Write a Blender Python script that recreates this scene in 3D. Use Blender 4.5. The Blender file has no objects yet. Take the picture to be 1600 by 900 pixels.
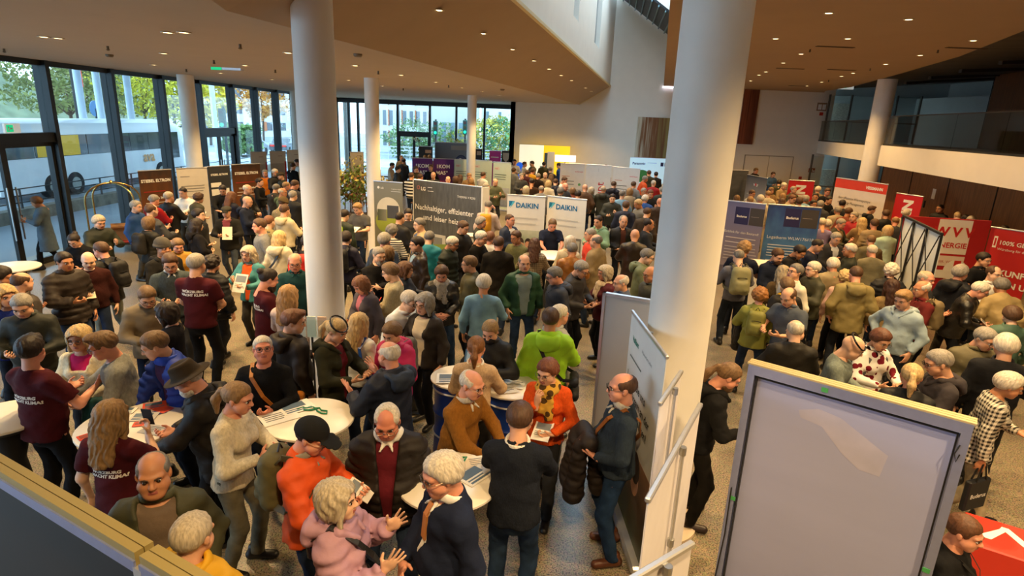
import bpy, math, random
import numpy as np
from mathutils import Vector, Matrix
from mathutils.bvhtree import BVHTree

random.seed(7)
SC = bpy.context.scene
COL = SC.collection

# ------------------------------------------------------------------ camera
FPX = 920.0                      # focal length in pixels of the 1600x900 frame
EYE = 3.8                        # eye height over the hall floor
PITCH = math.atan(262 / 920.0)
ROLL = math.atan(134 / 3232.0)
_c, _s = math.cos(ROLL), math.sin(ROLL)
_fw = np.array([0, math.cos(PITCH), -math.sin(PITCH)])
_up = np.array([0, math.sin(PITCH), math.cos(PITCH)])
_rt = np.array([1.0, 0, 0])
CAM_R = _c * _rt + _s * _up
CAM_U = -_s * _rt + _c * _up
cam_data = bpy.data.cameras.new('camera')
cam_data.sensor_width = 36.0
cam_data.lens = FPX / 1600 * 36
cam_data.clip_end = 600
cam = bpy.data.objects.new('camera', cam_data)
COL.objects.link(cam)
cam.matrix_world = Matrix(((CAM_R[0], CAM_U[0], -_fw[0], 0), (CAM_R[1], CAM_U[1], -_fw[1], 0),
						   (CAM_R[2], CAM_U[2], -_fw[2], EYE), (0, 0, 0, 1)))
SC.camera = cam

def ray(x, y):
	return (x - 800) / FPX * CAM_R - (y - 450) / FPX * CAM_U + _fw

def on_z(x, y, z):
	"""Point of the hall at height z seen at photograph pixel x, y."""
	d = ray(x, y)
	t = (z - EYE) / d[2]
	return np.array([0, 0, EYE]) + t * d

def on_y(x, y, Y):
	d = ray(x, y)
	return np.array([0, 0, EYE]) + Y / d[1] * d

def on_x(x, y, X):
	d = ray(x, y)
	return np.array([0, 0, EYE]) + X / d[0] * d

def depth_of(p):
	return float((np.asarray(p) - np.array([0, 0, EYE])) @ _fw)

# ------------------------------------------------------------------ light
SC.view_settings.view_transform = 'Standard'
SC.view_settings.look = 'None'
SC.view_settings.gamma = 1.0
SC.view_settings.use_curve_mapping = False
SC.view_settings.exposure = 0.15
world = bpy.data.worlds.new('overcast_sky')
SC.world = world
world.use_nodes = True
bg = world.node_tree.nodes['Background']
bg.inputs['Color'].default_value = (0.54, 0.78, 1.0, 1)
bg.inputs['Strength'].default_value = 5.0

def spot_light(loc, power, color=(1.0, 0.72, 0.42), angle=110, radius=0.06, blend=0.6, aim=None):
	ld = bpy.data.lights.new('downlight_beam', 'SPOT')
	ld.energy = power
	ld.color = color
	ld.spot_size = math.radians(angle)
	ld.spot_blend = blend
	ld.shadow_soft_size = radius
	o = bpy.data.objects.new('downlight_beam', ld)
	o.location = loc
	if aim is not None:
		o.rotation_euler = (Vector(aim) - Vector(loc)).to_track_quat('-Z', 'Y').to_euler()
	COL.objects.link(o)
	return o

# ------------------------------------------------------------------ helpers
def lin(c):
	"""sRGB 0-255 triple (or '#rrggbb') -> linear rgba."""
	if isinstance(c, str):
		c = c.lstrip('#')
		c = [int(c[i:i + 2], 16) for i in (0, 2, 4)]
	out = []
	for v in c[:3]:
		v = v / 255.0
		out.append(v / 12.92 if v <= 0.04045 else ((v + 0.055) / 1.055) ** 2.4)
	return (*out, 1.0)

MATS = {}

def mat(name, color=(200, 200, 200), rough=0.6, metal=0.0, noise=0.0, nscale=20.0, bump=0.0, bscale=200.0,
		emit=0.0, objcol=False, spec=0.5, stretch=None, alpha=1.0, trans=0.0, sheen=0.0):
	"""Procedural principled material, cached by name; objcol takes the object's own colour."""
	if name in MATS:
		return MATS[name]
	m = bpy.data.materials.new(name)
	m.use_nodes = True
	nt = m.node_tree
	b = nt.nodes['Principled BSDF']
	b.inputs['Roughness'].default_value = rough
	b.inputs['Metallic'].default_value = metal
	b.inputs['Specular IOR Level'].default_value = spec
	if trans:
		b.inputs['Transmission Weight'].default_value = trans
	if sheen:
		b.inputs['Sheen Weight'].default_value = sheen
	L = nt.links.new
	tc = nt.nodes.new('ShaderNodeTexCoord')
	vec = tc.outputs['Object']
	if stretch:
		mp = nt.nodes.new('ShaderNodeMapping')
		mp.inputs['Scale'].default_value = stretch
		L(vec, mp.inputs['Vector'])
		vec = mp.outputs['Vector']
	if objcol:
		oi = nt.nodes.new('ShaderNodeObjectInfo')
		src = oi.outputs['Color']
	else:
		rgb = nt.nodes.new('ShaderNodeRGB')
		rgb.outputs[0].default_value = lin(color)
		src = rgb.outputs[0]
	if noise:
		n = nt.nodes.new('ShaderNodeTexNoise')
		n.inputs['Scale'].default_value = nscale
		n.inputs['Detail'].default_value = 4
		L(vec, n.inputs['Vector'])
		mr = nt.nodes.new('ShaderNodeMapRange')
		mr.inputs['From Min'].default_value = 0.3
		mr.inputs['From Max'].default_value = 0.7
		mr.inputs['To Min'].default_value = 1 - noise
		mr.inputs['To Max'].default_value = 1 + noise
		L(n.outputs['Fac'], mr.inputs['Value'])
		mx = nt.nodes.new('ShaderNodeVectorMath')
		mx.operation = 'SCALE'
		L(src, mx.inputs[0])
		L(mr.outputs['Result'], mx.inputs['Scale'])
		src = mx.outputs['Vector']
	L(src, b.inputs['Base Color'])
	if bump:
		n2 = nt.nodes.new('ShaderNodeTexNoise')
		n2.inputs['Scale'].default_value = bscale
		n2.inputs['Detail'].default_value = 3
		L(vec, n2.inputs['Vector'])
		bp = nt.nodes.new('ShaderNodeBump')
		bp.inputs['Strength'].default_value = bump
		bp.inputs['Distance'].default_value = 0.01
		L(n2.outputs['Fac'], bp.inputs['Height'])
		L(bp.outputs['Normal'], b.inputs['Normal'])
	if emit:
		L(src, b.inputs['Emission Color'])
		b.inputs['Emission Strength'].default_value = emit
	if alpha < 1:
		b.inputs['Alpha'].default_value = alpha
	MATS[name] = m
	return m

def tag(o, label=None, cat=None, group=None, kind=None):
	if label:
		o['label'] = label
	if cat:
		o['category'] = cat
	if group:
		o['group'] = group
	if kind:
		o['kind'] = kind
	return o

def empty(name, loc=(0, 0, 0), rz=0.0, parent=None):
	o = bpy.data.objects.new(name, None)
	o.empty_display_size = 0.1
	o.location = loc
	o.rotation_euler = (0, 0, rz)
	o.parent = parent
	COL.objects.link(o)
	return o

def raw_mesh(name, verts, faces, smooth=False, fmat=None):
	"""Mesh from arrays; faces: (n,4) quad array or list."""
	me = bpy.data.meshes.new(name)
	if isinstance(faces, np.ndarray) and faces.ndim == 2:
		k = faces.shape[1]
		nf = len(faces)
		me.vertices.add(len(verts))
		me.vertices.foreach_set('co', np.asarray(verts, np.float32).ravel())
		me.loops.add(nf * k)
		me.loops.foreach_set('vertex_index', faces.astype(np.int32).ravel())
		me.polygons.add(nf)
		me.polygons.foreach_set('loop_start', np.arange(0, nf * k, k, dtype=np.int32))
		if fmat is not None:
			me.polygons.foreach_set('material_index', np.asarray(fmat, np.int32))
		me.update(calc_edges=True)
	else:
		me.from_pydata([tuple(map(float, v)) for v in verts], [], [tuple(map(int, f)) for f in faces])
		if fmat is not None:
			me.polygons.foreach_set('material_index', np.asarray(fmat, np.int32))
		me.update()
	if smooth:
		me.shade_smooth()
	return me

def link(name, me, material=None, parent=None, loc=None, rot=None, color=None):
	o = bpy.data.objects.new(name, me)
	if material is not None:
		ms = material if isinstance(material, (list, tuple)) else [material]
		if len(me.materials) == 0:
			for m in ms:
				me.materials.append(m)
	if loc is not None:
		o.location = loc
	if rot is not None:
		o.rotation_euler = rot
	if color is not None:
		o.color = color
	o.parent = parent
	COL.objects.link(o)
	return o

class MB:
	"""Collects boxes, bars, tubes and prisms into ONE mesh part."""

	def __init__(self):
		self.v = []
		self.f = []
		self.m = []
		self.cm = 0

	def add(self, vs, fs):
		b = len(self.v)
		self.v += [tuple(map(float, p)) for p in vs]
		self.f += [tuple(b + i for i in f) for f in fs]
		self.m += [self.cm] * len(fs)
		return self

	def box(self, lo, hi):
		x0, y0, z0 = lo
		x1, y1, z1 = hi
		return self.add([(x0, y0, z0), (x1, y0, z0), (x1, y1, z0), (x0, y1, z0), (x0, y0, z1), (x1, y0, z1), (x1, y1, z1), (x0, y1, z1)],
						[(3, 2, 1, 0), (4, 5, 6, 7), (0, 1, 5, 4), (1, 2, 6, 5), (2, 3, 7, 6), (3, 0, 4, 7)])

	def bbox(self, lo, hi, b=0.01):
		"""box with chamfered vertical and top edges"""
		x0, y0, z0 = lo
		x1, y1, z1 = hi
		b = min(b, (x1 - x0) * .45, (y1 - y0) * .45, (z1 - z0) * .45)

		def ring(z, i):
			return [(x0 + b + i - b, y0 + b, z), (x0 + b, y0 + i, z), (x1 - b, y0 + i, z), (x1 - i, y0 + b, z),
					(x1 - i, y1 - b, z), (x1 - b, y1 - i, z), (x0 + b, y1 - i, z), (x0 + i, y1 - b, z)]
		r = [ring(z0, b), ring(z0 + b, 0), ring(z1 - b, 0), ring(z1, b)]
		vs = sum(r, [])
		fs = [tuple(reversed(range(8))), tuple(range(24, 32))]
		for k in range(3):
			for j in range(8):
				a = k * 8 + j
				c = k * 8 + (j + 1) % 8
				fs.append((a, c, c + 8, a + 8))
		return self.add(vs, fs)

	def bar(self, a, b, w, d=None, up=(0, 0, 1)):
		"""rectangular bar from a to b, w wide, d deep"""
		d = w if d is None else d
		a = Vector(a)
		b = Vector(b)
		t = (b - a).normalized()
		u = Vector(up)
		if abs(t.dot(u)) > 0.98:
			u = Vector((0, 1, 0)) if abs(t.y) < .9 else Vector((1, 0, 0))
		s = t.cross(u).normalized()
		u = s.cross(t)
		vs = []
		for p in (a, b):
			for i, j in ((-1, -1), (1, -1), (1, 1), (-1, 1)):
				vs.append(p + s * (i * w / 2) + u * (j * d / 2))
		return self.add(vs, [(3, 2, 1, 0), (4, 5, 6, 7), (0, 1, 5, 4), (1, 2, 6, 5), (2, 3, 7, 6), (3, 0, 4, 7)])

	def tube(self, pts, r, seg=10, cap=True):
		pts = [Vector(p) for p in pts]
		n = len(pts)
		rs = r if isinstance(r, (list, tuple)) else [r] * n
		vs = []
		fs = []
		prev = None
		for i, p in enumerate(pts):
			t = (pts[min(i + 1, n - 1)] - pts[max(i - 1, 0)]).normalized()
			if prev is None:
				u = Vector((0, 0, 1)) if abs(t.z) < .9 else Vector((1, 0, 0))
			else:
				u = prev
			s = t.cross(u).normalized()
			u = s.cross(t).normalized()
			prev = u
			for k in range(seg):
				a = 2 * math.pi * k / seg
				vs.append(p + (s * math.cos(a) + u * math.sin(a)) * rs[i])
		for i in range(n - 1):
			for k in range(seg):
				a = i * seg + k
				c = i * seg + (k + 1) % seg
				fs.append((a, c, c + seg, a + seg))
		if cap:
			fs.append(tuple(reversed(range(seg))))
			fs.append(tuple((n - 1) * seg + k for k in range(seg)))
		return self.add(vs, fs)

	def lathe(self, prof, seg=24, center=(0, 0, 0)):
		"""profile of (radius, z) turned round the vertical axis"""
		cx, cy, cz = center
		vs = []
		fs = []
		n = len(prof)
		for (r, z) in prof:
			for k in range(seg):
				a = 2 * math.pi * k / seg
				vs.append((cx + r * math.cos(a), cy + r * math.sin(a), cz + z))
		for i in range(n - 1):
			for k in range(seg):
				a = i * seg + k
				c = i * seg + (k + 1) % seg
				fs.append((a, c, c + seg, a + seg))
		fs.append(tuple(reversed(range(seg))))
		fs.append(tuple((n - 1) * seg + k for k in range(seg)))
		return self.add(vs, fs)

	def prism(self, poly, z0, z1):
		"""vertical prism over a plan polygon"""
		n = len(poly)
		vs = [(p[0], p[1], z0) for p in poly] + [(p[0], p[1], z1) for p in poly]
		fs = [tuple(reversed(range(n))), tuple(range(n, 2 * n))]
		for i in range(n):
			j = (i + 1) % n
			fs.append((i, j, j + n, i + n))
		return self.add(vs, fs)

	def slab(self, pts, t, nrm=None):
		"""3D polygon with thickness t along its normal"""
		P = [Vector(p) for p in pts]
		if nrm is None:
			nrm = (P[1] - P[0]).cross(P[2] - P[0]).normalized()
		nrm = Vector(nrm)
		n = len(P)
		vs = P + [p + nrm * t for p in P]
		fs = [tuple(reversed(range(n))), tuple(range(n, 2 * n))]
		for i in range(n):
			j = (i + 1) % n
			fs.append((i, j, j + n, i + n))
		return self.add(vs, fs)

	def build(self, name, material, parent=None, smooth=False, loc=None, rot=None, color=None):
		me = raw_mesh(name, self.v, self.f, False, self.m if any(self.m) else None)
		if smooth:
			me.shade_smooth()
			try:
				me.set_sharp_from_angle(angle=math.radians(40))
			except Exception:
				pass
		return link(name, me, material, parent, loc, rot, color)

def rot2(p, a):
	c, s = math.cos(a), math.sin(a)
	return (p[0] * c - p[1] * s, p[0] * s + p[1] * c)

_fonts = {}

def text_mesh(body, size=0.1, bold=False, align='LEFT', extrude=0.0, spacing=1.0, weight=0.0):
	cu = bpy.data.curves.new('lettering', 'FONT')
	cu.body = body
	cu.size = size
	cu.align_x = align
	cu.extrude = extrude
	cu.offset = weight
	cu.space_character = spacing
	cu.resolution_u = 2
	o = bpy.data.objects.new('lettering', cu)
	COL.objects.link(o)
	me = bpy.data.meshes.new_from_object(o)
	bpy.data.objects.remove(o)
	bpy.data.curves.remove(cu)
	return me
# ================================================================== the hall
ZC = 4.72            # flat ceiling on the facade side
ZE = 5.67            # upper edge of the sloping soffit
ZR = 5.80            # ceiling over the far aisle
XL = -11.4           # glass facade
YF = 38.0            # far glass facade
YW = 32.0            # white end wall
YB = -4.0            # hall goes on behind the viewer

def special_materials():
	# speckled terrazzo
	m = mat('terrazzo', (168, 152, 122), rough=.34, spec=.45)
	nt = m.node_tree
	L = nt.links.new
	b = nt.nodes['Principled BSDF']
	tc = [n for n in nt.nodes if n.type == 'TEX_COORD'][0]
	v = nt.nodes.new('ShaderNodeTexVoronoi')
	v.inputs['Scale'].default_value = 46
	n = nt.nodes.new('ShaderNodeTexNoise')
	n.inputs['Scale'].default_value = 1.1
	n2 = nt.nodes.new('ShaderNodeTexNoise')
	n2.inputs['Scale'].default_value = 70
	n2.inputs['Detail'].default_value = 6
	for k in (v, n, n2):
		L(tc.outputs['Object'], k.inputs['Vector'])
	cr = nt.nodes.new('ShaderNodeValToRGB')
	e = cr.color_ramp.elements
	e[0].position = .0
	e[0].color = lin((52, 45, 34))
	e[1].position = 1.0
	e[1].color = lin((206, 186, 140))
	for p, c in ((.38, (62, 54, 42)), (.46, (138, 120, 86)), (.62, (168, 148, 108))):
		k = e.new(p)
		k.color = lin(c)
	L(n2.outputs['Fac'], cr.inputs['Fac'])
	mx = nt.nodes.new('ShaderNodeMix')
	mx.data_type = 'RGBA'
	mx.blend_type = 'MULTIPLY'
	mx.inputs[0].default_value = .3
	L(cr.outputs['Color'], mx.inputs[6])
	L(v.outputs['Color'], mx.inputs[7])
	hs = nt.nodes.new('ShaderNodeHueSaturation')
	hs.inputs['Saturation'].default_value = .75
	hs.inputs['Value'].default_value = .95
	L(mx.outputs[2], hs.inputs['Color'])
	L(hs.outputs['Color'], b.inputs['Base Color'])
	# window glass
	m = bpy.data.materials.new('window_glass')
	m.use_nodes = True
	nt = m.node_tree
	nt.nodes.remove(nt.nodes['Principled BSDF'])
	out = nt.nodes['Material Output']
	t = nt.nodes.new('ShaderNodeBsdfTransparent')
	t.inputs[0].default_value = (.90, .95, .95, 1)
	g = nt.nodes.new('ShaderNodeBsdfGlossy')
	g.inputs['Roughness'].default_value = .02
	lw = nt.nodes.new('ShaderNodeLayerWeight')
	lw.inputs['Blend'].default_value = .5
	pw = nt.nodes.new('ShaderNodeMath')
	pw.operation = 'POWER'
	pw.inputs[1].default_value = 4.0
	fr = nt.nodes.new('ShaderNodeMath')
	fr.operation = 'MULTIPLY_ADD'
	fr.inputs[1].default_value = .35
	fr.inputs[2].default_value = .03
	nt.links.new(lw.outputs['Facing'], pw.inputs[0])
	nt.links.new(pw.outputs[0], fr.inputs[0])
	ms = nt.nodes.new('ShaderNodeMixShader')
	nt.links.new(fr.outputs[0], ms.inputs[0])
	nt.links.new(t.outputs[0], ms.inputs[1])
	nt.links.new(g.outputs[0], ms.inputs[2])
	nt.links.new(ms.outputs[0], out.inputs['Surface'])
	MATS['glass'] = m
	# smoked glass of the gallery rail
	m2 = m.copy()
	m2.name = 'tinted_glass'
	[n for n in m2.node_tree.nodes if n.type == 'BSDF_TRANSPARENT'][0].inputs[0].default_value = (.72, .72, .68, 1)
	MATS['glass_dark'] = m2
	# dark veneer
	w = mat('dark_veneer', (104, 62, 34), rough=.45, noise=.3, nscale=3.0, stretch=(6, 6, .5))
	mat('veneer_canvas', (150, 92, 52), rough=.6, noise=.55, nscale=2.2, stretch=(5, 5, .35))
	mat('pale_canvas', (205, 190, 165), rough=.7, noise=.35, nscale=2.5, stretch=(5, 5, .3))

special_materials()
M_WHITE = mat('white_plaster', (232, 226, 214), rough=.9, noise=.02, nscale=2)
M_CEIL = mat('ceiling_plaster', (188, 168, 140), rough=.95, noise=.02, nscale=1.5)  # white plaster toned down; the dim light is put into this colour
M_SOFFIT = mat('soffit_plaster', (180, 156, 130), rough=.95, noise=.02, nscale=1.5)  # same dimness toned into the soffit colour
M_COLUMN = mat('painted_column', (236, 232, 224), rough=.55, noise=.03, nscale=3, bump=.03, bscale=8)
M_FRAME = mat('anthracite_metal', (36, 38, 40), rough=.45, metal=.3, noise=.06, nscale=5)
M_STEEL = mat('brushed_steel', (180, 180, 178), rough=.32, metal=.9, noise=.06, nscale=30)
M_ALU = mat('aluminium_profile', (205, 206, 210), rough=.35, metal=.75, noise=.04, nscale=20)
M_BLACK = mat('black_plastic', (22, 22, 23), rough=.5, noise=.1, nscale=12)
M_PAPERWHITE = mat('white_print', (240, 240, 238), rough=.6, noise=.01, nscale=8)

def struct(o, label=None):
	o['kind'] = 'structure'
	if label:
		o['label'] = label
	return o

# floor
mb = MB()
mb.box((-12.2, YB - 1, -.15), (24, 40, 0))
struct(mb.build('floor', MATS['terrazzo']), 'speckled grey beige terrazzo floor of the hall')

# flat ceiling, creased panels and the sloping soffit up to the void
cA = [on_z(x, y, ZC) for x, y in ((354, 17), (460, 45), (540, 66), (680, 104), (762, 125))]
cEnd = np.array([3.06, YW, ZC])
crease = [tuple(p) for p in cA] + [tuple(cEnd)]
e0 = np.array([4.6, YW, ZE])
e1 = on_z(868, 60, ZE)
e2 = on_z(805, 4, ZE)
edir = (e2 - e1) / np.linalg.norm(e2 - e1)
e3 = e2 + edir * 4.5
q0 = on_z(0, 34, ZC)
mb = MB()
poly = [(XL - .3, q0[1] + 1.9, ZC), (q0[0], q0[1], ZC)] + [crease[0]] + crease[1:] + [(-.3, YW, ZC), (-.3, YF + .3, ZC), (XL - .3, YF + .3, ZC)]
mb.slab(poly, .25, (0, 0, 1))
struct(mb.build('ceiling_aisle', M_CEIL), 'flat dim-toned ceiling along the window facade')
mb = MB()
c0 = np.array(crease[0])
mb.slab([crease[5], crease[4], tuple(e1), tuple(e0)], .2, (0, 0, 1))
mb.slab([crease[4], crease[3], crease[2], crease[1], tuple(e2), tuple(e1)], .2, (0, 0, 1))
near_c = np.array([-2.0, 1.5, ZC + .15])
mb.slab([crease[1], crease[0], tuple(near_c), tuple(e3), tuple(e2)], .2, (0, 0, 1))
struct(mb.build('ceiling_soffit', M_SOFFIT), 'sloping dim-toned soffit that rises to the open void')
mb = MB()
mb.slab([tuple(near_c), crease[0], tuple(q0), (XL - .3, q0[1] + 1.9, ZC), (XL - .3, 1.5, ZC + .05)], .2, (0, 0, 1))
struct(mb.build('ceiling_near', M_CEIL), 'dim-toned ceiling panel over the entrance side')

# wall that rises from the soffit edge, with two slot windows
up = np.array([0, 0, 7.0])
wall_mb = MB()

def wall_with_slots(a, b, z0, z1, slots, t=.25):
	"""vertical wall from a to b (plan), slots = (s0, s1, zlo, zhi) along it"""
	a = np.array(a[:2], float)
	b = np.array(b[:2], float)
	L_ = np.linalg.norm(b - a)
	d = (b - a) / L_
	n = np.array([-d[1], d[0]])
	mb = MB()

	def blk(s0, s1, zl, zh):
		p = [a + d * s0, a + d * s1, a + d * s1 + n * t, a + d * s0 + n * t]
		mb.prism([tuple(x) for x in p], zl, zh)
	s = 0
	for s0, s1, zl, zh in sorted(slots):
		blk(s, s0, z0, z1)
		blk(s0, s1, z0, zl)
		blk(s0, s1, zh, z1)
		s = s1
	blk(s, L_, z0, z1)
	return mb

def slot(pxa, pxb, pyb):
	"""slot window position along the soffit edge line from the picture"""
	out = []
	d = edir
	for px in (pxa, pxb):
		r = ray(px, pyb)
		# intersect the ray with the vertical plane through e0..e1
		A = np.array([[r[0], -d[0]], [r[1], -d[1]]])
		t, s = np.linalg.solve(A, np.array([e0[0], e0[1]]))
		out.append((s, EYE + t * r[2]))
	return out

sl = []
for a, b, y in ((897, 905, 24), (929, 937, 66)):
	o = slot(a, b, y)
	s0, s1 = sorted((o[0][0], o[1][0]))
	sl.append((s0, s1, min(o[0][1], o[1][1]), 10.0))
w = wall_with_slots(e0, e3, ZE, 10.2, sl, -.25)
wl = struct(w.build('wall_void', M_WHITE), 'tall white wall rising from the edge of the soffit')
for (s0, s1, zl, zh) in sl:
	mb = MB()
	n = np.array([-edir[1], edir[0]])
	for s in (s0, s1):
		pass
	p0 = e0[:2] + edir[:2] * s0 - n * .18
	p1 = e0[:2] + edir[:2] * s1 - n * .18
	mb.bar((p0[0], p0[1], (zl + zh) / 2), (p1[0], p1[1], (zl + zh) / 2), .03, zh - zl)
	mb.build('pane', mat('slot_pane', (40, 70, 86), rough=.1), wl)
# thin light edge profile along the soffit rim
mb = MB()
mb.bar(e0 + np.array([0, 0, .02]), e3 + np.array([0, 0, .02]), .12, .06)
mb.bar(e0 + np.array([0, 0, .02]), cEnd + np.array([0, 0, -.02]) + np.array([0, -.1, 0]), .05, .05)
struct(mb.build('trim_1', mat('soffit_rim', (222, 205, 160), rough=.6)), 'narrow pale rim along the soffit edge')

# end wall
door_px = [on_y(x, 243, YW) for x in (1165, 1239)]
mb = MB()
mb.box((-.45, YW, 0), (16.2, YW + .3, 10.2))
struct(mb.build('wall_end', M_WHITE), 'white end wall of the hall')
mb = MB()
mb.box((-.45, YW, 0), (-.2, YF + .3, ZC))
struct(mb.build('wall_return', M_WHITE), 'short white wall beside the far windows')

# ceiling over the right aisle with its pale fascia
r0 = np.array([7.35, YW, ZR])
r1 = on_z(1047, 2, ZR)
rd = (r1 - r0) / np.linalg.norm(r1 - r0)
r2 = r1 + rd * 7
R_edge = [on_z(x, y, ZR) for x, y in ((1290, 142), (1330, 136), (1400, 117), (1500, 88), (1600, 48))]
mb = MB()
mb.slab([tuple(r0), tuple(r2), (R_edge[-1][0] - 1.2, r2[1], ZR), tuple(R_edge[-1] + (R_edge[-1] - R_edge[-2]) * .8)] + [tuple(p) for p in R_edge[::-1]] + [(15.6, YW, ZR)], .3, (0, 0, 1))
struct(mb.build('ceiling_far_aisle', mat('warm_ceiling', (172, 142, 108), rough=.95, noise=.02, nscale=1.5)), 'dim-toned ceiling over the aisle beside the gallery')  # dim warm light is mixed into this ceiling colour
mb = MB()
_o = np.array([.18, 0, .3])
mb.slab([tuple(r0 + _o), tuple(r2 + _o), tuple(r2 + _o + np.array([0, 0, 4.1])), tuple(r0 + _o + np.array([0, 0, 4.1]))], .12, (1, 0, 0))
struct(mb.build('wall_void_aisle', mat('void_panel', (196, 160, 122), rough=.9, noise=.03, nscale=2)), 'beige wall of the void over the aisle')
mb = MB()
mb.box((7.3, YW - .12, ZR - .09), (8.3, YW - .02, ZR - .02))
o = mb.build('light_strip', mat('led_strip', (235, 232, 255), emit=2.5))
tag(o, 'short white light strip where aisle ceiling meets end wall', 'lamp')

# dark slatted roof of the void
p_a = on_y(975, 0, YW - .05)
p_b = on_y(1042, 53, YW - .05)
dirr = (p_b - p_a) / np.linalg.norm(p_b - p_a)
A0 = p_a - dirr * .2
B0 = p_b + dirr * .4
toward = np.array([-.16, -1, .0]) * 4.6
mb = MB()
mb.slab([tuple(A0), tuple(B0), tuple(B0 + toward), tuple(A0 + toward)], .1, (0, 0, 1))
ro = struct(mb.build('roof_void', mat('roof_dark', (22, 36, 48), rough=.4)), 'dark slatted roof light over the void')
for k in range(9):
	t = k / 9 + .05
	p = A0 + (B0 - A0) * t
	mb = MB()
	mb.bar(p + np.array([0, 0, -.05]), p + toward + np.array([0, 0, -.05]), .05, .08)
	mb.build('slat', mat('roof_slat', (110, 140, 150), rough=.4, metal=.4), ro)

# unseen wall and ceiling added behind the viewer to block sky light
mb = MB()
mb.box((XL - .3, YB - .3, 0), (24.2, YB, 7.4))
struct(mb.build('wall_rear_added', MATS['dark_veneer']), 'unseen dark wall added behind the viewer to block sky light')
mb = MB()
mb.box((XL - .3, YB, ZR + .05), (24.2, 1.6, ZR + .3))
struct(mb.build('ceiling_rear_added', M_CEIL), 'unseen ceiling added over the viewer to block sky light')

mb = MB()  # unseen roof slabs and end wall, added to shut out sky light
mb.box((-6, 1.4, 10.2), (14, 9, 10.4))
mb.box((-6, 1.4, ZR), (14, 1.6, 10.2))
mb.box((9.0, YB, 7.2), (24.4, YW + 3.4, 7.4))
struct(mb.build('roof_near_added', M_WHITE), 'unseen white roof added over the near void to block sky light')
mb = MB()  # unseen walls added beside the near void to keep sky light off the columns
mb.prism([(e3[0], e3[1]), (-2.4, 1.6), (-2.6, 1.6), (e3[0] - .2, e3[1])], ZE + .3, 10.2)
mb.prism([(r2[0], r2[1]), (r2[0] - .5, 1.5), (r2[0] - .3, 1.5), (r2[0] + .2, r2[1])], ZR, 10.2)
struct(mb.build('wall_void_near_added', M_WHITE), 'unseen white walls added at the near end of the void to block sky light')

# columns
COLS = [((1.53, 5.08), .275, ZR + 1.5, 1), ((on_y(500, 280, 6.95)[0], 6.95), .222, ZC + .45, 1)]
for px, py in ((289, 117), (580, 122), (738, 149), (459, 142), (540, 153)):
	p = on_z(px, py, ZC)
	COLS.append(((p[0], p[1]), .19 if px != 289 else .235, ZC, 0))
_p = on_y(1372, 200, 23.2)
COLS.append(((_p[0], _p[1]), .33, ZR, 0))
for i, ((cx, cy), r, top, b) in enumerate(COLS):
	mb = MB()
	mb.lathe([(r, 0), (r, top)], 40, (cx, cy, 0))
	nm = ['near column with base ring', 'column by the brochure holders', 'column in the facade', 'column behind the plant screen', 'column by the far stands',
		  'facade column by the stands', 'column in the far corner', 'column in front of the gallery'][i]
	o = struct(mb.build('column', M_COLUMN, smooth=True), 'round white painted ' + nm)
	if i == 0:
		mb = MB()
		mb.lathe([(.40, 0), (.40, .03), (.37, .045), (r + .01, .05)], 40, (cx, cy, 0))
		mb.build('base_ring', mat('base_ring', (226, 205, 178), rough=.6), o, smooth=True)

# ------------------------------------------------------------------ glass facade
def facade(name, label, ax, fixed, stops, z1, door_bays=(), zdoor=2.95, depth=.32, sign=1):
	"""curtain wall along Y (ax='y', x=fixed) or X (ax='x', y=fixed)"""
	root = empty(name, (0, 0, 0))
	struct(root, label)

	def B(s0, s1, d0, d1, z0, z1_):
		lo, hi = ((fixed + d0, s0, z0), (fixed + d1, s1, z1_)) if ax == 'y' else ((s0, fixed + d0, z0), (s1, fixed + d1, z1_))
		return tuple(min(a, b) for a, b in zip(lo, hi)), tuple(max(a, b) for a, b in zip(lo, hi))
	S0, S1 = min(stops), max(stops)
	mb = MB()
	mb.box(*B(S0, S1, -.1, .06, z1 - .12, z1 + (.14 if ax == 'x' else 0)))
	mb.build('head_rail', M_FRAME, root)
	mb = MB()
	mb.box(*B(S0, S1, -.1, .06, 0, .06))
	mb.build('sill_rail', M_FRAME, root)
	st = sorted(stops)
	for s in st:
		mb = MB()
		mb.box(*B(s - .065, s + .065, -depth * .5 if ax == 'y' else -.12, depth * .5 if ax == 'y' else .12, 0, z1))
		mb.build('mullion', M_FRAME, root)
	for i in range(len(st) - 1):
		a, b = st[i] + .065, st[i + 1] - .065
		if i in door_bays:
			mb = MB()
			mb.box(*B(a, b, -.12, .12, zdoor - .1, zdoor + .12))
			mb.build('transom', M_FRAME, root)
			mb = MB()
			mb.box(*B(a, b, -.012, .012, zdoor + .12, z1 - .12))
			mb.build('pane', MATS['glass'], root)
			mid = (a + b) / 2
			for (p, q) in ((a, mid), (mid, b)):
				mb = MB()
				mb.box(*B(p, p + .08, -.04, .04, .01, zdoor - .1))
				mb.box(*B(q - .08, q, -.04, .04, .01, zdoor - .1))
				mb.box(*B(p + .08, q - .08, -.04, .04, .01, .14))
				mb.box(*B(p + .08, q - .08, -.04, .04, zdoor - .2, zdoor - .1))
				d = mb.build('door_leaf', M_FRAME, root)
				mb = MB()
				mb.box(*B(p + .08, q - .08, -.008, .008, .14, zdoor - .2))
				mb.build('pane', MATS['glass'], d)
				mb = MB()
				hx = (q - .12) if p == a else (p + .12)
				lo, hi = B(hx - .012, hx + .012, .06, .085, .7, 1.9)
				mb.box(lo, hi)
				mb.build('handle', M_STEEL, d)
		else:
			mb = MB()
			mb.box(*B(a, b, -.012, .012, .06, z1 - .12))
			mb.build('pane', MATS['glass'], root)
	return root

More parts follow.
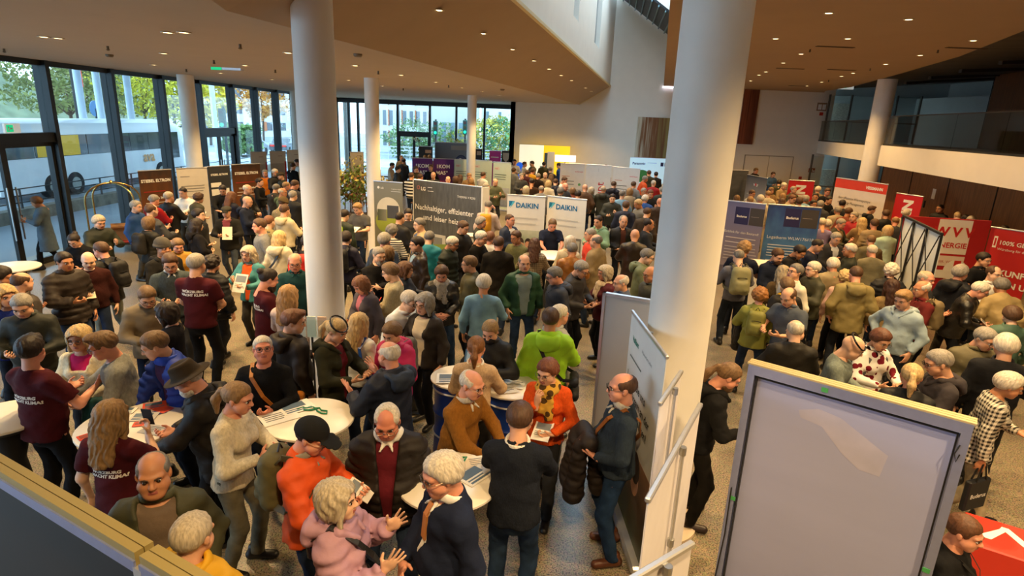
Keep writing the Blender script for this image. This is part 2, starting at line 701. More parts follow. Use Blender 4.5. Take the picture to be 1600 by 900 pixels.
LEFT_PX = [(71, 150), (172, 150), (250.5, 150), (308.5, 150), (360, 150), (397, 150), (429.5, 150), (458, 160), (528, 165)]
ystops = [on_x(x, y, XL)[1] for x, y in LEFT_PX]
ystops = [ystops[0] - 6.2, ystops[0] - 3.1] + ystops + [(ystops[-1] + YF) / 2 if YF - ystops[-1] > 3 else YF - .4, YF]
ystops = sorted(s for s in ystops if s <= YF + .01)
# facade bay with the doors: the one before the first mullion and the one at 308-360
i1 = min(range(len(ystops)), key=lambda i: abs(ystops[i] - on_x(71, 150, XL)[1])) - 1
i2 = min(range(len(ystops)), key=lambda i: abs(ystops[i] - on_x(308.5, 150, XL)[1]))
facade('window_1', 'dark framed glass facade towards the street with the coach', 'y', XL, ystops, ZC, (i1, i2), 2.95)
FAR_PX = [546, 560, 622, 672, 713, 757, 804]
xst = [on_y(x, 200, YF)[0] for x in FAR_PX]
xst = [XL + .1] + [x for x in xst if x > XL + .6]
xst[-1] = -.4
idd = min(range(len(xst)), key=lambda i: abs(xst[i] - on_y(622, 200, YF)[0]))
facade('window_2', 'far glass facade towards the crossing', 'x', YF, xst, ZC - .16, (idd,), 2.75)
mb = MB()
mb.box((XL, YF - .02, ZC - .16), (-.3, YF + .2, ZC))
struct(mb.build('trim_2', M_WHITE), 'white band over the far windows')

# ------------------------------------------------------------------ gallery on the right
gA = np.array([13.5, 22.67])
gB = np.array([11.5, 13.81])
gd = (gB - gA) / np.linalg.norm(gB - gA)
gC = gB + gd * 12
gn = np.array([-gd[1], gd[0]])           # towards the outside of the hall
if gn[0] < 0:
	gn = -gn
ZG0, ZG1 = 2.72, 3.45
mb = MB()
mb.prism([tuple(gA), tuple(gC), tuple(gC + gn * 9), tuple(gA + gn * 9)], ZG0, ZG1)
struct(mb.build('slab_gallery', M_WHITE), 'white edged gallery floor slab')
mb = MB()
mb.prism([tuple(gA + gn * .25), (15.75, YW), (24, YW), tuple(gA + gn * 9)], ZG0 + .05, ZG1 - .06)
struct(mb.build('slab_gallery_end', M_WHITE), 'white gallery slab towards the end wall')

def balustrade(a, b, z0, h, n, label, cat_group):
	root = empty('glass_balustrade', (a[0], a[1], z0))
	tag(root, label, 'balustrade')
	a = np.array([0.0, 0.0])
	b = np.array(b) - np.array(root.location[:2])
	d = (b - a)
	for i in range(n):
		p = a + d * (i / n) + d / np.linalg.norm(d) * .012
		q = a + d * ((i + 1) / n) - d / np.linalg.norm(d) * .012
		mb = MB()
		mb.bar((p[0], p[1], h / 2), (q[0], q[1], h / 2), .02, h)
		mb.build('pane', MATS['glass_dark'], root)
	mb = MB()
	mb.bar((a[0], a[1], h), (b[0], b[1], h), .05, .03)
	mb.build('hand_rail', mat('rail_bronze', (92, 76, 58), rough=.4, metal=.5), root)
	mb = MB()
	mb.bar((a[0], a[1], .03), (b[0], b[1], .03), .05, .06)
	mb.build('base_rail', M_FRAME, root)
	return root

balustrade(gA + gn * .08, gC + gn * .08, ZG1, 1.03, 8, 'long tinted glass balustrade of the gallery beside the wood wall', None)
balustrade(np.array([15.7, YW - .1]), gA + gn * .35 + np.array([.1, .3]), ZG1 - .06, 1.0, 4, 'short glass balustrade of the gallery near the end wall', None)
# back of the gallery
wA = gA + gn * 4.2 + np.array([.3, 2.0])
wB = gC + gn * 4.2
mb = MB()
mb.prism([tuple(wA), tuple(wB), tuple(wB + gn * .2), tuple(wA + gn * .2)], ZG1, 6.6)
struct(mb.build('wall_gallery', MATS['dark_veneer']), 'dark brown veneered wall behind the gallery')
mb = MB()
nP = 7
for i in range(nP):
	p = wA + (wB - wA) * (i / nP) - gn * .02
	mb.bar((p[0], p[1], ZG1), (p[0], p[1], 6.5), .02, .02)
struct(mb.build('trim_3', M_BLACK), 'dark joints of the veneered gallery wall')
mb = MB()
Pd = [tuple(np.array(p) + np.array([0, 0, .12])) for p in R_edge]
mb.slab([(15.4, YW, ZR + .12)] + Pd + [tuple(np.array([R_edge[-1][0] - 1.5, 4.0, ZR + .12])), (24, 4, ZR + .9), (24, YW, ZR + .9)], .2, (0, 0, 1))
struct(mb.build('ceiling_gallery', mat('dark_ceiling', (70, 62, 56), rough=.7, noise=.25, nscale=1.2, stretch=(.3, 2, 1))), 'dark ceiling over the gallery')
for k in range(7):
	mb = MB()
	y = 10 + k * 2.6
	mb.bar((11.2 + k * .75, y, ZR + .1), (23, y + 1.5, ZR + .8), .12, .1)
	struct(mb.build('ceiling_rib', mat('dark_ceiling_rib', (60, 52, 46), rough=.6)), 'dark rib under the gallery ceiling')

# glazed office front at the end of the gallery, upper and lower storey
def glazed_screen(z0, z1, a, b, n, label, lit):
	root = empty('glazed_partition', (a[0], a[1], z0))
	struct(root, label)
	a_ = np.zeros(2)
	b_ = np.array(b) - np.array(a)
	H_ = z1 - z0
	for i in range(n + 1):
		p = a_ + (b_ - a_) * i / n
		mb = MB()
		mb.bar((p[0], p[1], 0), (p[0], p[1], H_), .07, .09)
		mb.build('mullion', mat('grey_frame', (96, 92, 86), rough=.5, metal=.2), root)
	for i in range(n):
		p = a_ + (b_ - a_) * (i + .02) / n
		q = a_ + (b_ - a_) * (i + .98) / n
		for (u, v) in ((0.02, .42), (.42, .98)):
			mb = MB()
			mb.bar((p[0], p[1], H_ * (u + v) / 2), (q[0], q[1], H_ * (u + v) / 2), .015, H_ * (v - u) - .03)
			mb.build('pane', MATS['glass'], root)
		mb = MB()
		mb.bar((p[0], p[1], H_ * .42), (q[0], q[1], H_ * .42), .05, .05)
		mb.build('transom', MATS['grey_frame'], root)
	return root

sA = np.array([15.75, YW - .4])
sB = np.array([19.4, YW - 1.9])
glazed_screen(ZG1, ZR - .1, sA, sB, 4, 'grey framed glazed office front on the gallery', True)
glazed_screen(0, ZG0, np.array([15.3, YW - .6]), np.array([18.6, YW - 2.2]), 3, 'grey framed glazed door front under the gallery', True)
mb = MB()
mb.box((15.6, YW + 2.2, 0), (22, YW + 2.4, ZR))
mb.box((21.8, YW - 4, 0), (22, YW + 2.4, ZR))
mb.box((15.6, YW + .3, ZR + .9), (24.2, YW + 3.2, ZR + 1.1))
mb.box((24, YB, 0), (24.2, YW + 3.2, 7.4))
mb.box((15.6, YW + 3, 0), (24.2, YW + 3.2, ZR + 1.1))
mb.box((15.6, YW + .3, ZR), (15.7, YW + 3.2, ZR + 1.1))
struct(mb.build('wall_office', mat('office_wall', (190, 196, 196), rough=.9, noise=.03, nscale=2)), 'pale wall of the office behind the glazed front')
mb = MB()
for zz in (ZG1, 0):
	mb.box((16.0, YW + .9, zz), (17.5, YW + 1.2, zz + 1.9))
sh = struct(mb.build('office_shelving', mat('office_shelf', (210, 205, 190), rough=.8, noise=.35, nscale=9, stretch=(1, 1, 3))), 'pale shelving in the office behind the glass')
# wood wall under the gallery
uA = np.array([15.3, 25.2])
uB = gB + gn * 2.4
uC = gC + gn * 2.4
mb = MB()
mb.prism([tuple(uA), tuple(uC), tuple(uC + gn * .2), tuple(uA + gn * .2)], 0, ZG0)
struct(mb.build('wall_under_gallery', mat('veneer_lower', (128, 80, 42), rough=.45, noise=.3, nscale=3.0, stretch=(6, 6, .5))), 'brown veneered wall under the gallery')
mb = MB()
for i in range(9):
	p = uA + (uC - uA) * (i / 9) - gn * .012
	mb.bar((p[0], p[1], 0), (p[0], p[1], ZG0), .02, .02)
struct(mb.build('trim_4', M_BLACK), 'dark joints of the veneered wall under the gallery')
mb = MB()
pp = uA + (uC - uA) * .47
mb.prism([tuple(pp - gn * .5), tuple(pp - gn * .05), tuple(pp - gn * .05 + gd * .25), tuple(pp - gn * .5 + gd * .25)], 0, ZG0)
struct(mb.build('wall_pier', M_WHITE), 'white wall pier under the gallery')

# doors, signs and pictures on the end wall
d0, d1 = door_px[0][0], door_px[1][0]
zt = door_px[0][2]
root = struct(empty('door_1', (d0, YW, 0)), 'white double door in the end wall')
mb = MB()
W_ = d1 - d0
for (a, b) in ((0, W_ / 2 - .01), (W_ / 2 + .01, W_)):
	m_ = MB()
	m_.box((a, -.05, .01), (b, -.005, zt))
	lf = m_.build('door_leaf', mat('white_door', (228, 220, 206), rough=.6), root)
	m_ = MB()
	m_.box((W_ / 2 - .1 if a == 0 else W_ / 2 + .06, -.09, 1.02), (W_ / 2 - .06 if a == 0 else W_ / 2 + .1, -.05, 1.18))
	m_.build('handle', M_STEEL, lf)
m_ = MB()
m_.box((-.05, -.03, 0), (-.01, 0, zt + .04))
m_.box((W_ + .01, -.03, 0), (W_ + .05, 0, zt + .04))
m_.box((-.05, -.03, zt + .01), (W_ + .05, 0, zt + .05))
m_.build('door_frame', mat('door_frame_grey', (150, 140, 124), rough=.6), root)

def picture(px0, py0, px1, py1, skew, material, label, Y=YW - .06):
	pts = [on_y(px0, py0, Y), on_y(px1, py0 + skew, Y), on_y(px1, py1 + skew, Y), on_y(px0, py1, Y)]
	x0 = (pts[0][0] + pts[3][0]) / 2
	x1 = (pts[1][0] + pts[2][0]) / 2
	z1 = (pts[0][2] + pts[1][2]) / 2
	z0 = (pts[2][2] + pts[3][2]) / 2
	mb = MB()
	mb.box((x0, Y - .05, z0), (x1, Y + .05, z1))
	o = mb.build('canvas_picture', material)
	tag(o, label, 'picture')
	return o

def streak_material(name, stops, scale):
	m = mat(name, rough=.7)
	nt = m.node_tree
	L = nt.links.new
	b = nt.nodes['Principled BSDF']
	tc = [n for n in nt.nodes if n.type == 'TEX_COORD'][0]
	mp = nt.nodes.new('ShaderNodeMapping')
	mp.inputs['Scale'].default_value = scale
	L(tc.outputs['Generated'], mp.inputs['Vector'])
	n = nt.nodes.new('ShaderNodeTexNoise')
	n.inputs['Scale'].default_value = 1.0
	n.inputs['Detail'].default_value = 5
	L(mp.outputs['Vector'], n.inputs['Vector'])
	sp = nt.nodes.new('ShaderNodeSeparateXYZ')
	L(tc.outputs['Generated'], sp.inputs[0])
	a = nt.nodes.new('ShaderNodeMath')
	a.operation = 'MULTIPLY_ADD'
	a.inputs[1].default_value = .6
	L(n.outputs['Fac'], a.inputs[0])
	a2 = nt.nodes.new('ShaderNodeMath')
	a2.operation = 'MULTIPLY'
	a2.inputs[1].default_value = .45
	L(sp.outputs['X'], a2.inputs[0])
	L(a2.outputs[0], a.inputs[2])
	cr = nt.nodes.new('ShaderNodeValToRGB')
	e = cr.color_ramp.elements
	e[0].position, e[0].color = stops[0][0], lin(stops[0][1])
	e[1].position, e[1].color = stops[-1][0], lin(stops[-1][1])
	for p, c in stops[1:-1]:
		k = e.new(p)
		k.color = lin(c)
	L(a.outputs[0], cr.inputs['Fac'])
	L(cr.outputs['Color'], b.inputs['Base Color'])
	return m

picture(994, 183, 1050, 250, 1, streak_material('pale_streaks', [(.15, (225, 220, 210)), (.32, (200, 190, 165)), (.45, (130, 85, 50)), (.55, (120, 80, 45)), (.75, (150, 135, 80))], (14, 1, .8)),
		'tall painting with pale and brown vertical streaks on the end wall')
picture(1158, 139, 1181, 225, 1, streak_material('brown_streaks', [(.2, (110, 50, 30)), (.4, (150, 80, 50)), (.6, (90, 40, 25)), (.8, (140, 75, 45))], (8, 1, .8)),
		'tall red brown painting beside the near column')

def wall_plate(px, py, w, h, colour, name, label, cat, Y=YW - .02, emit=0.0, glyph=None):
	p = on_y(px, py, Y)
	root = empty(name, (p[0], Y, p[2]))
	tag(root, label, cat)
	mb = MB()
	mb.box((-w / 2, -.03, -h / 2), (w / 2, 0, h / 2))
	mb.build('plate', mat(name + '_' + label.split()[0], colour, rough=.5, emit=emit), root)
	if glyph:
		mb = MB()
		for (x0, z0, x1, z1) in glyph:
			mb.box((x0 * w, -.04, z0 * h), (x1 * w, -.03, z1 * h))
		mb.build('symbol', M_PAPERWHITE, root)
	return root

wall_plate(1268, 266, .32, .22, (150, 60, 30), 'fire_sign', 'red fire equipment sign on the end wall', 'sign', glyph=[(-.4, -.35, -.1, .35), (.05, -.35, .15, .3), (.22, -.35, .42, .0)])
wall_plate(1284, 167, .5, .4, (150, 120, 90), 'notice_board', 'small framed notice high on the end wall', 'sign', glyph=[(-.4, -.35, -.05, .3), (.05, -.35, .4, .3)])
wall_plate(1283, 178, .18, .16, (190, 50, 25), 'alarm_box', 'orange alarm box high on the end wall', 'alarm')
wall_plate(1250, 278, .16, .14, (170, 50, 25), 'call_point', 'small red call point beside the white door', 'alarm')

# notice paper and lock on the veneered wall
def on_wood(px, py):
	r = ray(px, py)
	n3 = gn
	t = (n3 @ (uA - gn * .02)) / (n3 @ r[:2])
	return np.array([0, 0, EYE]) + t * r

p = on_wood(1459, 303)
mb = MB()
ang = math.atan2(gd[1], gd[0])
mb.box((-.12, -.006, -.17), (.12, .0, .17))
o = mb.build('paper_notice', M_PAPERWHITE, loc=tuple(p), rot=(0, 0, ang))
tag(o, 'white paper notice pinned to the veneered wall', 'paper')
p = on_wood(1445, 319)
mb = MB()
mb.bbox((-.05, -.05, -.12), (.05, .0, .12), .01)
o = mb.build('door_reader', M_BLACK, loc=tuple(p), rot=(0, 0, ang))
tag(o, 'black card reader on the veneered wall', 'card reader')

# ------------------------------------------------------------------ downlights, detectors, sprinklers
def_ring = MB()
def_ring.lathe([(.085, -.002), (.085, -.012), (.06, -.012), (.06, -.004)], 16)
ME_RING = raw_mesh('trim_ring', def_ring.v, def_ring.f, True)
ME_RING.materials.append(mat('lamp_trim', (214, 200, 176), rough=.5))
def_l = MB()
def_l.lathe([(.058, -.004), (.058, -.008), (.04, -.009)], 16)
ME_LENS = raw_mesh('lens', def_l.v, def_l.f)
ME_LENS.materials.append(mat('lamp_lens', (255, 224, 160), emit=7.0))
WARM = (1.0, .67, .31)

def downlight(p, power, label, group, beam=True, angle=120, scale=1.0, hue=None):
	root = empty('ceiling_downlight', tuple(p))
	root.scale = (scale,) * 3
	tag(root, label, 'lamp', group)
	for nm, me in (('trim_ring', ME_RING), ('lens', ME_LENS)):
		o = bpy.data.objects.new(nm, me)
		o.parent = root
		COL.objects.link(o)
	if beam and power:
		spot_light((p[0], p[1], p[2] - .06), power, hue or WARM, angle, .09)
	return root

P_L, P_R, P_S = 420, 340, 420
P_N = 780
ORD = 'first second third fourth fifth sixth seventh eighth ninth tenth eleventh twelfth thirteenth fourteenth fifteenth sixteenth seventeenth eighteenth'.split()
LAMPS_L = sorted([(68, 57), (287, 50), (256, 83), (240, 101), (450, 82), (383, 102), (345, 114), (425, 124), (555, 102), (627, 117), (545, 125), (681, 128), (722, 137), (620, 148), (598, 134), (754, 143), (780, 149), (600, 152)])
for i, (x, y) in enumerate(LAMPS_L):
	p = on_z(x, y, ZC)
	downlight(p, P_L, ORD[i] + ' recessed downlight from the left in the flat facade ceiling', 'downlights of the facade aisle')
LAMPS_R = sorted([(1295, 20), (1252, 84), (1224, 98), (1438, 86), (1384, 100), (1333, 114), (1315, 119), (1284, 128), (1261, 134), (1521, 63), (1197, 112), (1186, 117), (1173, 126), (1325, 60), (1212, 60), (1420, 30)])
for i, (x, y) in enumerate(LAMPS_R):
	p = on_z(x, y, ZR)
	downlight(p, P_R, ORD[i] + ' recessed downlight from the left in the gallery aisle ceiling', 'downlights of the gallery aisle', hue=(1.0, .60, .22))

def on_soffit(px, py):
	"""point on the sloping soffit plane"""
	A, B, C = np.array(crease[5]), np.array(crease[4]), e1
	n = np.cross(B - A, C - A)
	r = ray(px, py)
	t = (n @ (A - np.array([0, 0, EYE]))) / (n @ r)
	return np.array([0, 0, EYE]) + t * r

for i, (x, y) in enumerate(sorted([(858, 107), (877, 117), (893, 125), (915, 137), (924, 142), (685, 14), (754, 51), (800, 76), (834, 94)])):
	p = on_soffit(x, y)
	downlight(p + np.array([0, 0, -.01]), P_S, ORD[i] + ' spotlight from the left in the row along the sloping soffit', 'spotlights of the sloping soffit')
# lamps added mostly out of view, to warm the near figures and columns
for i, (x, y, z, k) in enumerate(((-3.7, 5.4, ZC, .5), (-7.5, 6.5, ZC, .2), (-7.0, 9.5, ZC, .25), (-4.6, 8.2, ZC, .4), (-3, .5, ZR, .1), (0, .5, ZR, 1.0), (3, .5, ZR, 1), (6, .5, ZR, .7), (5.2, 5.5, ZR, .8), (6.8, 8.5, ZR, .8), (3.7, 3.4, ZR, .9), (4.2, 7.2, ZR, .9))):
	downlight((x, y, z), P_N * k, ORD[i] + ' added downlight over the near tables, out past the frame', 'added downlights over the near tables')
mbs = MB()
mbs.lathe([(.02, 0), (.02, -.05), (.035, -.06), (.01, -.075)], 8)
ME_SPR = raw_mesh('sprinkler', mbs.v, mbs.f)
ME_SPR.materials.append(mat('sprinkler_metal', (110, 95, 75), rough=.4, metal=.6))
for i, (x, y) in enumerate([(6, 76), (168, 72), (375, 69), (334, 94), (430, 109), (291, 108), (591, 111), (630, 138), (701, 133), (1266, 77), (1466, 78), (1360, 107), (1295, 125)]):
	p = on_z(x, y, ZC if x < 900 else ZR)
	o = bpy.data.objects.new('sprinkler', ME_SPR)
	o.location = tuple(p)
	COL.objects.link(o)
	tag(o, ORD[i] + ' small sprinkler head hanging from the ' + ('facade aisle ceiling' if x < 900 else 'gallery aisle ceiling'), 'sprinkler', 'sprinklers of the ' + ('facade aisle' if x < 900 else 'gallery aisle'))
for (x, y, l) in [(171, 85, 'near the coach window'), (559, 84, 'beside the brochure column'), (785, 139, 'at the soffit crease')]:
	p = on_z(x, y, ZC)
	mb = MB()
	mb.lathe([(.07, 0), (.07, -.03), (.05, -.05)], 14)
	o = mb.build('smoke_detector', mat('detector', (120, 104, 82), rough=.5), loc=tuple(p), smooth=True)
	tag(o, 'grey brown smoke detector on the ceiling ' + l, 'smoke detector')
for (x, y, l) in [(355, 106, 'near the facade column')]:
	p = on_z(x, y, ZC)
	root = empty('exit_lamp', (p[0], p[1], p[2]))
	tag(root, 'slim green exit lamp on the ceiling ' + l, 'exit sign')
	mb = MB()
	mb.box((-.35, -.08, -.05), (.35, .08, 0))
	mb.build('housing', M_ALU, root)
	mb = MB()
	mb.box((-.34, -.1, -.06), (-.1, -.08, .0))
	mb.build('green_face', mat('exit_green', (20, 170, 110), emit=1.2), root)

def exit_sign(loc, rz, w, label):
	root = empty('exit_sign', loc, rz)
	tag(root, label, 'exit sign')
	mb = MB()
	mb.bbox((-w / 2, -.03, 0), (w / 2, .03, w * .5), .008)
	mb.build('housing', mat('exit_housing', (225, 232, 228), emit=.35), root)
	mb = MB()
	mb.box((-w * .42, -.036, w * .07), (.0, -.03, w * .43))
	mb.build('green_face', mat('exit_green', (20, 170, 110), emit=1.2), root)
	mb = MB()
	mb.box((-w * .34, -.042, w * .12), (-w * .28, -.036, w * .34))
	mb.box((-w * .2, -.042, w * .2), (-w * .08, -.036, w * .28))
	mb.build('symbol', M_PAPERWHITE, root)

p = on_x(18, 199, XL + .16)
exit_sign((p[0], p[1], 3.08), math.radians(90), .42, 'lit exit sign over the glass door by the coach')
p = on_y(1322, 136, 29)
exit_sign((p[0], p[1], p[2] - .1), 0, .7, 'lit exit sign under the ceiling at the gallery office')
for (x, y, l) in [(1248, 134, 'beside the end wall'), (1305, 73, 'over the wide aisle'), (1315, 109, 'near the gallery column'), (1510, 75, 'near the gallery edge'), (1235, 107, 'over the aisle stands')]:
	p = on_z(x, y, ZR)
	mb = MB()
	for k in range(3):
		mb.box((-.45, -.06 + k * .05, -.012), (.45, -.04 + k * .05, 0))
	o = mb.build('air_slot', mat('vent_dark', (84, 62, 44), rough=.7), loc=tuple(p))
	tag(o, 'dark linear air slot in the ceiling ' + l, 'vent')
# ================================================================== people
# A figure is modelled as a posed smooth solid (joined limbs, head, hands) and polygonised;
# garments are solids of their own around the same posed skeleton.

class Field:
	def __init__(self, lo, hi, h):
		lo = np.asarray(lo, float) - 2 * h
		hi = np.asarray(hi, float) + 2 * h
		self.h = h
		self.ax = [np.arange(lo[i], hi[i] + h, h) for i in range(3)]
		self.F = np.full([len(a) for a in self.ax], 0.3, np.float32)

	def _loc(self, lo, hi, pad):
		sl = []
		for i in range(3):
			a = self.ax[i]
			i0 = int(max(0, math.floor((lo[i] - pad - a[0]) / self.h)))
			i1 = int(min(len(a), math.ceil((hi[i] + pad - a[0]) / self.h) + 1))
			if i1 <= i0:
				return None, None
			sl.append(slice(i0, i1))
		X = self.ax[0][sl[0]][:, None, None].astype(np.float32)
		Y = self.ax[1][sl[1]][None, :, None].astype(np.float32)
		Z = self.ax[2][sl[2]][None, None, :].astype(np.float32)
		return tuple(sl), (X, Y, Z)

	def put(self, sl, d, k):
		a = self.F[sl]
		if k > 0:
			hh = np.maximum(k - np.abs(a - d), 0) / k
			self.F[sl] = np.minimum(a, d) - hh * hh * k * 0.25
		else:
			self.F[sl] = np.minimum(a, d)

	def cut(self, sl, d, k):
		a = self.F[sl]
		d = -d
		hh = np.maximum(k - np.abs(a - d), 0) / max(k, 1e-6)
		self.F[sl] = np.maximum(a, d) + hh * hh * k * 0.25

	def cone(self, a, b, ra, rb, k=0.03, flat=None, stop=None, quilt=None):
		"""tapered limb from a to b; flat=(axis, factor) squashes it along axis; stop=(point, dir) cuts it off"""
		a = np.asarray(a, float)
		b = np.asarray(b, float)
		R = max(ra, rb)
		sl, G = self._loc(np.minimum(a, b) - R, np.maximum(a, b) + R, k + 0.03)
		if sl is None:
			return
		ba = b - a
		px, py, pz = G[0] - a[0], G[1] - a[1], G[2] - a[2]
		if flat is not None:
			u, f = flat
			dot = px * u[0] + py * u[1] + pz * u[2]
			px, py, pz = px + (f - 1) * u[0] * dot, py + (f - 1) * u[1] * dot, pz + (f - 1) * u[2] * dot
			du = ba @ np.asarray(u)
			ba = ba + (f - 1) * np.asarray(u) * du
		t = np.clip((px * ba[0] + py * ba[1] + pz * ba[2]) / max(ba @ ba, 1e-9), 0, 1)
		d = np.sqrt((px - t * ba[0]) ** 2 + (py - t * ba[1]) ** 2 + (pz - t * ba[2]) ** 2) - (ra + (rb - ra) * t)
		if quilt:
			n, amp = quilt
			d = d - amp * np.abs(np.sin(t * math.pi * n)) + amp * 0.5
		if flat is not None:
			d = d / (1 + 0.5 * (flat[1] - 1))
		if stop is not None:
			q, dr = stop
			d = np.maximum(d, (G[0] - q[0]) * dr[0] + (G[1] - q[1]) * dr[1] + (G[2] - q[2]) * dr[2])
		self.put(sl, d.astype(np.float32), k)

	def ell(self, c, r, k=0.02, M=None, minus=False):
		c = np.asarray(c, float)
		r = np.asarray(r, float)
		R = r.max()
		sl, G = self._loc(c - R, c + R, k + 0.03)
		if sl is None:
			return
		px, py, pz = G[0] - c[0], G[1] - c[1], G[2] - c[2]
		if M is not None:      # columns of M are the ellipsoid's axes
			px, py, pz = (px * M[0, 0] + py * M[1, 0] + pz * M[2, 0], px * M[0, 1] + py * M[1, 1] + pz * M[2, 1],
						  px * M[0, 2] + py * M[1, 2] + pz * M[2, 2])
		k0 = np.sqrt((px / r[0]) ** 2 + (py / r[1]) ** 2 + (pz / r[2]) ** 2)
		k1 = np.sqrt((px / r[0] ** 2) ** 2 + (py / r[1] ** 2) ** 2 + (pz / r[2] ** 2) ** 2) + 1e-6
		d = (k0 * (k0 - 1) / k1).astype(np.float32)
		if minus:
			self.cut(sl, d, k)
		else:
			self.put(sl, d, k)

	def torus(self, c, R, r, k=0.01, zs=1.0, M=None):
		c = np.asarray(c, float)
		sl, G = self._loc(c - R - r * 2, c + R + r * 2, k + 0.03)
		if sl is None:
			return
		px, py, pz = G[0] - c[0], G[1] - c[1], G[2] - c[2]
		if M is not None:
			px, py, pz = (px * M[0, 0] + py * M[1, 0] + pz * M[2, 0], px * M[0, 1] + py * M[1, 1] + pz * M[2, 1],
						  px * M[0, 2] + py * M[1, 2] + pz * M[2, 2])
		q = np.sqrt(px ** 2 + py ** 2) - R
		d = np.sqrt(q * q + (pz / zs) ** 2) - r
		self.put(sl, d.astype(np.float32), k)

	def plane(self, q, n):
		"""cut away everything on the side n points to"""
		X, Y, Z = self.ax[0][:, None, None], self.ax[1][None, :, None], self.ax[2][None, None, :]
		d = ((X - q[0]) * n[0] + (Y - q[1]) * n[1] + (Z - q[2]) * n[2]).astype(np.float32)
		self.F = np.maximum(self.F, d)

	def ripple(self, amp, sc, seed=0.0):
		X, Y, Z = self.ax[0][:, None, None], self.ax[1][None, :, None], self.ax[2][None, None, :]
		w = (np.sin(X * sc * 1.1 + 1.3 + seed + 1.7 * np.sin(Z * sc * .6 + seed)) * np.sin(Z * sc * 1.3 + 2.1 * np.sin(Y * sc * .8 + seed * 2))
			 + 0.6 * np.sin(Z * sc * 2.1 + X * sc * 1.4 + seed * 3) * np.sin(Y * sc * 1.9 + seed))
		self.F = self.F + (amp * w).astype(np.float32)

	def strands(self, amp, n, wob=3.0):
		"""ridges that run down from the crown"""
		X, Y, Z = self.ax[0][:, None, None], self.ax[1][None, :, None], self.ax[2][None, None, :]
		a = np.arctan2(X + .012, Y - .035)
		r = np.sqrt(X ** 2 + (Y - .035) ** 2)
		w = np.sin(a * n + wob * np.sin(Z * 28 + a * 2)) + .5 * np.sin(a * n * 2.3 + Z * 40 + 1.0)
		self.F = self.F + (amp * w * np.clip(r / .05, 0, 1)).astype(np.float32)

	def mesh(self):
		return surfnet(self.F, *self.ax)

_EDG = [(0, 1), (2, 3), (4, 5), (6, 7), (0, 2), (1, 3), (4, 6), (5, 7), (0, 4), (1, 5), (2, 6), (3, 7)]
_COR = np.array([(i & 1, (i >> 1) & 1, (i >> 2) & 1) for i in range(8)])

def surfnet(F, xs, ys, zs):
	ins = F < 0
	c8 = ins.astype(np.int8)
	s = sum(c8[a:a + F.shape[0] - 1, b:b + F.shape[1] - 1, c:c + F.shape[2] - 1] for a, b, c in _COR)
	act = (s > 0) & (s < 8)
	idx = np.argwhere(act)
	n = len(idx)
	if n == 0:
		return np.zeros((0, 3)), np.zeros((0, 4), np.int32)
	cid = np.full(act.shape, -1, np.int32)
	cid[act] = np.arange(n)
	V = np.stack([F[idx[:, 0] + a, idx[:, 1] + b, idx[:, 2] + c] for a, b, c in _COR], 1)
	P = np.zeros((n, 3))
	cnt = np.zeros(n)
	for a, b in _EDG:
		va, vb = V[:, a], V[:, b]
		m = (va < 0) != (vb < 0)
		t = np.where(m, va / np.where(m, va - vb, 1), 0)
		P += np.where(m[:, None], _COR[a] + t[:, None] * (_COR[b] - _COR[a]), 0)
		cnt += m
	P /= cnt[:, None]
	h = xs[1] - xs[0]
	W = np.stack([xs[idx[:, 0]], ys[idx[:, 1]], zs[idx[:, 2]]], 1) + P * h
	quads = []
	for ax in range(3):
		o1, o2 = [(1, 2), (2, 0), (0, 1)][ax]
		lo = [slice(1, -1)] * 3
		hi = [slice(1, -1)] * 3
		lo[ax] = slice(0, -1)
		hi[ax] = slice(1, None)
		A, B = ins[tuple(lo)], ins[tuple(hi)]
		e = np.argwhere(A != B)
		if len(e) == 0:
			continue
		flip = B[tuple(e.T)]
		off = np.ones(3, int)
		off[ax] = 0
		e = e + off
		q = []
		for d1, d2 in ((-1, -1), (0, -1), (0, 0), (-1, 0)):
			k = e.copy()
			k[:, o1] += d1
			k[:, o2] += d2
			q.append(cid[tuple(k.T)])
		q = np.stack(q, 1)
		q[flip] = q[flip][:, ::-1]
		quads.append(q)
	Q = np.concatenate(quads).astype(np.int32)
	return W, Q

def rx(a):
	c, s = math.cos(a), math.sin(a)
	return np.array([[1, 0, 0], [0, c, -s], [0, s, c]])

def ry(a):
	c, s = math.cos(a), math.sin(a)
	return np.array([[c, 0, s], [0, 1, 0], [-s, 0, c]])

def rz_(a):
	c, s = math.cos(a), math.sin(a)
	return np.array([[c, -s, 0], [s, c, 0], [0, 0, 1]])

def nrm(v):
	v = np.asarray(v, float)
	return v / (np.linalg.norm(v) + 1e-9)

LODH = [0.0078, 0.0142, 0.023]      # head voxel
LODA = [0.0064, 0.0105, 0.018]      # hand voxel
LODR = [0.0085, 0.0135, 0.02]       # hair voxel
LODT = [0.016, 0.026, 0.038]       # garment voxel
_tpl = {}

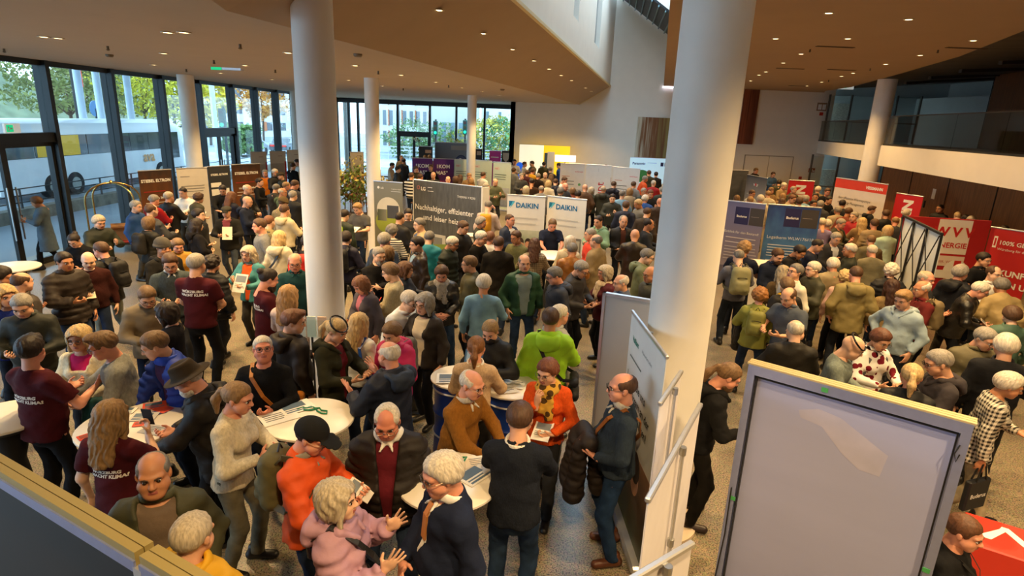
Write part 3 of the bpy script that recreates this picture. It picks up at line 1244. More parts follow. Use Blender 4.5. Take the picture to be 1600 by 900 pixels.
def head_template(kind, lod):
	key = ('head', kind, lod)
	if key in _tpl:
		return _tpl[key]
	f = Field((-.1, -.135, -.21), (.1, .125, .14), LODH[lod])
	fem = kind == 'f'
	big = kind == 'h'                      # heavy-set
	f.ell((0, .012, .032), (.0745, .0945, .088), .01)
	f.ell((0, -.03, -.04), (.056 + .006 * big - .003 * fem, .062, .077 - .003 * fem), .03)
	f.ell((0, -.062, -.092), (.024 - .004 * fem, .022, .02), .03)
	for s in (-1, 1):
		f.ell((s * .038, -.052, -.036), (.028, .03, .03), .02)
		f.cone((s * .052, -.03, -.05), (s * .03, -.06, -.088), .018 + .006 * big, .016, .03)
		f.cone((s * .045, -.07, .026), (s * .012, -.083, .022), .011 if fem else .014, .011, .018)
	for s in (-1, 1):
		f.ell((s * .031, -.099, .004), (.017, .016, .0125), .012, minus=True)
	f.cone((0, -.084, .012), (0, -.106, -.026), .008, .0125, .012)
	for s in (-1, 1):
		f.ell((s * .011, -.098, -.03), (.008, .011, .008), .008)
	f.cone((-.018, -.083, -.06), (0, -.0925, -.059), .0065, .008, .008)
	f.cone((.018, -.083, -.06), (0, -.0925, -.059), .0065, .008, .008)
	f.cone((-.014, -.083, -.071), (.014, -.083, -.071), .008, .008, .006)
	f.cone((0, .022, -.06), (0, .042, -.22), .052 - .006 * fem + .006 * big, .058, .03)
	if big:
		f.ell((0, -.045, -.1), (.045, .04, .028), .03)
	for s in (-1, 1):
		f.ell((s * .076, .008, -.006), (.0085, .019, .031), .008, M=rx(-.25) @ rz_(s * .35))
	V, Q = f.mesh()
	C = V[Q].mean(1)
	fm = np.zeros(len(Q), np.int32)
	lip = (np.abs(C[:, 0]) < .022) & (C[:, 1] < -.078) & (np.abs(C[:, 2] + .065) < .011 if lod == 0 else np.abs(C[:, 2] + .065) < .012)
	fm[lip] = 1
	# eyes and brows
	vs, fs, ms = [V], [Q], [fm]
	base = len(V)
	for s in (-1, 1):
		seg, rings = (10, 6) if lod == 0 else (6, 4)
		pts = []
		for i in range(rings + 1):
			th = math.pi * i / rings
			for j in range(seg):
				ph = 2 * math.pi * j / seg
				pts.append((s * .031 + .0128 * math.sin(th) * math.cos(ph), -.0785 - .0128 * math.cos(th), .004 + .0105 * math.sin(th) * math.sin(ph)))
		q, m = [], []
		for i in range(rings):
			for j in range(seg):
				a = i * seg + j
				b = i * seg + (j + 1) % seg
				q.append((base + a, base + b, base + b + seg, base + a + seg))
				m.append(3 if i < (2 if lod == 0 else 1) else 2)
		vs.append(np.array(pts))
		fs.append(np.array(q))
		ms.append(np.array(m))
		base += len(pts)
		p = []
		for i, (x, y, z) in enumerate([(.014, -.093, .0205), (.03, -.0925, .026), (.047, -.0795, .022)]):
			for dy, dz in ((-.004, -.0035), (-.004, .0035), (.006, .0035), (.006, -.0035)):
				p.append((s * x, y + dy, z + dz))
		q = []
		for i in range(2):
			for j in range(4):
				a, b = i * 4 + j, i * 4 + (j + 1) % 4
				q.append((base + a, base + b, base + b + 4, base + a + 4))
		vs.append(np.array(p))
		fs.append(np.array(q))
		ms.append(np.full(len(q), 4))
		base += len(p)
	r = (np.concatenate(vs), np.concatenate(fs).astype(np.int32), np.concatenate(ms))
	_tpl[key] = r
	return r

def hand_template(pose, lod):
	"""left hand: wrist at origin, fingers towards -Z, palm towards -X, thumb towards -Y"""
	key = ('hand', pose, lod)
	if key in _tpl:
		return _tpl[key]
	curl = {'relax': 22, 'grip': 62, 'flat': 4, 'open': 6, 'fist': 80}[pose]
	f = Field((-.1, -.105, -.2), (.04, .07, .05), LODA[lod])
	up = np.array([1.0, 0, 0])
	f.cone((0, 0, .05), (0, 0, -.01), .029, .026, .01, flat=(up, 1.3))
	f.ell((-.002, .002, -.05), (.0165, .041, .052), .012)
	f.ell((-.012, -.022, -.035), (.015, .018, .03), .01)
	spread = .14 if pose == 'open' else .05
	thick = .0085 + (.001 if lod else 0) + (.0015 if lod == 2 else 0)
	for i, (y, ln) in enumerate(((-.031, .074), (-.0105, .083), (.010, .077), (.029, .061))):
		p = np.array([0, y, -.09])
		a = math.radians(curl * (0.75 + .12 * i))
		sp = (i - 1.4) * spread
		cur = a * .55
		r0 = thick
		for sl, dr in ((.46, 1.0), (.3, 1.0), (.24, .7)):
			d = np.array([-math.sin(cur), math.cos(cur) * math.sin(sp), -math.cos(cur) * math.cos(sp)])
			q = p + d * ln * sl
			f.cone(p, q, r0, r0 * .93, .003)
			p = q
			r0 *= .93
			cur += a * dr
	c = 1.0 if pose in ('grip', 'fist') else .3
	p0 = np.array([-.008, -.022, -.022])
	d1 = nrm((-.35 - .25 * c, -.8 + .25 * c, -.55))
	p1 = p0 + d1 * .042
	d2 = nrm((-.3 - .4 * c, -.45 + .45 * c, -.85))
	p2 = p1 + d2 * .034
	f.cone(p0, p1, .014, .0105, .008)
	f.cone(p1, p2, .0105, .0085, .003)
	r = f.mesh()
	_tpl[key] = r
	return r

def _hairline(F, pts, thin=.006):
	"""keep what lies above a line z(y)"""
	Y = F.ax[1][None, :, None]
	Z = F.ax[2][None, None, :]
	zl = np.interp(Y, [p[0] for p in pts], [p[1] for p in pts])
	F.F = F.F + (np.clip((zl + .045 - Z) / .045, 0, 1) * thin).astype(np.float32)
	F.F = np.maximum(F.F, ((zl - Z) * .8).astype(np.float32))

def hair_template(style, lod):
	key = ('hair', style, lod)
	if key in _tpl:
		return _tpl[key]
	f = Field((-.15, -.14, -.46 if style in ('long', 'braid') else -.26), (.15, .22, .19), LODR[lod])
	HL = [(-.12, .075), (-.075, .066), (-.05, .05), (-.034, .0), (-.018, -.012), (.012, .012), (.03, -.02), (.055, -.06), (.12, -.072)]
	th = {'short': .012, 'crop': .005, 'thick': .016, 'wavy': .02, 'curly': .03, 'bob': .024, 'long': .022, 'pony': .009, 'bun': .009,
		  'ring': .005, 'recede': .008, 'braid': .009, 'quiff': .014, 'buzz': .0035}[style]
	f.ell((0, .014, .034), (.0755 + th, .097 + th, .0895 + th), .01)
	if style in ('short', 'crop', 'thick', 'wavy', 'quiff', 'buzz', 'curly'):
		if style == 'quiff':
			f.ell((0, -.055, .105), (.058, .045, .032), .03)
		if style in ('thick', 'wavy', 'curly'):
			f.ell((0, .03, .01), (.083 + th * .6, .085 + th * .6, .085), .03)
			HL = [(-.13, .07), (-.075, .06), (-.05, .04), (-.03, -.01), (-.015, -.03), (.012, -.02), (.03, -.05), (.055, -.085), (.14, -.095)]
		(f.ripple(.012, 62, 1) if style == 'curly' else f.strands(.0028 if style in ('wavy', 'thick', 'quiff') else .0018, 17))
		_hairline(f, HL, th * .75)
	elif style == 'recede':
		_hairline(f, HL)
		f.ell((0, -.075, .10), (.052, .075, .06), .03, minus=True)
		f.ripple(.002, 90, 2)
	elif style == 'ring':
		_hairline(f, HL)
		f.ell((0, -.03, .125), (.075, .105, .075), .025, minus=True)
		f.ripple(.002, 90, 2)
	elif style in ('bob', 'long'):
		f.ell((0, .022, -.03), (.098, .1, .115), .03)
		for s in (-1, 1):
			f.cone((s * .07, -.03, .05), (s * .078, -.028, -.12), .026, .02, .02)
		if style == 'long':
			f.cone((-.045, .075, -.05), (-.055, .085, -.32), .05, .03, .03)
			f.cone((.045, .075, -.05), (.055, .085, -.32), .05, .03, .03)
			f.cone((0, .085, -.05), (0, .1, -.36), .05, .03, .03)
			for s in (-1, 1):
				f.cone((s * .085, .01, -.05), (s * .1, -.01, -.26), .03, .018, .03)
		f.strands(.005, 13)
		# the face stays free
		X, Y, Z = f.ax[0][:, None, None], f.ax[1][None, :, None], f.ax[2][None, None, :]
		face = np.maximum(np.maximum(np.abs(X) - (.06 + .0 * Z), Y + .028), Z - .078 + .5 * np.abs(X))
		f.F = np.maximum(f.F, -face.astype(np.float32))
		f.ell((0, -.03, -.06), (.062, .085, .125), .005, minus=True)
		f.plane((0, 0, -.135 if style == 'bob' else -.36), (0, 0, -1))
	else:
		_hairline(f, HL)
		if style in ('pony', 'braid'):
			f.ell((0, .118, .03), (.024, .022, .024), .012)
			ln = -.17 if style == 'pony' else -.4
			f.cone((0, .13, .03), (0, .15, -.06), .022, .033, .015)
			f.cone((0, .15, -.06), (0, .125, ln), .033, .014, .02)
		else:
			f.ell((0, .115, .075), (.042, .04, .04), .012)
		f.ripple(.0022, 110, 4)
	r = f.mesh()
	_tpl[key] = r
	return r

def hat_template(kind, lod):
	key = ('hat', kind, lod)
	if key in _tpl:
		return _tpl[key]
	f = Field((-.2, -.24, -.05), (.2, .22, .2), LODR[lod])
	if kind == 'cap':
		f.ell((0, .014, .045), (.091, .112, .098), .01)
		f.plane((0, 0, .03), (0, -.12, -1))
		f.ell((0, -.115, .032), (.078, .085, .009), .006, M=rx(.2))
	elif kind == 'flatcap':
		f.ell((0, .0, .06), (.098, .125, .062), .01)
		f.plane((0, 0, .032), (0, .0, -1))
		f.ell((0, -.12, .034), (.07, .05, .009), .006, M=rx(.25))
	elif kind == 'beanie':
		f.ell((0, .018, .05), (.091, .112, .105), .01)
		f.plane((0, 0, .012), (0, .25, -1))
		f.torus((0, .014, .03), .097, .012, .01, 1.6)
	elif kind == 'helmet':
		f.ell((0, .01, .05), (.105, .13, .1), .01)
		f.plane((0, 0, .03), (0, .2, -1))
		for i in range(4):
			f.ell(((i - 1.5) * .045, -.01, .15), (.01, .07, .03), .01, minus=True)
	else:                                   # felt hat with a brim
		f.cone((0, .012, .03), (0, .012, .11), .094, .078, .01, flat=(np.array([0, 1.0, 0]), .82))
		f.plane((0, 0, .15), (0, 0, 1))
		f.plane((0, 0, .03), (0, 0, -1))
		f.ell((0, -.02, .16), (.03, .09, .03), .02, minus=True)
		f.ell((0, .012, .036), (.155, .175, .011), .012)
	r = f.mesh()
	_tpl[key] = r
	return r

def glasses_template():
	key = 'glasses'
	if key in _tpl:
		return _tpl[key]
	mb = MB()
	for s in (-1, 1):
		pts = [(s * .033 + .023 * math.copysign(abs(math.cos(a)) ** .7, math.cos(a)), -.108 + abs(math.cos(a)) * .002 + .003, .002 + .0175 * math.copysign(abs(math.sin(a)) ** .7, math.sin(a)))
			   for a in [2 * math.pi * i / 14 for i in range(15)]]
		mb.tube(pts, .0022, 4, False)
		mb.tube([(s * .056, -.104, .008), (s * .079, -.06, .012), (s * .082, .01, .008)], .0022, 4)
	mb.tube([(-.011, -.107, .004), (0, -.111, .007), (.011, -.107, .004)], .0022, 4)
	me = raw_mesh('glasses', mb.v, mb.f)
	_tpl[key] = me
	return me

ARMS = {  # wrist target (left arm, in the upright chest frame), elbow pole, finger direction, palm direction, hand
	'down': ((.255, -.03, .885), (.5, 1, 0), (-.05, -.15, -1), (-1, .1, 0), 'relax'),
	'front': ((.075, -.245, 1.02), (.9, .6, -.3), (-.85, -.35, -.25), (0, 1, -.3), 'relax'),
	'hold': ((.11, -.30, 1.14), (.8, .5, -.6), (-.45, -.8, .15), (-.45, .25, .85), 'grip'),
	'read': ((.12, -.27, 1.22), (.8, .4, -.8), (-.3, -.75, .5), (-.75, .2, .6), 'grip'),
	'chin': ((.05, -.215, 1.36), (.5, 0, -1), (-.1, .1, 1), (-.5, .9, 0), 'grip'),
	'cross': ((-.09, -.21, 1.17), (1, .1, -.3), (-1, .25, .1), (0, 1, -.2), 'relax'),
	'hip': ((.225, -.05, 1.03), (1, .6, 0), (-.5, -.6, -.5), (-.8, .5, 0), 'relax'),
	'pocket': ((.225, -.075, .93), (.7, 1, 0), (-.15, -.25, -1), (-1, .2, 0), 'relax'),
	'behind': ((.03, .19, .99), (1, .6, 0), (-.9, .1, -.4), (0, 1, 0), 'relax'),
	'reach': ((.15, -.46, 1.13), (.8, .2, -.8), (-.15, -1, -.15), (-.3, 0, -1), 'relax'),
	'table': ((.10, -.40, 1.11), (.9, .3, -.4), (-.7, -.7, -.05), (0, .1, -1), 'relax'),
	'phone': ((.07, -.29, 1.33), (.7, .2, -1), (-.2, -.35, .9), (-.5, .8, .2), 'grip'),
	'point': ((.12, -.46, 1.30), (.7, .3, -1), (-.1, -1, .1), (-.8, 0, -.5), 'relax'),
	'ges': ((.13, -.36, 1.30), (.6, .3, -1), (-.15, -.62, .75), (-.95, .15, .1), 'open'),
	'ges2': ((.17, -.33, 1.19), (.7, .3, -1), (-.1, -.85, .45), (-.6, .1, .8), 'open'),
	'strap': ((.115, -.165, 1.29), (.8, .3, -1), (-.35, .15, .9), (-.3, 1, 0), 'grip'),
	'hang': ((.10, -.20, 1.05), (.9, .7, -.2), (-.8, -.5, 0), (0, .3, 1), 'grip'),
	'carry': ((.26, -.04, .86), (.4, 1, 0), (0, -.05, -1), (-1, 0, 0), 'fist'),
	'face': ((.10, -.20, 1.46), (.8, 0, -1), (-.4, .2, .85), (-.6, .8, 0), 'relax'),
	'low': ((.14, -.40, .90), (.7, .7, 0), (-.3, -.8, -.6), (-.3, .3, -.9), 'grip'),
	'up': ((.14, -.30, 1.5), (.9, 0, -.7), (0, -.3, 1), (-.6, .8, 0), 'grip'),
}

class Figure:
	"""posed skeleton; everything in metres for a 1.75 m figure facing -Y"""

	def __init__(self, lean=0, twist=0, side=0, hy=0, hp=0, hr=0, arms=('down', 'down'), legs='stand', fem=False):
		L = math.radians(lean)
		self.fem = fem
		self.hip = np.array([0, .28 * math.sin(L) * .55, .955 - .02 * abs(math.sin(L))])
		self.M0 = rz_(math.radians(twist) * .3) @ rx(L * .45)
		self.M1 = rz_(math.radians(twist)) @ ry(math.radians(side)) @ rx(L)
		Mm = rx(L * .7)
		self.W = self.hip + Mm @ np.array([0, 0, .14])
		self.o1 = np.array([0, 0, 1.095])
		self.sw = .148 if fem else .166
		self.neck = self.ch((0, .012, 1.475))
		a = math.radians(lean) * .35
		self.Mh = rz_(math.radians(twist + hy)) @ rx(math.radians(hp) + a) @ ry(math.radians(hr))
		self.head = self.ch((0, .012, 1.50)) + self.Mh @ np.array([0, -.02, .135]) + self.M1 @ np.array([0, 0, 0])
		self.arm = []
		for i, s in enumerate((1, -1)):              # left, right
			a = arms[i]
			tgt, pole, fd, pd, hd = ARMS[a] if isinstance(a, str) else a
			S = np.array([self.sw, .012, 1.392])
			T = np.asarray(tgt, float)
			l1, l2 = .285, .25
			v = T - S
			D = np.linalg.norm(v)
			D2 = min(max(D, .17), (l1 + l2) * .995)
			v = v / D
			T = S + v * D2
			ca = (l1 * l1 + D2 * D2 - l2 * l2) / (2 * l1 * D2)
			ca = min(1, max(-1, ca))
			p = np.asarray(pole, float)
			p = p - (p @ v) * v
			p = nrm(p)
			E = S + v * l1 * ca + p * l1 * math.sqrt(max(0, 1 - ca * ca))
			fd = nrm(fd)
			pd = np.asarray(pd, float)
			pd = nrm(pd - (pd @ fd) * fd)
			R = np.stack([-pd, np.cross(fd, pd), -fd], 1)
			mir = np.array([s, 1, 1.0])
			self.arm.append(dict(S=self.ch(S * mir), E=self.ch(E * mir), T=self.ch(T * mir), R=R, mir=mir, T0=T, hand=hd, s=s))
		# legs: ankle positions
		if legs == 'sit':
			drop = .46
			for nm in ('hip', 'W', 'neck', 'head'):
				setattr(self, nm, getattr(self, nm) - np.array([0, 0, drop]))
			for A in self.arm:
				for kk in 'SET':
					A[kk] = A[kk] - np.array([0, 0, drop])
			self.leg = []
			for s in (1, -1):
				H = self.hip + self.M0 @ np.array([s * .088, 0, -.03])
				self.leg.append((H, np.array([s * .11, -.42, .50]), np.array([s * .11, -.40, .085]), s))
			return
		lg = {'stand': ((.105, 0), (-.105, 0)), 'wide': ((.15, -.02), (-.15, .02)), 'step': ((.095, -.2), (-.095, .2)), 'step2': ((.095, .2), (-.095, -.2)),
			  'shift': ((.12, -.07), (-.10, .05)), 'close': ((.08, 0), (-.08, .02))}[legs]
		self.leg = []
		for i, s in enumerate((1, -1)):
			H = self.hip + self.M0 @ np.array([s * .088, 0, -.03])
			A = np.array([lg[i][0], lg[i][1] + .02, .085 + (.05 if lg[i][1] > .15 else 0)])
			v = A - H
			D = np.linalg.norm(v)
			l1, l2 = .435, .43
			D2 = min(D, (l1 + l2) * .998)
			v = v / D
			A = H + v * D2
			ca = min(1, (l1 * l1 + D2 * D2 - l2 * l2) / (2 * l1 * D2))
			p = np.array([s * .15, -1, 0])
			p = nrm(p - (p @ v) * v)
			K = H + v * l1 * ca + p * l1 * math.sqrt(max(0, 1 - ca * ca))
			self.leg.append((H, K, A, s))

	def ch(self, p):
		"""chest-frame point (upright coordinates) -> posed"""
		return self.W + self.M1 @ (np.asarray(p, float) - self.o1)

	def pv(self, p):
		"""pelvis-frame point (upright coordinates) -> posed"""
		return self.hip + self.M0 @ (np.asarray(p, float) - np.array([0, 0, .955]))

GARM = {  # offset torso, offset arm, hem height, sleeve
	't_shirt': (.012, .014, .86, 'short'), 'polo': (.012, .014, .87, 'short'), 'sweater': (.017, .012, .87, 'long'), 'shirt': (.015, .012, .86, 'long'),
	'hoodie': (.024, .018, .85, 'long'), 'jacket': (.031, .02, .82, 'long'), 'puffer': (.043, .032, .80, 'long'), 'blazer': (.026, .016, .78, 'long'),
	'coat': (.034, .022, .60, 'long'), 'parka': (.037, .025, .72, 'long'), 'vest': (.036, .012, .82, 'none'), 'longcoat': (.036, .022, .45, 'long'),
}

def torso_solid(f, g, off, aoff, hem, sleeve, belly=0.0, quilt=False, arms=True, collar=None, seed=0):
	u1 = g.M1[:, 1]
	u0 = g.M0[:, 1]
	w = -.012 if g.fem else 0.0
	k = .05
	q1 = (6, .014) if quilt else None
	f.cone(g.ch((0, 0, 1.10)), g.ch((0, -.004, 1.31)), .140 + off + w * 1.5, .168 + off + w, k, flat=(u1, 1.42), quilt=(3, .022) if quilt else None)
	for s in (1, -1):
		f.cone(g.ch((s * .045, .012, 1.405)), g.ch((s * (g.sw - .012), .012, 1.383)), .066 + off * .9, .054 + off * .8, .04)
	f.cone(g.ch((0, .02, 1.40)), g.ch((0, .014, 1.52)), .082 + off * .6, .058 + off * .5, .05)
	f.cone(g.pv((0, 0, 1.09)), g.pv((0, .004, hem - .05)), .142 + off + w * 1.2, .168 + off * 1.25 + (.03 if hem < .7 else 0), k, flat=(u0, 1.24),
		   stop=(g.pv((0, 0, hem)), -g.M0[:, 2]), quilt=(4, .022) if quilt else None)
	if belly:
		f.ell(g.pv((0, -.045, 1.08)), (.125 + belly * .4 + off, .075 + belly + off, .15), .08)
	if g.fem:
		for s in (1, -1):
			f.ell(g.ch((s * .07, -.085, 1.275)), (.062 + off * .7, .055 + off * .7, .06 + off * .7), .04)
	if arms and sleeve != 'none':
		for a in g.arm:
			S, E, T = a['S'], a['E'], a['T']
			if sleeve == 'short':
				mid = S + (E - S) * .72
				f.cone(S, mid, .059 + aoff, .056 + aoff, .035, stop=(S + (E - S) * .70, nrm(E - S)))
			else:
				f.cone(S, E, .055 + aoff, .046 + aoff, .035, quilt=(4, .018) if quilt else None)
				d = nrm(T - E)
				f.cone(E, T, .046 + aoff, .034 + aoff * .8, .025, stop=(T - d * .012, d), quilt=(4, .016) if quilt else None)
	elif sleeve == 'none':
		for a in g.arm:
			f.ell(a['S'], (.06, .06, .06), .03)

def bounds(g, hem=0.0, pad=.14, legs=False):
	P = [g.hip, g.W, g.neck, g.head] + [a[k] for a in g.arm for k in 'SET'] + [g.ch((s * .25, y, 1.3)) for s in (1, -1) for y in (-.2, .2)]
	P += [g.pv((s * .24, y, hem)) for s in (1, -1) for y in (-.22, .22)]
	P = np.array(P)
	return P.min(0) - .06, P.max(0) + .06

MAT_SKIN = MAT_LIP = MAT_EYE = MAT_IRIS = MAT_BROW = MAT_CLOTH = MAT_HAIR = None

def people_materials():
	global MAT_SKIN, MAT_LIP, MAT_EYE, MAT_IRIS, MAT_BROW, MAT_HAIR
	MAT_SKIN = mat('skin', objcol=True, rough=.5, noise=.10, nscale=14, bump=.06, bscale=120, spec=.4)
	b = MAT_SKIN.node_tree.nodes['Principled BSDF']
	b.inputs['Subsurface Weight'].default_value = 0.0
	MAT_LIP = mat('lips', (165, 92, 84), rough=.45)
	MAT_EYE = mat('eye_white', (215, 208, 200), rough=.25)
	MAT_IRIS = mat('iris', (38, 28, 22), rough=.2)
	MAT_BROW = mat('eyebrow', (72, 52, 38), rough=.8)
	MAT_HAIR = mat('hair', objcol=True, rough=.55, noise=.3, nscale=1.0, bump=.32, bscale=1.0, stretch=(90, 90, 14), spec=.35)

def cloth_mat(kind):
	"""garment fabrics; all take the object's own colour"""
	if kind == 'plain':
		return mat('woven_cloth', objcol=True, rough=.88, noise=.16, nscale=7, bump=.5, bscale=20, spec=.2)
	if kind == 'knit':
		return mat('knitted_wool', objcol=True, rough=.95, noise=.16, nscale=60, bump=.45, bscale=110, stretch=(1, 1, .45), spec=.12)
	if kind == 'shell':
		return mat('shell_nylon', objcol=True, rough=.62, noise=.12, nscale=6, bump=.4, bscale=18, spec=.3)
	if kind == 'leather':
		return mat('leather', objcol=True, rough=.38, noise=.25, nscale=9, bump=.4, bscale=40, spec=.5)
	if kind == 'denim':
		return mat('denim', objcol=True, rough=.9, noise=.3, nscale=9, bump=.3, bscale=60, spec=.15)
	name = 'cloth_' + kind
	if name in MATS:
		return MATS[name]
	m = mat(name, objcol=True, rough=.88, bump=.25, bscale=26, spec=.2)
	nt = m.node_tree
	L = nt.links.new
	b = nt.nodes['Principled BSDF']
	tc = [n for n in nt.nodes if n.type == 'TEX_COORD'][0]
	oi = [n for n in nt.nodes if n.type == 'OBJECT_INFO'][0]
	at = nt.nodes.new('ShaderNodeAttribute')
	at.attribute_type = 'OBJECT'
	at.attribute_name = 'second_colour'
	mix = nt.nodes.new('ShaderNodeMix')
	mix.data_type = 'RGBA'
	L(oi.outputs['Color'], mix.inputs[6])
	L(at.outputs['Color'], mix.inputs[7])
	L(mix.outputs[2], b.inputs['Base Color'])
	sep = nt.nodes.new('ShaderNodeSeparateXYZ')
	L(tc.outputs['Object'], sep.inputs[0])

	def math_(op, a, bb=None, val=None):
		n = nt.nodes.new('ShaderNodeMath')
		n.operation = op
		for i, s in enumerate((a, bb)):
			if s is None:
				continue
			if isinstance(s, (int, float)):
				n.inputs[i].default_value = s
			else:
				L(s, n.inputs[i])
		return n.outputs[0]

	def band(src, freq, duty):
		return math_('LESS_THAN', math_('FRACT', math_('MULTIPLY', src, freq)), duty)
	if kind == 'stripe':
		fac = band(sep.outputs['Z'], 22, .45)
	elif kind == 'bigstripe':
		fac = band(sep.outputs['Z'], 9, .5)
	elif kind == 'plaid':
		a = band(math_('ADD', sep.outputs['X'], sep.outputs['Y']), 24, .5)
		c = band(sep.outputs['Z'], 24, .5)
		fac = math_('MULTIPLY', math_('ADD', a, c), .5)
	elif kind == 'camo':
		n = nt.nodes.new('ShaderNodeTexNoise')
		n.inputs['Scale'].default_value = 14
		L(tc.outputs['Object'], n.inputs['Vector'])
		fac = math_('GREATER_THAN', n.outputs['Fac'], .52)
	else:                                     # floral print
		n = nt.nodes.new('ShaderNodeTexVoronoi')
		n.inputs['Scale'].default_value = 11
		L(tc.outputs['Object'], n.inputs['Vector'])
		fac = math_('LESS_THAN', n.outputs['Distance'], .40)
	L(fac, mix.inputs[0])
	return m

def xf(V, M, o):
	return V @ np.asarray(M).T + np.asarray(o)

def join(parts):
	vs, fs, ms = [], [], []
	b = 0
	for p in parts:
		V, Q = p[0], p[1]
		if len(V) == 0:
			continue
		vs.append(V)
		fs.append(Q + b)
		ms.append(p[2] if len(p) > 2 else np.zeros(len(Q), np.int32))
		b += len(V)
	return np.concatenate(vs), np.concatenate(fs), np.concatenate(ms)

SKIN = {'fair': (214, 160, 128), 'pink': (216, 150, 122), 'tan': (186, 128, 92), 'pale': (224, 178, 148), 'dark': (120, 78, 54), 'red': (205, 130, 104)}
PEOPLE = []
HS = 1.04        # head size
BULK = 1.09      # winter clothes
OBST = []       # (x, y, clearance) of columns and tables
N_TRI = [0]

def add_part(name, VQ, material, root, color, smooth=True):
	V, Q = VQ[0], VQ[1]
	if len(Q) == 0:
		return None
	me = raw_mesh(name, V, Q, smooth, VQ[2] if len(VQ) > 2 else None)
	N_TRI[0] += 2 * len(Q)
	return link(name, me, material, root, color=color)

def person(px, py, face=0, H=1.72, top='jacket', col='#333333', fab=None, col2=None, inner=None, open_=0.0, trou='#2a2c33', tfab='plain', hair='short',
		   hcol='#4a3626', skin='fair', head='m', fem=False, lean=0, twist=0, side=0, hy=0, hp=8, hr=0, arms=('down', 'down'), legs='stand', belly=0.0,
		   glasses=None, hat=None, hatcol='#222222', scarf=None, hood=None, collar=None, shoes='#1c1a19', beard=None, sleeve=None, hem=None, mask=None,
		   bare_legs=False, label='person', group='visitors in the exhibition hall', lod=None, base=None, pos=None, tie=None, headband=None, fix=False):
	fem = fem or head == 'f'
	g = Figure(lean, twist, side, hy, hp, hr, arms, legs, fem)
	a = math.radians(face)
	if pos is None:
		# of a few plausible statures take the one that stands clear of neighbours and walls
		best = None
		for dH in (0,) if fix else (0, .03, -.03, .06, -.06, .09, -.09, .12, .15, -.12):
			s_ = (H + dH) / 1.75
			q = on_z(px, py, g.head[2] * s_)
			ox, oy = rot2((g.head[0] * s_ * BULK, g.head[1] * s_ * BULK), a)
			q = q[:2] - np.array([ox, oy])
			cost = abs(dH) * .6
			for r_ in PEOPLE:
				dd = math.hypot(q[0] - r_['root'].location[0], q[1] - r_['root'].location[1])
				cost += max(0, .46 - dd)
			for (cx, cy, cr) in OBST:
				cost += 6 * max(0, cr - math.hypot(q[0] - cx, q[1] - cy))
			if q[0] > -1 and q[1] > 30.2:
				cost += (q[1] - 30.2) * .5
			if best is None or cost < best[0] - 1e-6:
				best = (cost, H + dH)
		H = best[1]
	sc = H / 1.75
	hz = g.head[2] * sc + (base or 0.0)
	if pos is None:
		P = on_z(px, py, hz)
	else:
		P = np.array([pos[0], pos[1], hz])
	if pos is None:
		lim = 1.0
		if P[0] > -1 and P[1] > 30.4:
			lim = 30.4 / P[1]
		gd_ = float(gn @ (P[:2] - uA)) + .55
		if P[0] > 9 and gd_ > 0:
			lim = min(lim, 1 - gd_ / float(gn @ P[:2]))
		P = np.array([P[0] * lim, P[1] * lim, P[2]])
	hx, hyy = rot2((g.head[0] * sc * BULK, g.head[1] * sc * BULK), a)
	dep = depth_of(P)
	if lod is None:
		lod = 0 if dep < 6.1 else (1 if dep < 11.2 else 2)
	root = empty('person', (P[0] - hx, P[1] - hyy, base or 0.0), a)
	root.scale = (sc * BULK, sc * BULK, sc)
	tag(root, label, 'person', group)
	hT = LODT[lod]
	skc = lin(SKIN.get(skin, skin) if isinstance(skin, str) and not skin.startswith('#') else skin)
	off, aoff, hem0, slv = GARM[top]
	if sleeve:
		slv = sleeve
	hem = hem or hem0
	seed = (px * 13.7 + py * 7.3) % 6.28
	# ---- body: one continuous skin figure (torso, limbs, head, hands)
	parts = []
	lo, hi = bounds(g, .8)
	lo[2] = 0.0
	bare = slv in ('short', 'none') and top != 'vest'
	hb = (.021 if lod == 0 else .03 if lod == 1 else .042) if bare else (.045 if lod == 0 else .055 if lod == 1 else .07)
	f = Field(lo, hi, hb)
	torso_solid(f, g, -.012, 0, .9, 'none', 0, arms=False)
	for A in g.arm:
		f.cone(A['S'], A['E'], .05, .042, .03)
		f.cone(A['E'], A['T'], .042 if not fem else .037, .027 if not fem else .024, .02)
	for (Hh, K, An, s) in g.leg:
		f.cone(Hh, K, .08, .055, .03)
		f.cone(K, An, .054, .036, .02)
	parts.append(f.mesh())
	hV, hQ, hM = head_template('f' if fem else head, lod)
	parts.append((xf(hV, g.Mh * HS, g.head), hQ, hM))
	for A in g.arm:
		V, Q = hand_template(A['hand'], lod)
		V = (V @ A['R'].T + A['T0']) * A['mir']
		V = xf(V - g.o1, g.M1, g.W)
		parts.append((V, Q[:, ::-1] if A['s'] < 0 else Q))
	body = join(parts)
	ob = add_part('body', body, [MAT_SKIN, MAT_LIP, MAT_EYE, MAT_IRIS, MAT_BROW], root, skc)
	# ---- upper garment
	quilt = top in ('puffer', 'vest')
	f = Field(*bounds(g, min(hem, .9)), hT)
	torso_solid(f, g, off, aoff, hem, slv, belly, quilt)
	f.ripple(.0042 if top in ('t_shirt', 'polo', 'sweater', 'shirt') else .006, 22 if top != 'sweater' else 18, seed)
	if lod < 2 and not quilt:
		f.ripple(.0026, 47, seed * 2)
	if quilt:                     # stitched rows of down filling
		ax_ = g.M1[:, 2]
		X, Y, Z = f.ax[0][:, None, None] - g.W[0], f.ax[1][None, :, None] - g.W[1], f.ax[2][None, None, :] - g.W[2]
		lz_ = X * ax_[0] + Y * ax_[1] + Z * ax_[2]
		f.F = f.F + (.013 * (.55 - np.abs(np.sin(lz_ * math.pi / .085)))).astype(np.float32)
	nb = g.M1 @ nrm((0, -.42, 1))
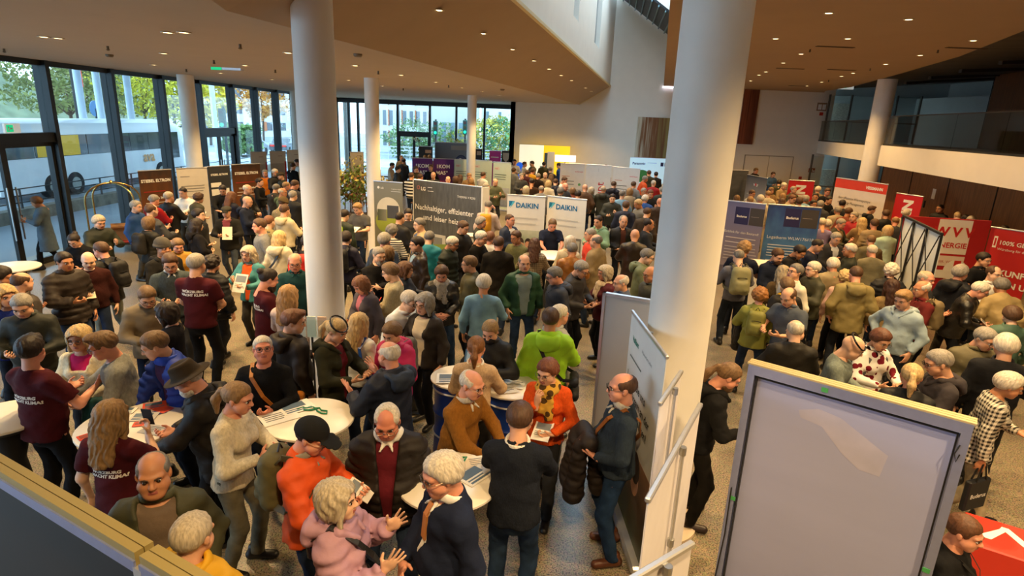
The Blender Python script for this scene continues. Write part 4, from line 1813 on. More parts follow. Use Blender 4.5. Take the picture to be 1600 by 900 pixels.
	f.plane(g.ch((0, .012, 1.487 + (.022 if top in ('jacket', 'puffer', 'parka', 'coat', 'longcoat') else 0))), nb)
	if open_ or inner:
		wd = open_ or .05
		X, Y, Z = f.ax[0][:, None, None], f.ax[1][None, :, None], f.ax[2][None, None, :]
		# wedge in the chest frame in front of the body
		R1 = g.M1
		lx = (X - g.W[0]) * R1[0, 0] + (Y - g.W[1]) * R1[1, 0] + (Z - g.W[2]) * R1[2, 0]
		ly = (X - g.W[0]) * R1[0, 1] + (Y - g.W[1]) * R1[1, 1] + (Z - g.W[2]) * R1[2, 1]
		lz = (X - g.W[0]) * R1[0, 2] + (Y - g.W[1]) * R1[1, 2] + (Z - g.W[2]) * R1[2, 2]
		if top == 'blazer' or top in ('sweater', 'vest'):
			half = np.clip((lz + .02) / .40, 0, 1) * wd * 1.15
		else:
			half = wd * (.75 + .5 * np.clip(lz / .35, -1, 1))
		d = np.maximum(np.abs(lx) - half, ly + .02)
		if top == 'sweater':
			d = np.maximum(d, .22 - lz)
		f.F = np.maximum(f.F, -d.astype(np.float32))
	VT = f.mesh()
	fab = fab or {'t_shirt': 'plain', 'polo': 'plain', 'sweater': 'knit', 'shirt': 'plain', 'hoodie': 'plain', 'jacket': 'shell', 'puffer': 'shell',
				  'vest': 'shell', 'blazer': 'plain', 'coat': 'plain', 'parka': 'shell', 'longcoat': 'plain'}[top]
	gname = {'hoodie': 'hooded_sweatshirt', 'polo': 'polo_shirt', 'puffer': 'quilted_jacket', 'vest': 'quilted_vest', 'longcoat': 'long_coat'}.get(top, top)
	ot = add_part(gname, VT, cloth_mat(fab), root, deep(col))
	if col2:
		ot['second_colour'] = [float(v) for v in lin(col2)[:3]]
	# ---- what shows under an open front
	if (open_ or inner) and not (lod == 2 and abs(((face + 180) % 360) - 180) > 110):
		f = Field(*bounds(g, .84), hT)
		o2 = off - (.034 if quilt else .016 if top != 'blazer' else .012)
		torso_solid(f, g, o2, 0, .85, 'none', belly, arms=False)
		f.plane(g.ch((0, .012, 1.478)), nb)
		f.plane(g.ch((0, .03, 1.3)), g.M1 @ np.array([0, 1.0, 0]))
		add_part('shirt', f.mesh(), cloth_mat('plain'), root, lin(inner or '#202224'))
	# ---- trousers
	f = Field((-.32, g.hip[1] - .36, .0), (.32, g.hip[1] + .4, 1.12), min(hT * 1.5, .05))
	f.cone(g.pv((0, 0, 1.0)), g.pv((0, .005, .9)), .142, .150, .04, flat=(g.M0[:, 1], 1.32))
	for (Hh, K, An, s) in g.leg:
		f.cone(Hh, K, .082, .066, .03)
		f.cone(K, An, .066, .055, .02, stop=(An + np.array([0, 0, -.03]), np.array([0, 0, -1.0])))
	f.ripple(.0045, 24, seed + 1)
	f.plane(g.pv((0, 0, 1.03)), g.M0 @ np.array([0, 0, 1.0]))
	add_part('trousers', f.mesh(), cloth_mat(tfab), root, deep(trou))
	# ---- shoes
	if True:
		for (Hh, K, An, s) in g.leg:
			key = ('shoe', lod)
			if key not in _tpl:
				f = Field((-.06, -.2, -.1), (.06, .12, .06), .011 if lod == 0 else .018)
				f.cone((0, .055, -.045), (0, -.13, -.055), .04, .038, .02)
				f.cone((0, .04, -.03), (0, .03, .03), .042, .04, .02)
				f.plane((0, 0, -.083), (0, 0, -1))
				V, Q = f.mesh()
				_tpl[key] = raw_mesh('shoe', V, Q, True)
				_tpl[key].materials.append(mat('shoe_leather', objcol=True, rough=.42, noise=.2, nscale=12, spec=.5))
			o = link('shoe', _tpl[key], None, root, loc=tuple(An), rot=(0, 0, s * .15), color=lin(shoes))
	# ---- hair, hat
	hc = lin(hcol)
	if hair == 'buzz' and hcol not in (HC['K'], HC['B']):
		hair = 'bald'
	if hair and hair != 'bald':
		if hat and hair in ('short', 'thick', 'crop', 'recede', 'ring', 'quiff', 'wavy'):
			hair = 'crop'
		key = ('hairmesh', hair, lod)
		if key not in _tpl:
			V, Q = hair_template(hair, lod)
			_tpl[key] = raw_mesh('hair', V, Q, True)
			_tpl[key].materials.append(MAT_HAIR)
			N_TRI[0] += 2 * len(Q)
		oh = link('hair', _tpl[key], None, root, color=hc)
		oh.matrix_local = Matrix([list(g.Mh[0] * HS) + [g.head[0]], list(g.Mh[1] * HS) + [g.head[1]], list(g.Mh[2] * HS) + [g.head[2]], [0, 0, 0, 1]])
	if beard and lod < 2:
		f = Field((-.09, -.13, -.17), (.09, .06, .02), LODR[lod])
		ln = .02 if beard == 'full' else .0
		f.ell((0, -.04, -.075), (.062, .066, .062 + ln), .02)
		f.ell((0, -.07, -.105 - ln), (.036, .034, .035 + ln), .03)
		f.plane((0, 0, -.035), nrm((0, .5, 1)))
		f.ell((0, -.105, -.064), (.02, .02, .008), .004, minus=True)
		f.ripple(.003, 100, 1)
		add_part('beard', (lambda m: (xf(m[0], g.Mh * HS, g.head), m[1]))(f.mesh()), MAT_HAIR, root, lin(beard_col(beard, hcol)))
	if hat:
		V, Q = hat_template(hat, lod)
		add_part({'flatcap': 'flat_cap', 'felt': 'felt_hat', 'helmet': 'cycle_helmet'}.get(hat, hat), (xf(V, g.Mh * HS, g.head), Q), cloth_mat('plain'), root, lin(hatcol))
	if headband:
		f = Field((-.12, -.14, .02), (.12, .12, .16), .01)
		f.torus((0, .0, .085), .096, .009, .003, 1.2, M=rx(.5))
		m_ = f.mesh()
		add_part('sunglasses', (xf(m_[0], g.Mh * HS, g.head), m_[1]), mat('dark_plastic', (20, 18, 18), rough=.25), root, None)
	if glasses and lod < 2:
		me = glasses_template()
		gm = {'dark': mat('dark_spectacle_rim', (28, 24, 24), rough=.3), 'thin': mat('metal_spectacle_rim', (120, 105, 90), rough=.3, metal=.8)}[glasses]
		o = bpy.data.objects.new('glasses', me)
		if len(me.materials) == 0:
			me.materials.append(gm)
		o.parent = root
		COL.objects.link(o)
		o.material_slots[0].link = 'OBJECT'
		o.material_slots[0].material = gm
		o.matrix_local = Matrix([list(g.Mh[0] * HS) + [g.head[0]], list(g.Mh[1] * HS) + [g.head[1]], list(g.Mh[2] * HS) + [g.head[2]], [0, 0, 0, 1]])
	if mask:
		f = Field((-.09, -.14, -.13), (.09, .02, .02), .009)
		f.ell((0, -.05, -.058), (.064, .068, .052), .02)
		f.plane((0, -.045, 0), (0, 1, 0))
		m_ = f.mesh()
		add_part('face_mask', (xf(m_[0], g.Mh * HS, g.head), m_[1]), cloth_mat('plain'), root, lin(mask))
	if tie:
		mb = MB()
		yy = -.125 - off * .55
		mb.bar(g.ch((0, yy + .045, 1.45)), g.ch((0, yy + .01, 1.38)), .04, .012, up=(0, 1, 0))
		mb.bar(g.ch((0, yy + .01, 1.38)), g.ch((0, yy - .005, 1.22)), .05, .012, up=(0, 1, 0))
		mb.build('tie', cmat(tie), root)
	# ---- scarf, hood, collar
	if scarf:
		f = Field(g.neck - .2, g.neck + .2, hT)
		f.lo = None
		f = Field(np.minimum(g.neck - .2, g.ch((0, -.2, 1.1)) - .1), g.neck + .2, min(hT, .021))
		f.torus(g.ch((0, .0, 1.475)), .078, .036, .01, 1.0, M=g.M1)
		f.torus(g.ch((0, -.01, 1.445)), .094, .032, .02, 1.0, M=g.M1)
		f.cone(g.ch((.04, -.115, 1.44)), g.ch((.05, -.155, 1.2)), .04, .045, .02, flat=(g.M1[:, 1], 1.8))
		f.cone(g.ch((-.03, -.115, 1.44)), g.ch((-.035, -.155, 1.27)), .038, .042, .02, flat=(g.M1[:, 1], 1.8))
		f.ripple(.006, 55, seed)
		sfab = 'knit'
		o = add_part('scarf', f.mesh(), cloth_mat('floral') if isinstance(scarf, tuple) else cloth_mat(sfab), root, lin(scarf[0] if isinstance(scarf, tuple) else scarf))
		if isinstance(scarf, tuple):
			o['second_colour'] = [float(v) for v in lin(scarf[1])[:3]]
	if hood is None:
		hood = top in ('hoodie', 'parka')
	if hood:
		c = g.ch((0, .12, 1.43))
		f = Field(g.ch((0, .06, 1.43)) - .27, g.ch((0, .06, 1.43)) + .27, hT)
		f.ell(g.ch((0, .115 + off, 1.415)), (.125, .055, .095), .04, M=g.M1)
		for s in (1, -1):
			f.cone(g.ch((s * .085, .085 + off, 1.47)), g.ch((s * .095, -.03, 1.47)), .038, .032, .04)
			f.cone(g.ch((s * .095, -.03, 1.47)), g.ch((s * .045, -.115 - off * .5, 1.40)), .032, .018, .03)
		f.ell(g.ch((0, .03, 1.56)), (.075, .085, .09), .03, M=g.M1, minus=True)
		f.ripple(.006, 30, seed)
		add_part('hood', f.mesh(), cloth_mat(fab), root, deep(hood if isinstance(hood, str) else col))
	elif lod < 2 and (collar or top in ('shirt', 'polo', 'jacket', 'blazer', 'coat', 'longcoat', 'puffer', 'vest')) and collar != 'none':
		f = Field(g.neck - .2, g.neck + .2, .0115 if lod == 0 else .017)
		f.torus(g.ch((0, .014, 1.482)), .066 + off * .45, .013 if top not in ('puffer', 'vest') else .02, .01, 2.3, M=g.M1 @ rx(-.32))
		if collar or top in ('shirt', 'polo'):
			for s in (1, -1):
				f.cone(g.ch((s * .022, -.07 - off * .3, 1.45)), g.ch((s * .042, -.095 - off * .8, 1.425)), .014, .009, .02)
		add_part('collar', f.mesh(), cloth_mat(fab), root, lin(collar or col))
	R = dict(root=root, g=g, top=ot, VT=VT, lod=lod, sc=sc, a=a, P=P, px=px, py=py, fab=fab, off=off, body=ob)
	PEOPLE.append(R)
	return R

def deep(c):
	"""cloth dyes: dark fabrics are taken a step darker"""
	c = lin(c)
	y = .2 * c[0] + .7 * c[1] + .1 * c[2]
	k = .42 + .5 * min(1, y / .16)
	return (c[0] * k, c[1] * k, c[2] * k, 1.0)

def beard_col(b, hcol):
	return {'white': '#d8d2c8', 'full': hcol, 'short': hcol, 'grey': '#8d8780'}.get(b, hcol)
# ------------------------------------------------------------------ things people carry
def world_of(R, p):
	"""figure coordinates -> world"""
	x, y = rot2((p[0] * R['sc'] * BULK, p[1] * R['sc'] * BULK), R['a'])
	l = R['root'].location
	return np.array([l[0] + x, l[1] + y, l[2] + p[2] * R['sc']])

def rot_of(R, M):
	return rz_(R['a']) @ np.asarray(M)

def place_matrix(o, M, p, s=1.0):
	o.matrix_world = Matrix([[*(float(v) * s for v in M[0]), float(p[0])], [*(float(v) * s for v in M[1]), float(p[1])], [*(float(v) * s for v in M[2]), float(p[2])], [0, 0, 0, 1]])

def backpack(R, col, label, col2=None, big=1.0, fab='shell'):
	g = R['g']
	lod = R['lod']
	root = empty('backpack')
	tag(root, label, 'backpack')
	h = LODT[lod]
	f = Field((-.2, -.05, -.28), (.2, .3, .28), h)
	f.cone((-.07, .07, -.17), (-.06, .07, .12), .085, .085, .05)
	f.cone((.07, .07, -.17), (.06, .07, .12), .085, .085, .05)
	f.cone((-.05, .15, -.13), (.05, .15, -.13), .06, .06, .02)
	f.cone((-.05, .15, -.05), (.05, .15, -.05), .055, .055, .03)
	f.plane((0, 0, -.24), (0, 0, -1))
	f.ripple(.004, 30, 1)
	V, Q = f.mesh()
	add_part('bag_body', (V, Q), cloth_mat(fab), root, lin(col))
	if lod < 2:
		mb = MB()
		mb.tube([(-.1, .135, .03), (-.04, .17, .05), (.04, .17, .05), (.1, .135, .03)], .006, 5)
		mb.build('zip', M_BLACK, root)
		mb = MB()
		mb.tube([(-.03, .02, .2), (0, .02, .25), (.03, .02, .2)], .008, 5)
		mb.build('grab_handle', M_BLACK, root)
		off = R['off']
		for s in (1, -1):
			mb = MB()
			dy = -.16
			pts = [(s * .09, 0, .15), (s * .105, -.05, .205), (s * .105, -.14, .2), (s * .105, -.235 - off, .1), (s * .115, -.25 - off, -.02), (s * .16, -.2 - off, -.13), (s * .185, -.1, -.17), (s * .12, .02, -.19)]
			for a, b in zip(pts[:-1], pts[1:]):
				mb.bar(a, b, .045, .012, up=(0, 1, .3))
			mb.build('strap', cloth_mat('shell'), root, color=lin(col2 or col))
	p = world_of(R, g.ch((0, .125 + R['off'] * .9, 1.28)))
	place_matrix(root, rot_of(R, g.M1), p, R['sc'] * big)
	return root

def shoulder_bag(R, col, label, side=1, cross=True, z=.88, strap=None, size=1.0, fab='leather'):
	"""bag at the hip; side 1 = wearer's left"""
	g = R['g']
	root = empty('shoulder_bag')
	tag(root, label, 'bag')
	o = R['off']
	bx = side * (.24 + o)
	by = .06
	f = Field((bx - .1, by - .22, z - .2), (bx + .1, by + .22, z + .22), max(.012, LODT[R['lod']] * .8))
	f.cone((bx, by - .1 * size, z - .08), (bx, by + .1 * size, z - .08), .06, .06, .03)
	f.cone((bx, by - .1 * size, z + .07), (bx, by + .1 * size, z + .07), .05, .05, .05)
	f.ripple(.003, 30, 2)
	m_ = f.mesh()
	add_part('bag_body', m_, cloth_mat(fab), root, lin(col))
	sh = -side if cross else side
	ys, yb = -.145 - o, .135 + o
	P = [(bx, by - .1, z + .1), (side * .17, ys, 1.02), (side * .02 if cross else side * .13, ys - .01, 1.22), (sh * .085, -.10 - o, 1.40), (sh * .1, .012, 1.475 + o), (sh * .085, yb - .02, 1.38), (side * .0 if cross else side * .13, yb + .01, 1.2), (side * .16, yb, 1.02), (bx, by + .1, z + .1)]
	P = [tuple(g.ch(p)) if p[2] > 1.1 else p for p in P]
	mb = MB()
	for a, b in zip(P[:-1], P[1:]):
		mb.bar(a, b, .035, .008, up=(0, 1, .2))
	mb.build('strap', cloth_mat(fab), root, color=lin(strap or col))
	place_matrix(root, rz_(R['a']) @ np.diag([BULK, BULK, 1]), np.array(R['root'].location), R['sc'])
	return root

def held(R, side, w, h, col, label, name='brochure', cat='brochure', tilt=55, marks=True, off=(0, 0, 0), pic=None, yaw=0):
	"""flat paper or tablet in the hand (side 0 left, 1 right)"""
	g = R['g']
	A = g.arm[side]
	fd = -A['R'][:, 2] * A['mir']
	p = A['T'] + g.M1 @ (fd * .10) + g.M1 @ np.asarray(off, float)
	root = empty(name)
	tag(root, label, cat)
	mb = MB()
	mb.box((-w / 2, -h * .25, -.003), (w / 2, h * .75, .003))
	mb.build('page', cmat(col), root)
	if marks and R['lod'] < 2:
		mb = MB()
		mb.box((-w * .4, h * .3, .0031), (w * .4, h * .65, .0042))
		mb.build('picture', cmat(pic or (120, 130, 140)), root)
		mb = MB()
		for k in range(3):
			mb.box((-w * .4, h * (.0 + k * .08), .0031), (w * (.4 - .1 * k), h * (.03 + k * .08), .0042))
		mb.build('text_lines', cmat((110, 108, 104)), root)
	M = g.M1 @ rz_(math.radians(180 + yaw)) @ rx(math.radians(tilt)) @ rz_(math.radians(180)) @ rx(0)
	M = g.M1 @ rz_(math.radians(yaw)) @ rx(math.radians(tilt))
	place_matrix(root, rot_of(R, M), world_of(R, p), 1.0)
	return root

def print_on(R, lines, back=True, size=.052, z=1.30, col=(226, 216, 206), x=0.0, weight=.012, name='shirt_print', slant=.12):
	"""lettering laid onto the garment's back or chest"""
	V, Q = R['VT']
	bvh = BVHTree.FromPolygons([tuple(v) for v in V], [tuple(q) for q in Q])
	g = R['g']
	vs, fs = [], []
	for i, ln in enumerate(lines):
		me = text_mesh(ln, size, align='CENTER', weight=weight * size * 4, spacing=1.0)
		b = len(vs)
		for v in me.vertices:
			vs.append((v.co.x + slant * v.co.y + (0 if i == 0 else .01), v.co.y - i * size * 1.02 + slant * 0))
		for p in me.polygons:
			fs.append(tuple(b + k for k in p.vertices))
		bpy.data.meshes.remove(me)
	out = []
	sgn = 1 if back else -1
	for (u, v) in vs:
		lx = (-u if back else u) + x
		o = g.ch((lx, sgn * .26, z + v))
		d = g.M1 @ np.array([0, -sgn, 0.0])
		hit = bvh.ray_cast(Vector(o), Vector(d))
		q = np.array(hit[0]) if hit[0] is not None else o + d * .3
		out.append(tuple(q - d * .006))
	me = raw_mesh(name, out, fs)
	link(name, me, cmat(col), R['root'])

CLR = dict(blk='#222225', char='#34363a', navy='#222c46', dgrey='#46484c', grey='#77787a', lgrey='#a9aaa8', olive='#4a4a32', khaki='#6a6246', tan='#8a7050', beige='#a8967a', cream='#d0c4aa', white='#e6e4de',
		   brown='#4b382a', dbrown='#32261f', ochre='#8a5a22', maroon='#5e1722', red='#b3202a', orange='#d9541e', yellow='#d6a21e', lime='#9ed62a', green='#2f5138', dgreen='#2c3a2e', teal='#1f6b74', petrol='#1c4a52',
		   blue='#2457a8', royal='#1d3fae', lblue='#7ea6c4', jeans='#39506f', djeans='#26344c', slate='#4a5a6a', pink='#caa0b2', mag='#c0205e', lilac='#8a7fae', purple='#4a2a5e', mint='#a9c8b4', rust='#8a3f22', sand='#958060')
HC = dict(W='#c6bcac', G='#8f887e', D='#6f6a64', B='#4f3726', L='#705539', Y='#bb9e6e', K='#271d18', R='#6c4630', A='#b4a68e', O='#917049')
_r = random.Random(5)

def P_(px, py, face, top, col, hair, hc, label, **kw):
	kw.setdefault('label', label)
	fem = kw.pop('f', 0)
	kw['fem'] = bool(fem)
	kw.setdefault('H', _r.uniform(1.63, 1.73) if fem else _r.uniform(1.74, 1.86))
	if 'arms' not in kw:
		kw['arms'] = _r.choice([('down', 'down'), ('hold', 'down'), ('down', 'hold'), ('front', 'front'), ('hold', 'hold'), ('pocket', 'pocket'), ('down', 'hang'), ('read', 'hold')])
	kw.setdefault('legs', _r.choice(['stand', 'stand', 'shift', 'wide', 'step', 'close']))
	kw.setdefault('trou', _r.choice(['#22252d', '#2b303b', '#2f3f5a', '#3a3a3c', '#27344e', '#4a463e']))
	kw.setdefault('tfab', 'denim')
	kw.setdefault('skin', _r.choice(['fair', 'pink', 'fair', 'tan', 'pale']))
	kw.setdefault('hp', _r.choice([4, 8, 14, 20]))
	kw.setdefault('belly', 0 if fem else _r.choice([0, 0, .02, .035]))
	if kw.get('inner') in CLR:
		kw['inner'] = CLR[kw['inner']]
	for k in ('col2', 'trou', 'hatcol', 'scarf', 'hood', 'collar'):
		if isinstance(kw.get(k), str) and kw[k] in CLR:
			kw[k] = CLR[kw[k]]
	return person(px, py, face, top=top, col=CLR.get(col, col), hair=hair, hcol=HC.get(hc, hc), **kw)

people_materials()
OBST += [(c[0][0], c[0][1], c[1] + .22) for c in COLS]
# ================================================================== outside
ZO = -.2
mb = MB()
mb.box((-90, -30, ZO - .3), (XL - .35, 130, ZO))
mb.box((XL - .35, YF + .35, ZO - .3), (60, 130, ZO))
struct(mb.build('ground', mat('street_paving', (146, 156, 166), rough=.7, noise=.12, nscale=.6)), 'grey paving and road outside the glass')
mb = MB()
mb.box((-60, YF + 9, ZO), (40, YF + 18, ZO + .02))
struct(mb.build('road', mat('asphalt', (176, 186, 194), rough=.6, noise=.08, nscale=.8)), 'wet pale road beyond the far facade')
for k in range(7):
	mb = MB()
	x = -26 + k * 5
	mb.box((x, YF + 13.3, ZO + .02), (x + 2.4, YF + 13.5, ZO + .03))
	mb.build('lane_line', M_PAPERWHITE, bpy.data.objects['road'])
# canopy over the pavement and its white posts
mb = MB()
mb.box((-26, 5, 7.5), (XL - .5, YF + 6, 7.8))
struct(mb.build('roof_canopy', mat('canopy', (150, 158, 160), rough=.8)), 'grey canopy outside over the pavement')
for i, (x, y, X) in enumerate(((125, 150, -25), (154, 150, -25), (201, 150, -24), (332, 150, -25))):
	p = on_x(x, y, X)
	mb = MB()
	mb.lathe([(.2, ZO), (.2, 7.5)], 16, (p[0], p[1], 0))
	o = mb.build('canopy_post', mat('canopy_post', (196, 208, 220), rough=.6), smooth=True)
	struct(o, 'white round post of the canopy outside')

# low stone wall with railing
root = empty('street_railing', (-16.9, 0, ZO))
tag(root, 'dark metal railing on the low stone wall before the coach', 'railing')
mb = MB()
mb.box((-.2, 8, 0), (.2, 48, .42))
wallo = mb.build('low_wall', mat('stone_wall', (118, 112, 100), rough=.9, noise=.35, nscale=3.0, bump=.5, bscale=6), root)
for z in (.62, .85, 1.08):
	mb = MB()
	mb.bar((0, 8, z), (0, 48, z), .035, .035)
	mb.build('rail', M_FRAME, root)
for k in range(21):
	mb = MB()
	mb.bar((0, 8 + k * 2, .42), (0, 8 + k * 2, 1.1), .05, .05)
	mb.build('post', M_FRAME, root)

# coach
XB = -19.8
yb1 = on_x(289, 225, XB)[1]
yb0 = yb1 - 13.2
zt = on_x(129, 187, XB - .4)[2]
root = empty('coach', (XB, yb0, ZO))
tag(root, 'long white touring coach with orange lettering parked outside', 'bus')
Lb = yb1 - yb0
Hb = zt - ZO
prof = [(-2.5, .35), (-2.5, Hb - .55), (-2.3, Hb - .15), (-1.9, Hb), (-.6, Hb), (-.2, Hb - .15), (0, Hb - .55), (.02, 1.5), (.02, .35)]
mb = MB()
ys = [0, .12, Lb - 1.0, Lb - .35, Lb]
ins = [.94, 1.0, 1.0, .97, .86]
vs = []
for y, k in zip(ys, ins):
	for (x, z) in prof:
		vs.append((-1.25 + (x + 1.25) * k, y, .35 + (z - .35) * (k if z > 1 else 1)))
n = len(prof)
fs = []
for i in range(len(ys) - 1):
	for j in range(n):
		a, b = i * n + j, i * n + (j + 1) % n
		fs.append((a, b, b + n, a + n))
fs.append(tuple(reversed(range(n))))
fs.append(tuple((len(ys) - 1) * n + k for k in range(n)))
mb.add(vs, fs)
mb.build('bodywork', mat('coach_white', (226, 232, 238), rough=.3, spec=.5), root, smooth=True)
for k in range(7):
	mb = MB()
	y0 = .35 + k * (Lb - 2.4) / 7
	mb.box((.0, y0, 1.72), (.045, y0 + (Lb - 2.4) / 7 - .06, Hb - .62))
	mb.build('side_window', mat('coach_glass', (40, 48, 54), rough=.08, spec=.8), root)
mb = MB()
mb.box((.0, Lb - 1.75, 1.15), (.04, Lb - .75, Hb - .65))
mb.build('front_door', MATS['coach_glass'], root)
mb = MB()
mb.box((-2.2, Lb - .05, 1.3), (-.3, Lb + .02, Hb - .5))
mb.build('windscreen', MATS['coach_glass'], root)
for y in (2.6, 3.9, Lb - 2.7):
	mb = MB()
	mb.tube([(-.25, y, .5), (.06, y, .5)], .5, 20)
	wv = mb.build('wheel', mat('tyre', (26, 26, 28), rough=.8), root, smooth=True)
	mb = MB()
	mb.tube([(.05, y, .5), (.08, y, .5)], .28, 16)
	mb.build('hub_cap', M_STEEL, wv)
mb = MB()
mb.box((.046, yb0 * 0 + .6 + (Lb - 2.4) / 7 * .9, 1.74), (.05, .6 + (Lb - 2.4) / 7 * 2.5, Hb - .64))
mb.build('yellow_blind', mat('yellow_panel', (238, 186, 30), rough=.5), root)
mb = MB()
mb.tube([(-.1, Lb - .1, Hb - .35), (.25, Lb + .25, Hb - .4), (.3, Lb + .3, Hb - 1.2)], .06, 8)
mb.box((.2, Lb + .2, Hb - 1.5), (.42, Lb + .34, Hb - .9))
mb.build('wing_mirror', M_BLACK, root)
me = text_mesh('ava', .75, weight=.02)
o = link('lettering', me, mat('coach_lettering', (222, 160, 96), rough=.5), root, loc=(.06, yb1 - yb0 - 4.2, 1.12), rot=(math.radians(90), 0, math.radians(90)))

# plants
def leaf_cloud(name, parent, center, radii, n, size, colour, seed, mats=None):
	rnd = np.random.RandomState(seed)
	d = rnd.normal(size=(n, 3))
	d /= np.linalg.norm(d, axis=1)[:, None]
	r = rnd.uniform(.45, 1, n) ** .5
	lump = 1 + .22 * np.sin(d[:, 0] * 5 + seed) * np.sin(d[:, 1] * 4 + 1) + .18 * np.sin(d[:, 2] * 7 + seed)
	C = np.asarray(center) + d * (r * lump)[:, None] * np.asarray(radii)
	t = rnd.normal(size=(n, 3))
	t /= np.linalg.norm(t, axis=1)[:, None]
	b = np.cross(t, rnd.normal(size=(n, 3)))
	b /= np.linalg.norm(b, axis=1)[:, None]
	s = size * rnd.uniform(.6, 1.3, n)[:, None]
	V = np.stack([C - t * s, C + b * s * .5, C + t * s, C - b * s * .5], 1).reshape(-1, 3)
	F = np.arange(4 * n).reshape(-1, 4)
	me = raw_mesh(name, V, F)
	m = mat('leaf_' + '_'.join(map(str, colour)), colour, rough=.8, noise=.45, nscale=1.2 if size > .1 else 9)
	return link(name, me, m, parent)

M_BARK = mat('bark', (78, 62, 50), rough=.95, noise=.3, nscale=8, bump=.5, bscale=30)

def tree(x, y, h, r, colour, seed, label, n=900, size=.28, trunk=.16, kind='tree'):
	root = empty('street_tree' if kind == 'tree' else 'shrub', (x, y, ZO))
	tag(root, label, 'tree' if kind == 'tree' else 'shrub')
	mb = MB()
	if kind == 'tree':
		mb.tube([(0, 0, 0), (.1, .05, h * .35), (.05, 0, h * .7)], [trunk, trunk * .8, trunk * .4], 8)
		for k in range(4):
			a = k * 1.7 + seed
			mb.tube([(.08, .03, h * .35), (math.cos(a) * r * .6, math.sin(a) * r * .6, h * .72)], [trunk * .5, trunk * .15], 6)
		mb.build('trunk', M_BARK, root)
		leaf_cloud('crown', root, (0, 0, h * .68), (r, r, h * .36), n, size, colour, seed)
	else:
		mb.tube([(0, 0, 0), (0, 0, h * .6)], [.06, .03], 6)
		mb.build('stem', M_BARK, root)
		leaf_cloud('foliage', root, (0, 0, h * .5), (r, r, h * .5), n, size, colour, seed)
	return root

p = on_x(-12, 150, -20)
tree(p[0], p[1] - 4.5, 7.2, 1.9, (96, 84, 44), 1, 'dark green brown tree close outside the glass door', 4500, .11)
for i, (x, y, X, h, r, c, lb) in enumerate([
		(105, 160, -40, 8, 5, (104, 110, 56), 'wide green tree behind the coach windows'), (150, 160, -44, 8, 5, (116, 114, 62), 'olive green tree behind the white posts'),
		(222, 160, -38, 9, 4.5, (176, 172, 50), 'yellow green tree behind the coach front'), (268, 160, -36, 8.5, 3.5, (190, 180, 44), 'bright yellow tree beside the facade column'),
		(325, 175, -34, 7, 2.6, (206, 186, 60), 'yellow autumn tree by the second glass door'), (408, 165, -34, 8.0, 3.2, (196, 140, 60), 'orange autumn tree beyond the facade'),
		(375, 215, -24, 3.0, 1.6, (110, 140, 80), 'round green shrub by the road')]):
	q = on_x(x, y, X)
	tree(q[0], q[1], h, r, c, 11 + i, lb, 2600, .22, kind='tree' if h > 4 else 'shrub')
# hills behind
mb = MB()
N = 26
vs, fs = [], []
for i in range(N + 1):
	y = 20 + i * 8
	hgt = 14 + 7 * math.sin(i * .5) + 3 * math.sin(i * 1.3)
	vs += [(-110, y, ZO - 2), (-128, y, hgt * .5), (-160, y, hgt), (-190, y, 0)]
for i in range(N):
	for j in range(3):
		a = i * 4 + j
		fs.append((a, a + 4, a + 5, a + 1))
mb.add(vs, fs)
struct(mb.build('hill', mat('wooded_hill', (92, 102, 80), rough=1, noise=.3, nscale=.3), smooth=True), 'wooded hillside far behind the coach')

def house(name, x0, x1, y, z1, colour, label, rows, cols, wcol=(90, 104, 116), stripe=None, face='y', wfrac=.5, hfrac=.5):
	"""block whose front faces the hall"""
	root = empty(name, (x0, y, ZO))
	tag(root, label, 'building')
	W = x1 - x0
	mb = MB()
	mb.box((0, 0, 0), (W, 8, z1))
	mb.build('wall', mat(name + '_wall_' + '_'.join(map(str, colour)), colour, rough=.9, noise=.06, nscale=.5), root)
	mb = MB()
	mb.box((-.2, -.2, z1), (W + .2, 8.2, z1 + .3))
	mb.build('roof', mat('flat_roof', (130, 128, 126), rough=.9), root)
	wm = mat('house_pane_' + '_'.join(map(str, wcol)), wcol, rough=.15)
	for r in range(rows):
		for c in range(cols):
			cw = W / cols
			chh = (z1 - .6) / rows
			u0 = c * cw + cw * (1 - wfrac) / 2
			w0 = .4 + r * chh + chh * (1 - hfrac) / 2
			mb = MB()
			mb.box((u0, -.06, w0), (u0 + cw * wfrac, .02, w0 + chh * hfrac))
			mb.build('window', wm, root)
			if stripe and (c % 2 == 0):
				mb = MB()
				mb.box((u0 - cw * .2, -.12, w0 - .1), (u0 - .02, .02, w0 + chh * hfrac + .1))
				mb.build('shutter', mat('orange_panel', stripe, rough=.7), root)
	return root

YH = YF + 30

def xa(px):
	return on_y(px, 180, YH)[0]

